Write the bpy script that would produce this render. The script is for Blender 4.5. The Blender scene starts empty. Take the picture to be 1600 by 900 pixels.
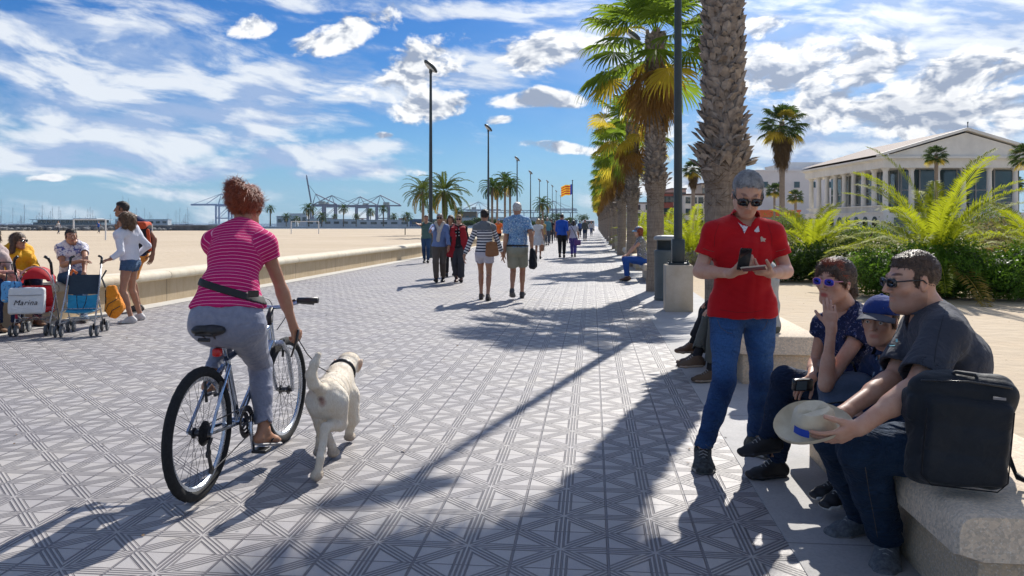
import bpy, math, random
import numpy as np
from mathutils import Vector as V, Matrix, Euler
PI = math.pi
rnd = random.Random(7)
NR = np.random.RandomState(5)
S = bpy.context.scene
C = S.collection
FOC, HC, Y0 = 1280.0, 1.40, 349.0            # focal length (px of a 1600 px wide frame), eye height, horizon

def G(px, py, z=0.0):
    """ground point (height z) seen at a pixel of the photograph"""
    Y = FOC * (HC - z) / (py - Y0)
    return V(((px - 800) * Y / FOC, Y, z))

def P(px, py, Y):
    return V(((px - 800) * Y / FOC, Y, HC - (py - Y0) * Y / FOC))

# ------------------------------------------------------------------ materials
def new_mat(name):
    m = bpy.data.materials.new(name); m.use_nodes = True
    nt = m.node_tree; nt.nodes.clear()
    out = nt.nodes.new('ShaderNodeOutputMaterial')
    b = nt.nodes.new('ShaderNodeBsdfPrincipled')
    nt.links.new(b.outputs[0], out.inputs[0])
    return m, nt, b, out

class NB:
    """small node-graph writer"""
    def __init__(s, nt): s.nt = nt
    def n(s, t, **k):
        x = s.nt.nodes.new(t)
        for a, b in k.items(): setattr(x, a, b)
        return x
    def put(s, sock, v):
        if isinstance(v, bpy.types.NodeSocket): s.nt.links.new(v, sock)
        elif v is not None:
            if hasattr(sock.default_value, '__len__') and not hasattr(v, '__len__'): v = [v] * len(sock.default_value)
            if hasattr(sock.default_value, '__len__') and len(sock.default_value) == 4 and len(v) == 3: v = (*v, 1)
            sock.default_value = v
    def m(s, op, a, b=None, c=None, clamp=False):
        x = s.n('ShaderNodeMath', operation=op, use_clamp=clamp)
        s.put(x.inputs[0], a)
        if b is not None: s.put(x.inputs[1], b)
        if c is not None: s.put(x.inputs[2], c)
        return x.outputs[0]
    def vm(s, op, a, b=None):
        x = s.n('ShaderNodeVectorMath', operation=op)
        s.put(x.inputs[0], a)
        if b is not None: s.put(x.inputs[1], b)
        return x.outputs[0] if op not in ('DOT_PRODUCT', 'LENGTH', 'DISTANCE') else x.outputs[1]
    def mix(s, f, a, b, mode='MIX'):
        x = s.n('ShaderNodeMix', data_type='RGBA', blend_type=mode)
        s.put(x.inputs[0], f); s.put(x.inputs[6], a); s.put(x.inputs[7], b)
        return x.outputs[2]
    def noise(s, vec, scale, detail=4, rough=.55, dist=0, dim='3D', out=0):
        x = s.n('ShaderNodeTexNoise', noise_dimensions=dim)
        if vec is not None: s.put(x.inputs['Vector'], vec)
        s.put(x.inputs['Scale'], scale); s.put(x.inputs['Detail'], detail); s.put(x.inputs['Roughness'], rough); s.put(x.inputs['Distortion'], dist)
        return x.outputs[out]
    def vor(s, vec, scale, feature='F1', out=0, rand=1):
        x = s.n('ShaderNodeTexVoronoi', feature=feature)
        s.put(x.inputs['Vector'], vec); s.put(x.inputs['Scale'], scale); s.put(x.inputs['Randomness'], rand)
        return x.outputs[out]
    def mr(s, v, a, b, c=0, d=1, smooth=False):
        x = s.n('ShaderNodeMapRange', interpolation_type='SMOOTHSTEP' if smooth else 'LINEAR')
        for i, q in enumerate((v, a, b, c, d)): s.put(x.inputs[i], q)
        return x.outputs[0]
    def obj(s): return s.n('ShaderNodeTexCoord').outputs['Object']
    def gen(s): return s.n('ShaderNodeTexCoord').outputs['Generated']
    def sep(s, v):
        x = s.n('ShaderNodeSeparateXYZ'); s.put(x.inputs[0], v); return x.outputs
    def comb(s, a, b, c):
        x = s.n('ShaderNodeCombineXYZ'); s.put(x.inputs[0], a); s.put(x.inputs[1], b); s.put(x.inputs[2], c); return x.outputs[0]
    def scale(s, v, k): return s.vm('MULTIPLY', v, k)
    def bump(s, h, strength=.3, dist=.01, nrm=None):
        x = s.n('ShaderNodeBump'); s.put(x.inputs['Strength'], strength); s.put(x.inputs['Distance'], dist); s.put(x.inputs['Height'], h)
        if nrm is not None: s.put(x.inputs['Normal'], nrm)
        return x.outputs[0]
    def attr(s, name, out=2):
        x = s.n('ShaderNodeAttribute', attribute_name=name); return x.outputs[out]

MATS = {}
def M(name, col, rough=.6, spec=.5, metal=0, vary=.15, vs=8, bump=0, bs=60, bd=.004, col2=None, sheen=0, coat=0, sub=0, transl=0, attrs=False):
    """generic weathered surface: two-scale colour variation and fine relief"""
    if name in MATS: return MATS[name]
    m, nt, b, out = new_mat(name); N = NB(nt)
    oc = N.obj()
    base = (*col, 1)
    c2 = (*(col2 or tuple(max(0, x * (1 - vary * 1.6)) for x in col)), 1)
    nz = N.noise(oc, vs, 5, .6)
    c = N.mix(N.mr(nz, .3, .7), c2, base)
    if attrs: c = N.mix(1.0, c, N.attr('tint', 0), 'MULTIPLY')
    N.put(b.inputs['Base Color'], c)
    N.put(b.inputs['Roughness'], N.mr(N.noise(oc, vs * 3, 3), .3, .7, max(.02, rough - .08), min(1, rough + .08)))
    b.inputs['Specular IOR Level'].default_value = spec
    b.inputs['Metallic'].default_value = metal
    if sheen: b.inputs['Sheen Weight'].default_value = sheen
    if coat: b.inputs['Coat Weight'].default_value = coat
    if sub:
        b.inputs['Subsurface Weight'].default_value = sub; b.inputs['Subsurface Radius'].default_value = (.012, .005, .003); b.inputs['Subsurface Scale'].default_value = 1
    if bump: N.put(b.inputs['Normal'], N.bump(N.noise(oc, bs, 5, .6), bump, bd))
    if transl:
        t = N.n('ShaderNodeBsdfTranslucent'); N.put(t.inputs[0], c)
        x = N.n('ShaderNodeMixShader'); x.inputs[0].default_value = transl
        nt.links.new(b.outputs[0], x.inputs[1]); nt.links.new(t.outputs[0], x.inputs[2]); nt.links.new(x.outputs[0], out.inputs[0])
    MATS[name] = m
    return m

def metal_mat(name, col, rough=.3): return M(name, col, rough, .5, 1, .1, 20)

# ------------------------------------------------------------------ meshes
def mesh_np(name, v, f, smooth=True):
    """mesh from an (n,3) array and an (m,4) or (m,3) face array"""
    me = bpy.data.meshes.new(name)
    v = np.asarray(v, dtype=np.float32); f = np.asarray(f, dtype=np.int32)
    me.vertices.add(len(v)); me.vertices.foreach_set('co', v.ravel())
    k = f.shape[1] if len(f) else 4
    me.loops.add(f.size); me.loops.foreach_set('vertex_index', f.ravel())
    me.polygons.add(len(f)); me.polygons.foreach_set('loop_start', np.arange(len(f), dtype=np.int32) * k)
    me.update(calc_edges=True)
    if smooth: me.polygons.foreach_set('use_smooth', np.ones(len(f), dtype=bool))
    me.validate(verbose=False)
    return me

class MB:
    """collects simple shapes into one mesh"""
    def __init__(s): s.v = []; s.f = []; s.m = []; s.cur = 0; s.mats = []
    def use(s, mat):
        if mat not in s.mats: s.mats.append(mat)
        s.cur = s.mats.index(mat); return s
    def add(s, vs, fs):
        o = len(s.v); s.v += [tuple(x) for x in vs]; s.f += [tuple(i + o for i in f) for f in fs]; s.m += [s.cur] * len(fs)
    def box(s, c, size, rz=0, R=None, bev=0, taper=1):
        c = V(c); hx, hy, hz = [x / 2 for x in size]
        R = R or Matrix.Rotation(rz, 3, 'Z')
        if bev <= 0:
            vs = [c + R @ V((x * (taper if z > 0 else 1), y * (taper if z > 0 else 1), z)) for z in (-hz, hz) for x, y in ((-hx, -hy), (hx, -hy), (hx, hy), (-hx, hy))]
            s.add(vs, [(3, 2, 1, 0), (4, 5, 6, 7), (0, 1, 5, 4), (1, 2, 6, 5), (2, 3, 7, 6), (3, 0, 4, 7)]); return s
        e = min(bev, hx * .95, hy * .95, hz * .95); vs = []
        rings = [(-hz, e), (-hz + e * .3, e * .3), (-hz + e, 0), (hz - e, 0), (hz - e * .3, e * .3), (hz, e)]
        for z, ins in rings:
            x0, y0 = hx - ins, hy - ins
            k = e
            for sx, sy, pts in ((-1, -1, ((0, 1), (.3, .3), (1, 0))), (1, -1, ((1, 0), (.3, .3), (0, 1))), (1, 1, ((0, 1), (.3, .3), (1, 0))), (-1, 1, ((1, 0), (.3, .3), (0, 1)))):
                for a, b in pts: vs.append(c + R @ V((sx * (x0 - k * a), sy * (y0 - k * b), z)))
        n = 12; fs = [tuple(range(n - 1, -1, -1)), tuple(range(5 * n, 6 * n))]
        for r in range(5):
            for i in range(n):
                j = (i + 1) % n; fs.append((r * n + i, r * n + j, (r + 1) * n + j, (r + 1) * n + i))
        s.add(vs, fs); return s
    def tube(s, pts, rad, n=8, cap=True, flat=None, closed=False):
        pts = [V(p) for p in pts]; m = len(pts)
        rad = [rad] * m if not hasattr(rad, '__len__') else list(rad)
        vs = []; up = None
        for i in range(m):
            if closed: t = (pts[(i + 1) % m] - pts[i - 1]).normalized()
            else: t = (pts[min(i + 1, m - 1)] - pts[max(i - 1, 0)]).normalized()
            if up is None:
                up = flat[1] if flat and len(flat) > 1 else (V((0, 0, 1)) if abs(t.z) < .9 else V((1, 0, 0)))
            a = t.cross(up)
            a = a.normalized() if a.length > 1e-6 else V((1, 0, 0)); b = a.cross(t).normalized(); up = b
            fx = flat[0] if flat else 1
            for k in range(n):
                q = 2 * PI * k / n
                vs.append(pts[i] + a * (math.cos(q) * rad[i]) + b * (math.sin(q) * rad[i] * fx))
        fs = []
        for i in range(m if closed else m - 1):
            i2 = (i + 1) % m
            for k in range(n):
                k2 = (k + 1) % n; fs.append((i * n + k, i2 * n + k, i2 * n + k2, i * n + k2))
        if cap and not closed: fs += [tuple(range(n)), tuple(range((m - 1) * n + n - 1, (m - 1) * n - 1, -1))]
        s.add(vs, fs); return s
    def lathe(s, prof, c=(0, 0, 0), n=16, R=None, cap=True, sq=1):
        c = V(c); R = R or Matrix.Identity(3); vs = []
        for r, z in prof:
            for k in range(n):
                a = 2 * PI * k / n; vs.append(c + R @ V((r * math.cos(a), r * math.sin(a) * sq, z)))
        fs = []
        for i in range(len(prof) - 1):
            for k in range(n):
                k2 = (k + 1) % n; fs.append((i * n + k, i * n + k2, (i + 1) * n + k2, (i + 1) * n + k))
        if cap: fs += [tuple(range(n - 1, -1, -1)), tuple(range((len(prof) - 1) * n, len(prof) * n))]
        s.add(vs, fs); return s
    def ball(s, c, r, n=12, R=None):
        r = (r, r, r) if not hasattr(r, '__len__') else r
        R = R or Matrix.Identity(3); c = V(c); vs = [c + R @ V((0, 0, -r[2]))]; h = n // 2
        for i in range(1, h):
            a = PI * i / h - PI / 2
            for k in range(n):
                q = 2 * PI * k / n; vs.append(c + R @ V((r[0] * math.cos(a) * math.cos(q), r[1] * math.cos(a) * math.sin(q), r[2] * math.sin(a))))
        vs.append(c + R @ V((0, 0, r[2]))); L = len(vs) - 1; fs = []
        for k in range(n):
            k2 = (k + 1) % n
            fs.append((0, 1 + k2, 1 + k))
            for i in range(h - 2): fs.append((1 + i * n + k, 1 + i * n + k2, 1 + (i + 1) * n + k2, 1 + (i + 1) * n + k))
            fs.append((1 + (h - 2) * n + k, 1 + (h - 2) * n + k2, L))
        s.add(vs, fs); return s
    def prism(s, poly, d, origin=(0, 0, 0), ax=((1, 0, 0), (0, 0, 1)), nrm=None):
        """outline poly in the plane of ax, extruded by the vector d"""
        o = V(origin); a, b = V(ax[0]), V(ax[1]); d = V(d); n = len(poly)
        lo = [o + a * x + b * y for x, y in poly]; vs = lo + [p + d for p in lo]
        s.add(vs, [tuple(range(n - 1, -1, -1)), tuple(range(n, 2 * n))] + [(i, (i + 1) % n, n + (i + 1) % n, n + i) for i in range(n)]); return s
    def strip(s, a, b):
        """quad strip between two point rows"""
        n = len(a); s.add(list(a) + list(b), [(i, i + 1, n + i + 1, n + i) for i in range(n - 1)]); return s
    def obj(s, name, mat=None, parent=None, smooth=False, loc=None):
        me = bpy.data.meshes.new(name)
        v = s.v
        if loc is not None: v = [(a - loc[0], b - loc[1], c - loc[2]) for a, b, c in s.v]
        me.from_pydata(v, [], s.f)
        mats = s.mats or [mat]
        for x in mats: me.materials.append(x)
        if len(mats) > 1: me.polygons.foreach_set('material_index', s.m)
        if smooth:
            me.polygons.foreach_set('use_smooth', [True] * len(me.polygons))
            if smooth is not True: me.set_sharp_from_angle(angle=math.radians(smooth))
        me.update()
        o = bpy.data.objects.new(name, me); C.objects.link(o)
        if parent is not None: o.parent = parent
        if loc is not None and parent is None: o.location = loc
        return o

def obj_np(name, v, f, mat, parent=None, loc=None, smooth=True, attrs=None):
    if loc is not None: v = np.asarray(v) - np.array(loc)
    me = mesh_np(name, v, f, smooth)
    if mat is not None:
        for x in (mat if isinstance(mat, (list, tuple)) else [mat]): me.materials.append(x)
    for k, a in (attrs or {}).items():
        if a.ndim == 1:
            at = me.attributes.new(k, 'FLOAT', 'POINT'); at.data.foreach_set('value', a.astype(np.float32))
        else:
            at = me.attributes.new(k, 'FLOAT_COLOR', 'POINT')
            c = np.ones((len(a), 4), np.float32); c[:, :3] = a; at.data.foreach_set('color', c.ravel())
    o = bpy.data.objects.new(name, me); C.objects.link(o)
    if parent is not None: o.parent = parent
    elif loc is not None: o.location = loc
    return o

def tag(o, label=None, cat=None, group=None, kind=None):
    if label: o['label'] = label
    if cat: o['category'] = cat
    if group: o['group'] = group
    if kind: o['kind'] = kind
    return o

def thing(name, label, cat, loc=(0, 0, 0), rz=0, group=None):
    o = bpy.data.objects.new(name, None); C.objects.link(o); o.empty_display_size = .2
    o.location = loc; o.rotation_euler = (0, 0, rz)
    return tag(o, label, cat, group)

def copy_tree(o, parent=None):
    c = o.copy(); C.objects.link(c); c.parent = parent
    for ch in list(o.children): copy_tree(ch, c)
    return c

# ------------------------------------------------------------------ implicit surfaces
def _n(a): return np.array(a, dtype=np.float32)

def frame_from(z, x_hint):
    z = V(z).normalized(); x = V(x_hint); x = x - z * x.dot(z)
    x = x.normalized() if x.length > 1e-5 else z.orthogonal().normalized()
    return x, z.cross(x).normalized(), z

class Sdf:
    """smooth union of tapered limbs and ellipsoids, polygonised with surface nets"""
    def __init__(s, vox=.01): s.vox = vox; s.pr = []; s.disp = None; s.post = []
    def cone(s, a, b, ra, rb, k=.02, sub=False, clip=()):
        a, b = _n(a), _n(b); r = max(ra, rb)
        s.pr.append(('c', a, b, ra, rb, k, sub, np.minimum(a, b) - r, np.maximum(a, b) + r, clip)); return s
    def ell(s, c, r, R=None, k=.02, sub=False, clip=()):
        c = _n(c); R = np.eye(3, dtype=np.float32) if R is None else np.array(R, dtype=np.float32)
        r = _n(r); ext = np.sqrt(((R * r) ** 2).sum(1))
        s.pr.append(('e', c, r, R, None, k, sub, c - ext, c + ext, clip)); return s
    def seg(s, a, b, wa, da, wb, db, side, k=.03, sub=False, clip=(), ea=None, eb=None):
        """elliptical limb: half width w along side, half depth d across it"""
        x, y, z = frame_from(V(b) - V(a), side); L = (V(b) - V(a)).length
        a, b = _n(a), _n(b); r = max(wa, wb, da, db)
        R = np.array([x, y, z], dtype=np.float32)
        s.pr.append(('s', a, b, (wa, da, wb, db, L, ea or min(wa, da) * .8, eb or min(wb, db) * .8), R, k, sub, np.minimum(a, b) - r, np.maximum(a, b) + r, clip)); return s
    def box(s, c, h, R=None, rd=.01, k=.005, sub=False, clip=()):
        c = _n(c); R = np.eye(3, dtype=np.float32) if R is None else np.array(R, dtype=np.float32)
        h = _n(h); ext = (np.abs(R) * h).sum(1)
        s.pr.append(('b', c, h, R, rd, k, sub, c - ext, c + ext, clip)); return s
    def grow(s, d):
        """copy of the prims inflated by d"""
        o = Sdf(s.vox)
        for p in s.pr:
            p = list(p); t = p[0]
            if t == 'c': p[3] += d; p[4] += d
            elif t == 'e': p[2] = p[2] + d
            elif t == 's': w = p[3]; p[3] = (w[0] + d, w[1] + d, w[2] + d, w[3] + d, w[4], w[5] + d, w[6] + d)
            elif t == 'b': p[2] = p[2] + d
            p[7] = p[7] - d; p[8] = p[8] + d; o.pr.append(tuple(p))
        return o
    def build(s, lo=None, hi=None):
        h = s.vox
        add = [p for p in s.pr if not p[6]]
        l = np.min([p[7] for p in add], 0) - 3.5 * h; u = np.max([p[8] for p in add], 0) + 3.5 * h
        if lo is not None: l = np.maximum(l, lo)
        if hi is not None: u = np.minimum(u, hi)
        n = np.ceil((u - l) / h).astype(int) + 1
        f = np.full(n, .5, np.float32)
        ax = [l[i] + h * np.arange(n[i], dtype=np.float32) for i in range(3)]
        for p in s.pr:
            t, k, sub = p[0], p[5], p[6]; pad = k + 2.5 * h
            i0 = np.clip(np.floor((p[7] - pad - l) / h).astype(int), 0, n); i1 = np.clip(np.ceil((p[8] + pad - l) / h).astype(int) + 1, 0, n)
            if (i1 <= i0).any(): continue
            X = ax[0][i0[0]:i1[0], None, None]; Y = ax[1][None, i0[1]:i1[1], None]; Z = ax[2][None, None, i0[2]:i1[2]]
            if t == 'c':
                a, b, ra, rb = p[1:5]; ba = b - a; L2 = float((ba * ba).sum()) + 1e-12
                x, y, z = X - a[0], Y - a[1], Z - a[2]
                tt = np.clip((x * ba[0] + y * ba[1] + z * ba[2]) / L2, 0, 1)
                d = np.sqrt((x - tt * ba[0]) ** 2 + (y - tt * ba[1]) ** 2 + (z - tt * ba[2]) ** 2) - (ra + (rb - ra) * tt)
            elif t == 'e':
                c, r, R = p[1], p[2], p[3]; x, y, z = X - c[0], Y - c[1], Z - c[2]
                q = [(x * R[0, i] + y * R[1, i] + z * R[2, i]) / r[i] for i in range(3)]
                k0 = np.sqrt(q[0] ** 2 + q[1] ** 2 + q[2] ** 2) + 1e-9
                k1 = np.sqrt((q[0] / r[0]) ** 2 + (q[1] / r[1]) ** 2 + (q[2] / r[2]) ** 2) + 1e-9
                d = k0 * (k0 - 1) / k1
            elif t == 's':
                a, R, (wa, da, wb, db, L, ea, eb) = p[1], p[4], p[3]; x, y, z = X - a[0], Y - a[1], Z - a[2]
                q = [x * R[i, 0] + y * R[i, 1] + z * R[i, 2] for i in range(3)]
                tt = np.clip(q[2] / L, 0, 1); tt = tt * tt * (3 - 2 * tt) * .5 + tt * .5
                w = wa + (wb - wa) * tt; dd = da + (db - da) * tt
                zz = np.where(q[2] < 0, q[2] / ea, np.where(q[2] > L, (q[2] - L) / eb, 0)); e = np.where(q[2] < 0, ea, eb)
                k0 = np.sqrt((q[0] / w) ** 2 + (q[1] / dd) ** 2 + zz ** 2) + 1e-9
                k1 = np.sqrt((q[0] / w ** 2) ** 2 + (q[1] / dd ** 2) ** 2 + (zz / e) ** 2) + 1e-9
                d = k0 * (k0 - 1) / k1
            else:
                c, hh, R, rd = p[1:5]; x, y, z = X - c[0], Y - c[1], Z - c[2]
                q = [np.abs(x * R[0, i] + y * R[1, i] + z * R[2, i]) - hh[i] + rd for i in range(3)]
                d = np.sqrt(np.maximum(q[0], 0) ** 2 + np.maximum(q[1], 0) ** 2 + np.maximum(q[2], 0) ** 2) + np.minimum(np.maximum(np.maximum(q[0], q[1]), q[2]), 0) - rd
            for c0, nn in p[9]:
                nn = V(nn).normalized(); d = np.maximum(d, (X - c0[0]) * nn[0] + (Y - c0[1]) * nn[1] + (Z - c0[2]) * nn[2])
            sl = tuple(slice(i0[i], i1[i]) for i in range(3)); g = f[sl]
            if sub:
                hh = np.maximum(k - np.abs(-d - g), 0) / k if k > 0 else 0
                f[sl] = np.maximum(g, -d) + hh * hh * k * .25
            else:
                hh = np.maximum(k - np.abs(d - g), 0) / k if k > 0 else 0
                f[sl] = np.minimum(g, d) - hh * hh * k * .25
        if s.disp is not None:
            band = np.argwhere(np.abs(f) < 3 * h + .012)
            pts = (l + band * h).astype(np.float32)
            f[band[:, 0], band[:, 1], band[:, 2]] += s.disp(pts)
        for c0, nn in s.post:
            nn = V(nn).normalized()
            f = np.maximum(f, (ax[0][:, None, None] - c0[0]) * nn[0] + (ax[1][None, :, None] - c0[1]) * nn[1] + (ax[2][None, None, :] - c0[2]) * nn[2])
        f[0] = f[-1] = .5; f[:, 0] = f[:, -1] = .5; f[:, :, 0] = f[:, :, -1] = .5
        return nets(f, l, h)

def nets(f, org, h):
    s = f < 0
    c = np.zeros(tuple(x - 1 for x in f.shape), np.int8)
    for i in (0, 1):
        for j in (0, 1):
            for k in (0, 1): c += s[i:f.shape[0] - 1 + i, j:f.shape[1] - 1 + j, k:f.shape[2] - 1 + k]
    act = (c > 0) & (c < 8)
    ijk = np.argwhere(act); idx = np.full(act.shape, -1, np.int32); idx[act] = np.arange(len(ijk))
    pos = np.zeros((len(ijk), 3)); cnt = np.zeros(len(ijk))
    for ax in range(3):
        o1, o2 = [q for q in range(3) if q != ax]
        for a in (0, 1):
            for b in (0, 1):
                p = ijk.copy(); p[:, o1] += a; p[:, o2] += b; q = p.copy(); q[:, ax] += 1
                fa = f[p[:, 0], p[:, 1], p[:, 2]]; fb = f[q[:, 0], q[:, 1], q[:, 2]]
                m = (fa < 0) != (fb < 0); t = fa[m] / (fa[m] - fb[m])
                w = p[m].astype(float); w[:, ax] += t; pos[m] += w; cnt[m] += 1
    v = org + h * pos / cnt[:, None]
    fs = []
    for ax in range(3):
        o1, o2 = [(1, 2), (2, 0), (0, 1)][ax]
        sl0 = [slice(1, -1)] * 3; sl1 = [slice(1, -1)] * 3; sl0[ax] = slice(0, -1); sl1[ax] = slice(1, None)
        a = s[tuple(sl0)]; b = s[tuple(sl1)]; m = np.argwhere(a != b)
        base = m.copy(); base[:, o1] += 1; base[:, o2] += 1
        def cell(d1, d2):
            q = base.copy(); q[:, o1] += d1; q[:, o2] += d2; return idx[q[:, 0], q[:, 1], q[:, 2]]
        quad = np.stack([cell(-1, -1), cell(0, -1), cell(0, 0), cell(-1, 0)], 1)
        flip = ~a[m[:, 0], m[:, 1], m[:, 2]]
        quad[flip] = quad[flip][:, ::-1]
        fs.append(quad)
    fs = np.concatenate(fs); fs = fs[(fs >= 0).all(1)]
    return v.astype(np.float32), fs

def folds(amp, scale=14, seed=0, stretch=(1, 1, 1), gz=None):
    """cloth wrinkles as a displacement field"""
    r = np.random.RandomState(seed); st = np.array(stretch, np.float32)
    W = [(r.randn(3) * st * scale * (1 + .9 * i), r.rand() * 6, r.randn(3) * scale * .6) for i in range(4)]
    def g(p):
        o = 0
        for i, (w, ph, w2) in enumerate(W):
            a = p @ w + ph + 1.6 * np.sin(p @ w2 + ph * 2)
            o = o + (1 - np.abs(np.sin(a)) * 1.6) / (1 + i * .6)
        o = o * amp * .55
        if gz is not None: o = o * gz(p)
        return o.astype(np.float32)
    return g

def ik(a, b, l1, l2, pole):
    a, b, pole = V(a), V(b), V(pole); d = b - a; L = d.length
    if L > (l1 + l2) * .998: 
        return a + d * (l1 / (l1 + l2))
    x = (l1 * l1 - l2 * l2 + L * L) / (2 * L); hgt = math.sqrt(max(l1 * l1 - x * x, 0)); dn = d / L
    p = pole - dn * pole.dot(dn)
    return a + dn * x + p.normalized() * hgt
# ================================================================== camera, light, sky
cam = bpy.data.objects.new('camera', bpy.data.cameras.new('camera')); C.objects.link(cam); S.camera = cam
cam.location = (0, 0, HC); cam.rotation_euler = (PI / 2, 0, 0)
cam.data.sensor_width = 36; cam.data.lens = 36 * FOC / 1600; cam.data.shift_y = -(450 - Y0) / 1600
cam.data.clip_start = .05; cam.data.clip_end = 9000
SAZ, SEL = math.radians(20.4), math.radians(39.5)
sundir = V((math.sin(SAZ) * math.cos(SEL), math.cos(SAZ) * math.cos(SEL), math.sin(SEL)))
sl = bpy.data.lights.new('sun', 'SUN'); sl.energy = 4.6; sl.angle = math.radians(.5); sl.color = (1, .95, .87)
so = bpy.data.objects.new('sun', sl); C.objects.link(so); so.rotation_euler = sundir.to_track_quat('Z', 'Y').to_euler(); so.location = (20, 40, 60)
S.view_settings.view_transform = 'Standard'; S.view_settings.look = 'None'; S.view_settings.gamma = 1; S.view_settings.exposure = .54
S.cycles.use_denoising = True
S.cycles.max_bounces = 6; S.cycles.transparent_max_bounces = 8; S.cycles.use_adaptive_sampling = True; S.cycles.adaptive_threshold = .02; S.cycles.sample_clamp_indirect = 6; S.cycles.caustics_reflective = False; S.cycles.caustics_refractive = False

def azel(px, py):
    x, y, z = (px - 800) / FOC, 1.0, (Y0 - py) / FOC
    return math.atan2(x, y), math.atan2(z, math.hypot(x, y))

def build_world():
    w = bpy.data.worlds.new('World'); S.world = w; w.use_nodes = True; nt = w.node_tree; nt.nodes.clear(); N = NB(nt)
    out = N.n('ShaderNodeOutputWorld'); bg = N.n('ShaderNodeBackground'); nt.links.new(bg.outputs[0], out.inputs[0])
    sky = N.n('ShaderNodeTexSky', sky_type='NISHITA', sun_disc=False, sun_elevation=SEL, sun_rotation=SAZ, altitude=0)
    sky.air_density = 1.0; sky.dust_density = .35; sky.ozone_density = 3.2
    d = N.n('ShaderNodeTexCoord').outputs['Generated']; x, y, z = N.sep(d)
    az = N.m('ARCTAN2', x, y); el = N.m('ARCTAN2', z, N.m('SQRT', N.m('ADD', N.m('MULTIPLY', x, x), N.m('MULTIPLY', y, y))))
    hsv = N.n('ShaderNodeHueSaturation'); N.put(hsv.inputs['Color'], sky.outputs[0]); hsv.inputs['Saturation'].default_value = 1.40; hsv.inputs['Value'].default_value = .66
    base = N.mix(1.0, hsv.outputs[0], (.56, .86, 1.20, 1), 'MULTIPLY')
    wn = N.noise(N.comb(az, N.m('MULTIPLY', el, 2.2), 0), 5, 2, .5, dim='2D', out=1)
    wx, wy, wz = N.sep(N.vm('SUBTRACT', wn, (.5, .5, .5)))
    wa = N.m('ADD', az, N.m('MULTIPLY', wx, .06)); we = N.m('ADD', el, N.m('MULTIPLY', wy, .03))
    def blobs(L):
        acc = 0.0; pv = N.comb(wa, we, 0)
        for px, py, rx, ry, rot, g in L:
            a0, e0 = azel(px, py); mp = N.n('ShaderNodeMapping', vector_type='TEXTURE'); N.put(mp.inputs[0], pv)
            mp.inputs[1].default_value = (a0, e0, 0); mp.inputs[2].default_value = (0, 0, -math.radians(rot)); mp.inputs[3].default_value = (rx / FOC * math.cos(a0) ** 2, ry / FOC, 1)
            acc = N.m('MAXIMUM', N.m('MULTIPLY_ADD', N.vm('DOT_PRODUCT', mp.outputs[0], mp.outputs[0]), -.42 * g, g), acc)
        return acc
    cum = [(380, 38, 34, 15, -8, 1), (545, 48, 85, 20, -18, 1), (650, 105, 90, 38, -25, .95), (665, 165, 65, 24, -8, 1), (845, 82, 65, 30, -5, 1), (840, 158, 62, 15, 0, 1), (866, 229, 62, 8, 3, 1),
           (590, 217, 22, 6, 0, .9), (264, 38, 14, 7, 0, .8), (780, 190, 20, 6, 0, .6), (1360, 95, 62, 34, -5, 1.1), (1500, 125, 120, 40, -8, 1.1), (1330, 175, 80, 34, 10, 1.1), (1240, 110, 85, 45, 0, 1), (1470, 180, 150, 40, 0, 1.25),
           (1185, 42, 30, 16, 0, 1), (640, 270, 40, 8, 0, .5), (72, 283, 40, 6, 0, .8), (905, 45, 45, 20, 0, .6), (1000, 200, 90, 60, 0, .7), (1150, 290, 160, 30, 0, .8)]
    strat = [(90, 55, 190, 28, -8, 1), (150, 100, 240, 40, -10, .95), (110, 150, 260, 45, -8, .9), (330, 190, 300, 34, -8, 1.05), (450, 130, 140, 40, -12, 1), (180, 230, 300, 36, -6, 1.05), (480, 170, 90, 30, -10, .9),
             (400, 255, 260, 18, -6, 1.05), (560, 268, 110, 15, -4, 1), (300, 300, 250, 9, 0, .5), (120, 268, 220, 14, 0, .9), (640, 8, 420, 14, 0, .85), (720, 112, 240, 32, -6, .7), (200, 8, 300, 10, 0, .5),
             (1430, 50, 340, 70, 0, .95), (1250, 240, 240, 60, 0, .8), (1000, 60, 160, 60, 0, .6), (1000, 290, 150, 40, 0, .65), (1560, 200, 100, 60, 0, .8), (300, 330, 700, 18, 0, .33)]
    p = N.comb(wa, N.m('MULTIPLY', N.m('ADD', we, N.m('MULTIPLY', wa, .13)), 3.4), 3.1)
    p2 = N.comb(wa, N.m('MULTIPLY', we, 1.7), 7.7)
    n1 = N.noise(p, 7.5, 6, .62, .12, '2D'); n1b = N.noise(N.vm('ADD', p, (.0, .10, 0)), 7.5, 3, .6, .35, '2D')
    n2 = N.noise(p2, 21, 7, .6, .05, '2D'); n2b = N.noise(N.vm('ADD', p2, (.004, .018, 0)), 21, 3, .6, .2, '2D')
    S_ = blobs(strat); B_ = blobs(cum)
    dens = lambda n, b, k: N.m('ADD', N.m('MULTIPLY', N.m('SUBTRACT', n, .5), k), b)
    fill_clouds = N.m('MAXIMUM', N.mr(el, .32, .62, 0, 1, True), N.mr(y, .2, -.1, 0, 1, True)); S_ = N.m('MAXIMUM', S_, N.m('MULTIPLY', fill_clouds, .50)); dA = dens(n1, S_, 2.0); dB = dens(n2, B_, 1.9)  # unseen clouds overhead and behind the camera, added to lift the ambient light
    mA = N.m('MULTIPLY', N.mr(dA, .26, .95, smooth=True), .90); mB = N.mr(dB, .38, .82, smooth=True)
    # sunward / upper side bright, undersides grey
    shA = N.mr(N.m('SUBTRACT', n1, n1b), -.10, .12); shB = N.mr(N.m('SUBTRACT', n2, n2b), -.10, .10)
    thick = N.mr(dB, .75, 1.5)
    cA = N.mix(shA, (3.4, 4.6, 7.0, 1), (8.3, 8.7, 9.2, 1))
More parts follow.
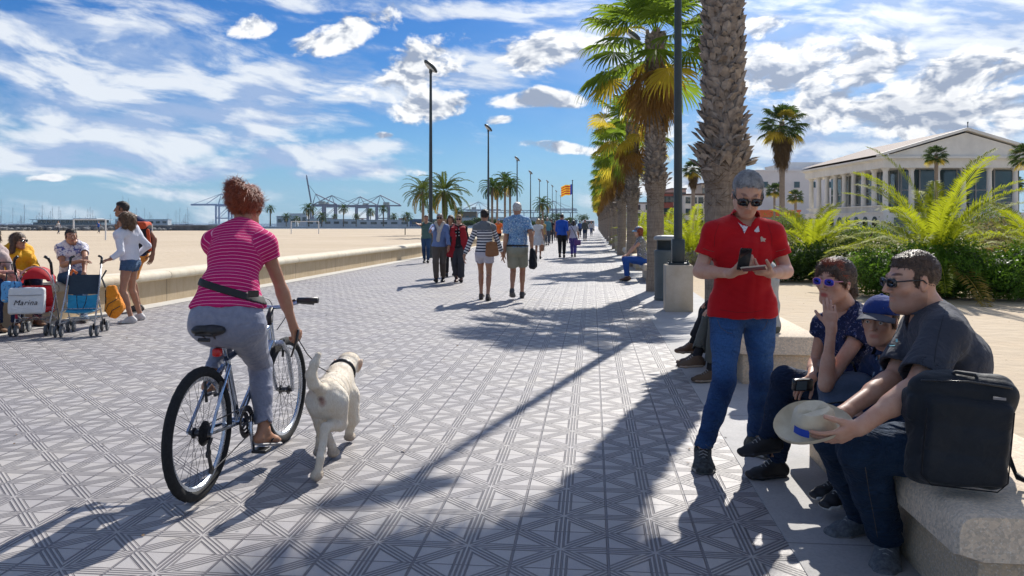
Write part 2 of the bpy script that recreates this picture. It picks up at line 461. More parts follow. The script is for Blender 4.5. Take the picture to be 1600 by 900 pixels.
    cB = N.mix(N.m('MULTIPLY', shB, N.m('SUBTRACT', 1.25, N.m('MULTIPLY', thick, .65)), clamp=True), (3.2, 3.8, 5.0, 1), (9.6, 9.7, 9.8, 1))
    veil = N.m('MULTIPLY', N.mr(az, -.15, .45, smooth=True), .42)      # thin bright veil under the sun
    veil = N.m('MULTIPLY', veil, N.mr(n1b, .3, .75))
    c = N.mix(veil, base, (7.4, 8.0, 8.7, 1))
    c = N.mix(N.mr(el, .0, .13, .50, 0, True), c, (2.2, 4.9, 8.2, 1))
    c = N.mix(mA, c, cA); c = N.mix(mB, c, cB)
    glow = N.mr(N.vm('DOT_PRODUCT', d, tuple(sundir)), math.cos(math.radians(34)), math.cos(math.radians(6)), 1, 1.7, True); c = N.vm('SCALE', c); c.node.inputs['Scale'].default_value = 1; N.put(c.node.inputs['Scale'], glow)
    N.put(bg.inputs['Color'], c); bg.inputs['Strength'].default_value = .075
build_world()

# ================================================================== ground
SL = .098; KX = .852; ANG = math.atan(SL); DX, DY = math.sin(ANG), math.cos(ANG)
def L(x, s, z=0):
    """promenade frame: x metres to the right of the right-hand kerb line, s metres along it"""
    return V((KX + x * DY + s * DX, -x * DX + s * DY, z))
WX, WS = -7.93, .1213
WANG = math.atan(WS)
def Wp(y, off=0, z=0):
    """point on the left wall's inner foot at depth y, moved off metres towards the beach"""
    if y <= 34: return V((WX + WS * y - off * math.cos(WANG), y + off * math.sin(WANG), z))
    return V((WX + WS * 34 + .098 * (y - 34) - off, y, z))

def sand_mat():
    m, nt, b, out = new_mat('sand'); N = NB(nt); oc = N.obj()
    big = N.noise(oc, .09, 4); mid = N.noise(oc, 1.3, 6, .65); fine = N.noise(oc, 45, 3)
    c = N.mix(N.mr(big, .35, .65), (.45, .365, .26, 1), (.55, .46, .345, 1))
    c = N.mix(N.mr(mid, .40, .72), c, (.50, .40, .285, 1)); c = N.mix(N.mr(fine, .35, .7, 0, .35), c, (.40, .33, .25, 1))
    N.put(b.inputs['Base Color'], c); b.inputs['Roughness'].default_value = .95; b.inputs['Specular IOR Level'].default_value = .15
    h = N.m('ADD', N.m('MULTIPLY', N.noise(oc, 2.4, 6, .62), .7), N.m('MULTIPLY', N.vor(oc, 5.5, 'SMOOTH_F1'), .35))
    N.put(b.inputs['Normal'], N.bump(h, .8, .07)); return m
SAND = sand_mat()

def grid_sheet(name, xs, ys, z, mat, parent=None, noise=0):
    xs = np.array(xs, float); ys = np.array(ys, float); X, Y = np.meshgrid(xs, ys, indexing='ij')
    Z = np.full_like(X, z)
    if noise: Z += noise * (np.sin(X * .7 + np.sin(Y * .5)) * np.sin(Y * .63 + 1.3 * np.sin(X * .31)) - 1.0)
    v = np.stack([X, Y, Z], -1).reshape(-1, 3); n, m_ = X.shape
    i = (np.arange(n - 1)[:, None] * m_ + np.arange(m_ - 1)[None]).ravel()
    return obj_np(name, v, np.stack([i, i + m_, i + m_ + 1, i + 1], 1), mat, parent)

g = grid_sheet('ground', [-4000, -600, -150, -60, -30, -15, -8, 0, 8, 15, 30, 60, 150, 600, 4000], [-60, -20, 0, 10, 20, 40, 70, 120, 200, 400, 1200, 5200], -.03, SAND); tag(g, kind='structure')

def sea_mat():
    return M('sea_water', (.02, .06, .09), .25, .5, 0, .1, 2, .3, 3, .05)
sea = MB(); sea.add([(-4000, 205, -.02), (-40, 205, -.02), (330, 640, -.02), (500, 5200, -.02), (-4000, 5200, -.02)], [(0, 1, 2, 3, 4)])
tag(sea.obj('sea_water', sea_mat()), kind='structure')

T = .402
def paving_mat():
    m, nt, b, out = new_mat('star_relief_paving'); N = NB(nt)
    oc = N.obj(); x, y, z = N.sep(oc)
    fx = N.m('SUBTRACT', N.m('FRACT', N.m('ADD', N.m('DIVIDE', x, T), .5)), .5); fy = N.m('SUBTRACT', N.m('FRACT', N.m('ADD', N.m('DIVIDE', y, T), .5)), .5)
    ax = N.m('MULTIPLY', N.m('ABSOLUTE', fx), T); ay = N.m('MULTIPLY', N.m('ABSOLUTE', fy), T)      # distance from the star lines
    dg = N.m('MULTIPLY', N.m('ABSOLUTE', N.m('SUBTRACT', ax, ay)), .7071)
    d = N.m('MINIMUM', N.m('MINIMUM', ax, ay), dg)
    def line(v, c, w): # 1 inside a groove
        return N.mr(N.m('ABSOLUTE', N.m('SUBTRACT', v, c)), w * .45, w, 1, 0, True)
    g1 = line(d, .0095, .0062); g2 = line(d, .0290, .0062)
    # outer grooves stop short of where the rows' thin joints run
    jx = line(N.m('SUBTRACT', T / 2, ax), 0, .0075); jy = line(N.m('SUBTRACT', T / 2, ay), 0, .0042)
    gr = N.m('MAXIMUM', N.m('MAXIMUM', g1, g2), N.m('MAXIMUM', jx, jy))
    cell = N.vm('FLOOR', N.comb(N.m('ADD', N.m('DIVIDE', x, T), .5), N.m('ADD', N.m('DIVIDE', y, T), .5), 0))
    wn = N.n('ShaderNodeTexWhiteNoise', noise_dimensions='2D'); N.put(wn.inputs[0], cell)
    dirt = N.noise(oc, 1.1, 6, .62); fine = N.noise(oc, 90, 3, .6); grit = N.noise(oc, 320, 2)
    c = N.mix(N.mr(dirt, .3, .72), (.35, .33, .315, 1), (.45, .42, .385, 1))
    c = N.mix(N.m('MULTIPLY', wn.outputs[0], .5), c, (.30, .285, .30, 1))
    c = N.mix(N.mr(fine, .35, .75, 0, .30), c, (.30, .29, .32, 1))
    st = N.mr(N.noise(oc, .42, 6, .7), .52, .68, 0, .55); c = N.mix(st, c, (.25, .24, .25, 1)); sd_ = N.mr(N.noise(N.vm('ADD', oc, (9, 4, 0)), .8, 7, .75), .58, .70, 0, .6); c = N.mix(sd_, c, (.50, .44, .35, 1))
    spot = N.mr(N.vor(oc, 4.1), .02, .05, .75, 0); c = N.mix(spot, c, (.10, .10, .11, 1))
    c = N.mix(N.m('MULTIPLY', gr, N.mr(dirt, .3, .7, .95, .7)), c, (.12, .11, .12, 1))
    N.put(b.inputs['Base Color'], c); N.put(b.inputs['Roughness'], N.mr(fine, .3, .7, .50, .68)); b.inputs['Specular IOR Level'].default_value = .42
    ridge = N.m('ADD', N.m('MULTIPLY', N.mr(d, .036, .030, 0, 1), .55), 0)
    h = N.m('ADD', N.m('SUBTRACT', ridge, gr), N.m('ADD', N.m('MULTIPLY', fine, .12), N.m('MULTIPLY', grit, .06)))
    h = N.m('ADD', h, N.m('MULTIPLY', N.m('ADD', N.m('MULTIPLY', fx, N.m('SUBTRACT', wn.outputs[0], .5)), N.m('MULTIPLY', fy, N.m('SUBTRACT', N.m('FRACT', N.m('MULTIPLY', wn.outputs[0], 7)), .5))), .45))
    N.put(b.inputs['Normal'], N.bump(h, 1.0, .010)); return m
star0 = V((.2095, 3.52, 0))
pv = grid_sheet('promenade_paving', np.concatenate([np.linspace(-14, .985, 12)]), [-12, 0, 5, 10, 20, 40, 80, 160, 420], 0, paving_mat()); tag(pv, kind='structure')
pv.location = star0; pv.rotation_euler = (0, 0, -ANG)

def concrete_mat(name, a, b_, sc=2.2, slab=0):
    m, nt, b, out = new_mat(name); N = NB(nt); oc = N.obj()
    n = N.noise(oc, sc, 7, .66); f = N.noise(oc, 70, 3)
    c = N.mix(N.mr(n, .32, .70), (*a, 1), (*b_, 1)); c = N.mix(N.mr(f, .4, .8, 0, .4), c, (a[0] * .6, a[1] * .6, a[2] * .6, 1))
    c = N.mix(N.mr(N.vor(oc, 4.3), 0, .03, .5, 0), c, (.12, .115, .11, 1))
    h = N.m('ADD', N.m('MULTIPLY', f, .3), n)
    if slab:
        y = N.sep(oc)[1]; j = N.mr(N.m('ABSOLUTE', N.m('SUBTRACT', N.m('FRACT', N.m('DIVIDE', y, slab)), .5)), 0, .008 / slab, 1, 0)
        c = N.mix(N.m('MULTIPLY', j, .8), c, (.12, .115, .11, 1)); h = N.m('SUBTRACT', h, j)
    N.put(b.inputs['Base Color'], c); b.inputs['Roughness'].default_value = .78; b.inputs['Specular IOR Level'].default_value = .3
    N.put(b.inputs['Normal'], N.bump(h, .4, .008)); return m
CONC = concrete_mat('smooth_concrete', (.34, .335, .33), (.44, .43, .42), slab=2.4)
st = MB(); st.box((.603, 200, -.021), (1.2, 430, .05)); o = st.obj('concrete_strip', CONC); tag(o, kind='structure'); o.location = (KX, 0, 0); o.rotation_euler = (0, 0, -ANG)
# pale kerb band in front of the left wall
kb = MB(); KM = concrete_mat('pale_kerb', (.46, .44, .40), (.56, .54, .49))
pts = [(-4, 0), (11, 0), (20, 0), (34, 0), (60, 0), (120, 0), (300, 0)]
for (a, _), (b_, _) in zip(pts, pts[1:]):
    kb.add([Wp(a, -.34, .006), Wp(b_, -.34, .006), Wp(b_, .1, .006), Wp(a, .1, .006)], [(0, 1, 2, 3)])
tag(kb.obj('pale_kerb', KM), kind='structure')

bs = MB(); yy = [-20, 0, 11, 16, 22, 28, 34, 40, 60, 90, 130, 205]
for a, b_ in zip(yy, yy[1:]):
    ks = [.3, 3, 10, 40, 400] if a < 130 else [.3, 3, 10, 40, 400]; ra = [Wp(a, k, .05) for k in ks]; rb_ = [Wp(b_, k, .05) for k in ks]; bs.strip(rb_, ra)
tag(bs.obj('beach_sand', SAND), kind='structure')
# ------------------------------------------------------------------ left wall
def wall_mat(name='weathered_stone_wall', a=(.60, .48, .33), b_=(.44, .31, .18)):
    m, nt, b, out = new_mat(name); N = NB(nt); oc = N.obj(); x, y, z = N.sep(oc)
    n = N.noise(oc, 1.6, 6, .65); streak = N.noise(N.comb(x, N.m('MULTIPLY', y, 5), N.m('MULTIPLY', z, .8)), 2, 5, .6)
    c = N.mix(N.mr(n, .3, .7), (*a, 1), (a[0] * .8, a[1] * .78, a[2] * .72, 1)); c = N.mix(N.mr(streak, .45, .75, 0, .65), c, (*b_, 1))
    pit = N.mr(N.vor(oc, 26), .03, .12, .7, 0); pit = N.m('MULTIPLY', pit, N.mr(N.noise(oc, 3), .5, .6)); c = N.mix(pit, c, (.16, .12, .08, 1))
    j = N.mr(N.m('ABSOLUTE', N.m('SUBTRACT', N.m('FRACT', N.m('DIVIDE', y, 3.0)), .5)), 0, .006, 1, 0); c = N.mix(N.m('MULTIPLY', j, .7), c, (.14, .11, .08, 1))
    N.put(b.inputs['Base Color'], c); b.inputs['Roughness'].default_value = .9; b.inputs['Specular IOR Level'].default_value = .2
    N.put(b.inputs['Normal'], N.bump(N.m('SUBTRACT', N.m('ADD', n, N.m('MULTIPLY', N.noise(oc, 40, 4), .3)), N.m('ADD', pit, j)), .5, .02)); return m
wm = wall_mat(); cm = wall_mat('pale_coping', (.72, .66, .54), (.52, .42, .30))
wr = thing('low_wall', 'long low stone wall with rounded pale coping between promenade and beach', 'wall', Wp(10.2))
def wall_run(prof, name, mat, y_list, parent):
    mb = MB(); rows = [[Wp(y, o, z) for o, z in prof] for y in y_list]; n = len(prof)
    vs = [p - parent.location for r in rows for p in r]; fs = []
    for i in range(len(rows) - 1):
        for k in range(n): k2 = (k + 1) % n; fs.append((i * n + k, i * n + k2, (i + 1) * n + k2, (i + 1) * n + k))
    fs += [tuple(range(n - 1, -1, -1)), tuple(range((len(rows) - 1) * n, len(rows) * n))]
    mb.add(vs, fs); return mb.obj(name, mat, parent, smooth=40)
ys = [10.9, 16, 22, 28, 34, 40, 50, 70, 100, 150, 260]
wall_run([(.05, -.05), (.05, .40), (.48, .40), (.48, -.05)], 'wall_face', wm, ys, wr)
wall_run([(.0, .405), (-.035, .43), (-.045, .47), (-.03, .515), (.01, .545), (.07, .555), (.46, .555), (.52, .53), (.54, .47), (.52, .405)], 'coping', cm, [10.82] + ys[1:], wr)
w2 = thing('wall_end', 'rough stone stretch of low wall behind the red stroller at the left edge', 'wall', Wp(8))
wall_run([(.45, -.05), (.45, .40), (.88, .40), (.88, -.05)], 'wall_face', wm, [2, 6, 10.9], w2)
wall_run([(.40, .405), (.365, .43), (.355, .47), (.37, .515), (.41, .545), (.47, .555), (.86, .555), (.92, .53), (.94, .47), (.92, .405)], 'coping', cm, [2, 6, 10.8], w2)

# ------------------------------------------------------------------ benches
def bench_mat(name='exposed_aggregate_stone', a=(.60, .46, .30), k=1):
    m, nt, b, out = new_mat(name); N = NB(nt); oc = N.obj()
    n = N.noise(oc, 1.8, 5, .6); v = N.vor(oc, 95, 'F1', 1); vv = N.sep(v)[0]; sp = N.noise(oc, 150, 3)
    c = N.mix(N.mr(n, .35, .65), (*a, 1), (a[0] * 1.12, a[1] * 1.12, a[2] * 1.12, 1))
    c = N.mix(N.mr(vv, .0, 1, 0, .55), c, (.30, .26, .22, 1)); c = N.mix(N.mr(sp, .55, .75, 0, .8), c, (.80, .76, .68, 1)); c = N.mix(N.mr(N.vor(oc, 30), 0, .09, .75, 0), c, (.17, .12, .08, 1))
    N.put(b.inputs['Base Color'], c); b.inputs['Roughness'].default_value = .8; b.inputs['Specular IOR Level'].default_value = .3
    N.put(b.inputs['Normal'], N.bump(N.m('ADD', n, N.m('MULTIPLY', sp, .5)), .5, .006)); return m
BM = bench_mat(); BT = bench_mat('pale_bench_slab', (.72, .58, .42))
def bench(s0, s1, label, off=.36, first=None):
    t = thing('stone_bench', label, 'bench', L(off + .38, (s0 + s1) / 2), -ANG, 'stone benches along the right of the promenade')
    if first:
        for ch in first.children:
            c = ch.copy(); C.objects.link(c); c.parent = t
        return t
    Ln = s1 - s0
    m = MB(); m.box((0.03, 0, .125), (.64, Ln - .10, .27), bev=.015); m.obj('base', BM, t, smooth=30)
    m = MB()
    prof = [(-.38, .29), (-.38, .36), (-.372, .40), (-.35, .425), (-.31, .432), (.34, .432), (.37, .42), (.38, .39), (.38, .29), (.33, .262), (-.30, .262)]
    vs = [V((x, y, z)) for y in (-Ln / 2, -Ln / 2 + .02, Ln / 2 - .02, Ln / 2) for x, z in [(px * (1 - (.03 if abs(y) > Ln / 2 - .01 else 0)), .345 + (pz - .345) * (1 - (.12 if abs(y) > Ln / 2 - .01 else 0))) for px, pz in prof]]
    n = len(prof); fs = [(i * n + k, i * n + (k + 1) % n, (i + 1) * n + (k + 1) % n, (i + 1) * n + k) for i in range(3) for k in range(n)] + [tuple(range(n - 1, -1, -1)), tuple(range(3 * n, 4 * n))]
    m.add(vs, fs); m.obj('seat_slab', BT, t, smooth=40); return t
b0 = bench(2.78, 5.05, 'nearest stone bench under the seated family and black bag')
bench(7.15, 9.4, 'stone bench just behind the standing man in red')
bench(19.4, 21.6, 'stone bench under the woman in the light blue cap')
for s, w in ((24.6, 'stone bench between the third and fourth palm trunks on the right'), (31, 'far stone bench just past the second concrete lamp pedestal'), (37.8, 'sixth stone bench from the camera along the palm row'), (45, 'tiny stone bench short of the third lamp pedestal'), (51.5, 'tiny stone bench right before the fourth lamp pedestal'), (60, 'most distant stone bench visible below the palms')):
    bench(s, s + 2.2, w, first=b0 if s > 32 else None)

# ------------------------------------------------------------------ street lamps
DK = M('dark_green_grey_paint', (.035, .05, .055), .42, .5, 0, .2, 5, .15, 90, .001)
PEDM = wall_mat('stained_concrete_pedestal', (.60, .52, .42), (.36, .26, .16)); GLS = M('lamp_glass', (.55, .58, .60), .2, .6)
def lamp_head(root, z, ang, R=1.0, arm=.28):
    d = V((math.cos(ang), math.sin(ang), 0))
    m = MB(); m.tube([(0, 0, z - .22), (0, 0, z - .05), tuple(d * -.02 + V((0, 0, z + .0)))], .055 * R, 8)
    A = Matrix((d, V((0, 0, 1)).cross(d), V((0, 0, 1)))).transposed() @ Matrix.Rotation(-math.radians(38), 3, 'Y')
    m.ball(d * .0 + V((0, 0, z + .06)), (.30 * R, .14 * R, .085 * R), 14, A); h = m.obj('lamp_head', DK, root, smooth=True)
    m = MB(); m.ball(d * .02 + V((0, 0, z + .02)), (.24 * R, .11 * R, .07 * R), 12, A); m.obj('lens', GLS, h, smooth=True)
lamps = []
def left_lamp(px, Y, top, label):
    H_ = HC + (Y0 - top) * Y / FOC
    t = thing('street_lamp', label, 'street lamp', ((px - 800) * Y / FOC, Y, 0), 0, 'tall street lamps along the beach side')
    m = MB(); m.tube([(0, 0, 0), (0, 0, 1.2), (0, 0, H_ - .1)], [.10, .085, .05], 10); m.obj('pole', DK, t, smooth=40)
    m = MB(); m.lathe([(.17, 0), (.17, .04), (.12, .08), (.12, .5), (.09, .55)], n=12); m.obj('base', DK, t, smooth=30)
    lamp_head(t, H_, math.radians(215), 1.25)
ordw = ['nearest tall street lamp on the beach side, left of the walking couple', 'second tall street lamp from the left against the sky', 'third street lamp rising beside the thin palm cluster', 'fourth street lamp from the left in the receding row', 'fifth street lamp from the left in the receding row', 'sixth street lamp from the left in the receding row', 'seventh street lamp, small and just left of the flag', 'eighth tiny street lamp crossing below the flag', 'last tiny street lamp by the far trees']
for i, (px, Y, tp) in enumerate(((673, 33.3, 106), (763, 54.9, 201), (808, 81.5, 249), (829, 103, 270), (843, 125, 282), (855.5, 150, 284), (863, 172, 291), (869, 200, 299), (876, 235, 307))):
    left_lamp(px, Y, tp, ordw[i])
def right_lamp(s, label, xo=.52, clean=True):
    t = thing('street_lamp', label, 'street lamp', L(xo, s), -ANG, 'street lamps on concrete pedestals')
    m = MB(); m.box((0, 0, .37), (.43, .43, .74), bev=.012); m.obj('pedestal', PEDM, t, smooth=30)
    m = MB(); m.box((0, 0, .755), (.33, .33, .03), bev=.004)
    for a in (-1, 1):
        for b_ in (-1, 1): m.lathe([(.018, 0), (.018, .03), (.008, .035), (.008, .06)], (a * .14, b_ * .14, .765), 8)
    m.obj('flange', DK, t, smooth=30)
    m = MB(); m.box((0, 0, .96), (.20, .20, .38), bev=.02); m.obj('fuse_box', DK, t, smooth=30)
    m = MB(); m.tube([(0, 0, 1.14), (0, 0, 3), (0, 0, 7.7)], [.068, .065, .045], 14); m.obj('pole', DK, t, smooth=40)
    lamp_head(t, 7.75, math.radians(180), 1.2)
right_lamp(13.25, 'big dark lamp post on a stained concrete pedestal beside the litter bin')
right_lamp(27.9, 'lamp post with small posters on it, second pedestal up the palm row', .50)
right_lamp(42.3, 'third lamp post from the camera among the palm trunks')
right_lamp(56.8, 'fourth and smallest lamp post among the palm trunks')
pm = MB(); c0 = L(.50, 27.9)
pm.box((c0.x - .02, c0.y - .075, 1.75), (.15, .012, .18)); pm.box((c0.x - .03, c0.y - .077, 1.98), (.11, .012, .1))
tag(pm.obj('poster', M('teal_poster', (.05, .35, .42), .6), smooth=False), 'small teal stickers on the second pedestal lamp post', 'poster')

lf = MB(); r = random.Random(5)
for k in range(420):
    x = r.uniform(-.3, 7) if k % 3 else r.uniform(-7, 1); s_ = r.uniform(2.2, 26); c_ = L(x, s_, .008); q = r.uniform(.006, .022); a = r.random() * 6; u = V((math.cos(a), math.sin(a), 0)) * q; w = V((-u.y, u.x, r.uniform(.1, .5) * q)) * .5
    lf.add([c_ - u, c_ + w, c_ + u, c_ - w], [(0, 1, 2, 3)])
tag(lf.obj('leaf_litter', M('dry_leaf_brown', (.20, .12, .06), .9)), kind='stuff')
# ------------------------------------------------------------------ litter bin
bt = thing('litter_bin', 'dark grey hooded litter bin standing behind the nearest lamp pedestal', 'litter bin', ((1041 - 800) * 14.9 / FOC, 14.9, 0), -ANG)
BG = M('bin_grey_plastic', (.10, .125, .135), .5, .4, 0, .2, 4, .1, 80, .001)
m = MB(); m.lathe([(.215, .0), (.222, .05), (.222, .06), (.21, .07), (.215, .80), (.222, .82), (.222, .90), (.20, .92)], n=20, sq=.9); m.obj('body', BG, bt, smooth=35)
m = MB()
vs = []; nseg = 14
for z in (.90, 1.10):
    for k in range(nseg + 1):
        a = -.9 + 3.14 * 1.06 * k / nseg; vs.append(V((.212 * math.cos(a), .19 * math.sin(a), z)))
    for k in range(nseg, -1, -1):
        a = -.9 + 3.14 * 1.06 * k / nseg; vs.append(V((.19 * math.cos(a), .17 * math.sin(a), z)))
n = 2 * (nseg + 1); m.add(vs, [tuple(range(n - 1, -1, -1)), tuple(range(n, 2 * n))] + [(i, (i + 1) % n, n + (i + 1) % n, n + i) for i in range(n)]); m.obj('hood', BG, bt)
m = MB(); m.lathe([(.205, 1.095), (.225, 1.11), (.226, 1.14), (.20, 1.17), (.1, 1.185)], n=20, sq=.9); m.obj('lid', M('bin_lid', (.30, .32, .33), .5), bt, smooth=35)
# ================================================================== vegetation
def leaf_mat(name, c1, c2, tr=.35, rough=.62, vs=3.0):
    m, nt, b, out = new_mat(name); N = NB(nt); oc = N.obj()
    geo = N.n('ShaderNodeNewGeometry')
    c = N.mix(N.mr(N.noise(oc, vs, 3), .35, .65), (*c1, 1), (*c2, 1))
    c = N.mix(N.m('MULTIPLY', geo.outputs['Random Per Island'], .55), c, tuple(x * .55 for x in c1) + (1,))
    N.put(b.inputs['Base Color'], c); b.inputs['Roughness'].default_value = rough; b.inputs['Specular IOR Level'].default_value = .09
    t = N.n('ShaderNodeBsdfTranslucent'); N.put(t.inputs[0], N.mix(.5, c, (c2[0] * 2.0, c2[1] * 1.9, c2[2] * .7, 1)))
    x = N.n('ShaderNodeMixShader'); x.inputs[0].default_value = tr
    nt.links.new(b.outputs[0], x.inputs[1]); nt.links.new(t.outputs[0], x.inputs[2]); nt.links.new(x.outputs[0], out.inputs[0]); return m
FAN = leaf_mat('fan_leaf_green', (.075, .135, .025), (.17, .25, .04), .45)
FANY = leaf_mat('fan_leaf_yellow', (.30, .27, .04), (.46, .36, .06), .5)
DEAD = leaf_mat('dead_frond', (.20, .115, .045), (.34, .20, .07), .30, .8)
PHX = leaf_mat('date_palm_leaf', (.13, .18, .012), (.30, .34, .03), .46)
PHO = leaf_mat('date_palm_old_leaf', (.27, .20, .05), (.40, .27, .06), .35, .7)
DTP = leaf_mat('date_palm_dark', (.05, .085, .02), (.12, .16, .03), .2)
DKG = leaf_mat('dark_leaf', (.03, .065, .015), (.06, .11, .02), .25)
HDG = leaf_mat('hedge_leaf', (.055, .13, .02), (.12, .23, .03), .34, .4, 1.5)
def bark_mat(name, a, b_, ring=0, vs=6):
    m, nt, b, out = new_mat(name); N = NB(nt); oc = N.obj(); x, y, z = N.sep(oc)
    n = N.noise(N.comb(N.m('MULTIPLY', x, 5), N.m('MULTIPLY', y, 5), N.m('MULTIPLY', z, .9)), vs, 7, .7, 1.0); r = N.noise(N.comb(x, y, N.m('MULTIPLY', z, 22)), 1.6, 4)
    c = N.mix(N.mr(n, .35, .68), (*a, 1), (*b_, 1)); c = N.mix(N.mr(r, .5, .7, 0, .45), c, (a[0] * .45, a[1] * .42, a[2] * .40, 1))
    N.put(b.inputs['Base Color'], c); b.inputs['Roughness'].default_value = .9; b.inputs['Specular IOR Level'].default_value = .15
    N.put(b.inputs['Normal'], N.bump(N.m('ADD', n, N.m('MULTIPLY', r, .35)), .9, .03)); return m
BARK = bark_mat('palm_bark', (.21, .165, .13), (.35, .29, .23)); BOOT = M('leaf_base_shard', (.38, .33, .28), .85, .2, 0, .5, 9, .6, 40, .01, col2=(.13, .105, .09)); FIB = M('brown_fibre', (.20, .13, .075), .95, .1, 0, .5, 18, 1, 60, .02)

def fan_frond(mb, base, az, el, pet, rad, seed, nseg=30, dead=False):
    r = random.Random(seed)
    d = V((math.cos(az) * math.cos(el), math.sin(az) * math.cos(el), math.sin(el)))
    side = V((-math.sin(az), math.cos(az), 0)); g = V((0, 0, -1))
    tip = base + d * pet + g * pet * (.10 if not dead else .25) * (1 + r.random() * .5)
    mid = base + d * pet * .5 + g * .02
    up = side.cross(d).normalized()
    # petiole
    w = .016
    mb.strip([base - side * w, mid - side * w, tip - side * w * .6], [base + side * w, mid + side * w, tip + side * w * .6])
    d2 = (tip - mid).normalized(); up2 = side.cross(d2).normalized(); tw = r.uniform(-.5, .5)
    side2 = (side * math.cos(tw) + up2 * math.sin(tw)).normalized(); up2 = side2.cross(d2).normalized()
    spread = math.radians(128 if not dead else 60)
    for i in range(nseg):
        a = -spread + 2 * spread * i / (nseg - 1); L_ = rad * (.80 + .20 * math.cos(a)) * r.uniform(.88, 1.05) * (1 if abs(a) < 1.9 else .8)
        dd = (d2 * math.cos(a) + side2 * math.sin(a) + up2 * .12 * abs(math.sin(a))).normalized()
        sw = dd.cross(up2).normalized(); hw = L_ * spread / nseg * .52
        p0 = tip; droop = (.32 if not dead else .5) * L_ * r.uniform(.7, 1.3)
        p1 = tip + dd * L_ * .55 + g * droop * .12; p2 = tip + dd * L_ * .80 + g * droop * .45; p3 = tip + dd * L_ * .93 + g * droop * 1.0
        z1 = up2 * (hw * (.7 if i % 2 else -.7))
        o = len(mb.v)
        vs = [p0, p1 - sw * hw + z1, p1 + sw * hw - z1, p2 - sw * hw * .55, p2 + sw * hw * .55, p3]
        mb.add(vs, [(0, 1, 2), (1, 3, 4, 2), (3, 5, 4)])

def fan_crown(seed, nf=36, rad=.78, pet=.92, nseg=30, gm=None):
    r = random.Random(seed); green = MB().use(FAN); 
    for i in range(nf):
        q = i / nf; el = math.radians(82 - 118 * q ** .85) + r.uniform(-.12, .12); az = i * 2.39996 + r.uniform(-.2, .2)
        green.use(FANY if (q > .80 and r.random() < .6) or r.random() < .06 else (gm or FAN))
        fan_frond(green, V((0, 0, .0 - .25 * q)), az, el, pet * r.uniform(.85, 1.15) * (1 if q > .15 else .7), rad * r.uniform(.85, 1.1), seed * 97 + i, nseg)
    return green
def fan_skirt(seed, nf=30, rad=.65, depth=.9, nseg=16, dm=None):
    r = random.Random(seed); b = MB().use(DEAD)
    for i in range(nf):
        q = i / nf; az = i * 2.39996 + r.uniform(-.3, .3); el = math.radians(-45 - 38 * q + r.uniform(-10, 10))
        b.use(dm or (FANY if q < .25 and r.random() < .5 else DEAD))
        fan_frond(b, V((math.cos(az) * .12, math.sin(az) * .12, -.25 - depth * q * .6)), az, el, .45 * r.uniform(.8, 1.2), rad * r.uniform(.8, 1.15), seed * 31 + i, nseg, True)
    return b
def palm_boots(seed, z0, z1, rfun, w=.12, h=.15, out=.05):
    r = random.Random(seed); m = MB(); z = z0; i = 0
    while z < z1:
        R0 = rfun(z); n = max(7, int(2 * PI * R0 / (w * .92)))
        for k in range(n):
            a = 2 * PI * (k + (i % 2) * .5) / n + r.uniform(-.1, .1); zz = z + r.uniform(-.03, .03); rag = max(0, 1 - (zz - z0) / .9)
            d = V((math.cos(a), math.sin(a), 0)); t = V((-math.sin(a), math.cos(a), 0)); ww = w * r.uniform(.32, .66); hh = h * r.uniform(.6, 1.5); oo = out * r.uniform(.3, 1.9) + rag * r.choice((0, .01, .05, .09)); hh *= 1 + .5 * rag * r.random()
            lean = t * r.uniform(-.07, .07) - V((0, 0, rag * r.uniform(0, .09)))
            b = d * (R0 - .03) + V((0, 0, zz)); th = .012
            c1 = b - t * ww; c2 = b + t * ww; m1 = b + d * (.045 + oo * .5) + V((0, 0, hh * .45)) ; 
            tl = b - t * ww * .75 + d * (.03 + oo) + V((0, 0, hh)) + lean; tr = b + t * ww * .75 + d * (.03 + oo) + V((0, 0, hh * r.uniform(.75, 1))) + lean; tm = b + d * (.055 + oo * 1.25) + V((0, 0, hh * r.uniform(1.0, 1.15))) + lean
            ib = d * -.02
            m.add([c1, m1, c2, tl, tm, tr, tl + ib, tm + ib, tr + ib], [(0, 1, 4, 3), (1, 2, 5, 4), (3, 4, 7, 6), (4, 5, 8, 7), (0, 3, 6), (2, 8, 5)])
        z += h * .50; i += 1
    return m
def trunk_mesh(H_, rfun, n=20, dz=.12, lean=(0, 0), seed=0):
    r = random.Random(seed); prof = []; z = -.05; m = MB(); rows = []
    while z < H_: rows.append(z); z += dz
    rows.append(H_); vs = []
    for z in rows:
        R0 = rfun(z)
        for k in range(n): a = 2 * PI * k / n; q = R0 * (1 + r.uniform(-.025, .025)); vs.append(V((q * math.cos(a), q * math.sin(a), z)))
    fs = [(i * n + k, i * n + (k + 1) % n, (i + 1) * n + (k + 1) % n, (i + 1) * n + k) for i in range(len(rows) - 1) for k in range(n)]; fs.append(tuple(range((len(rows) - 1) * n, len(rows) * n)))
    m.add(vs, fs); return m

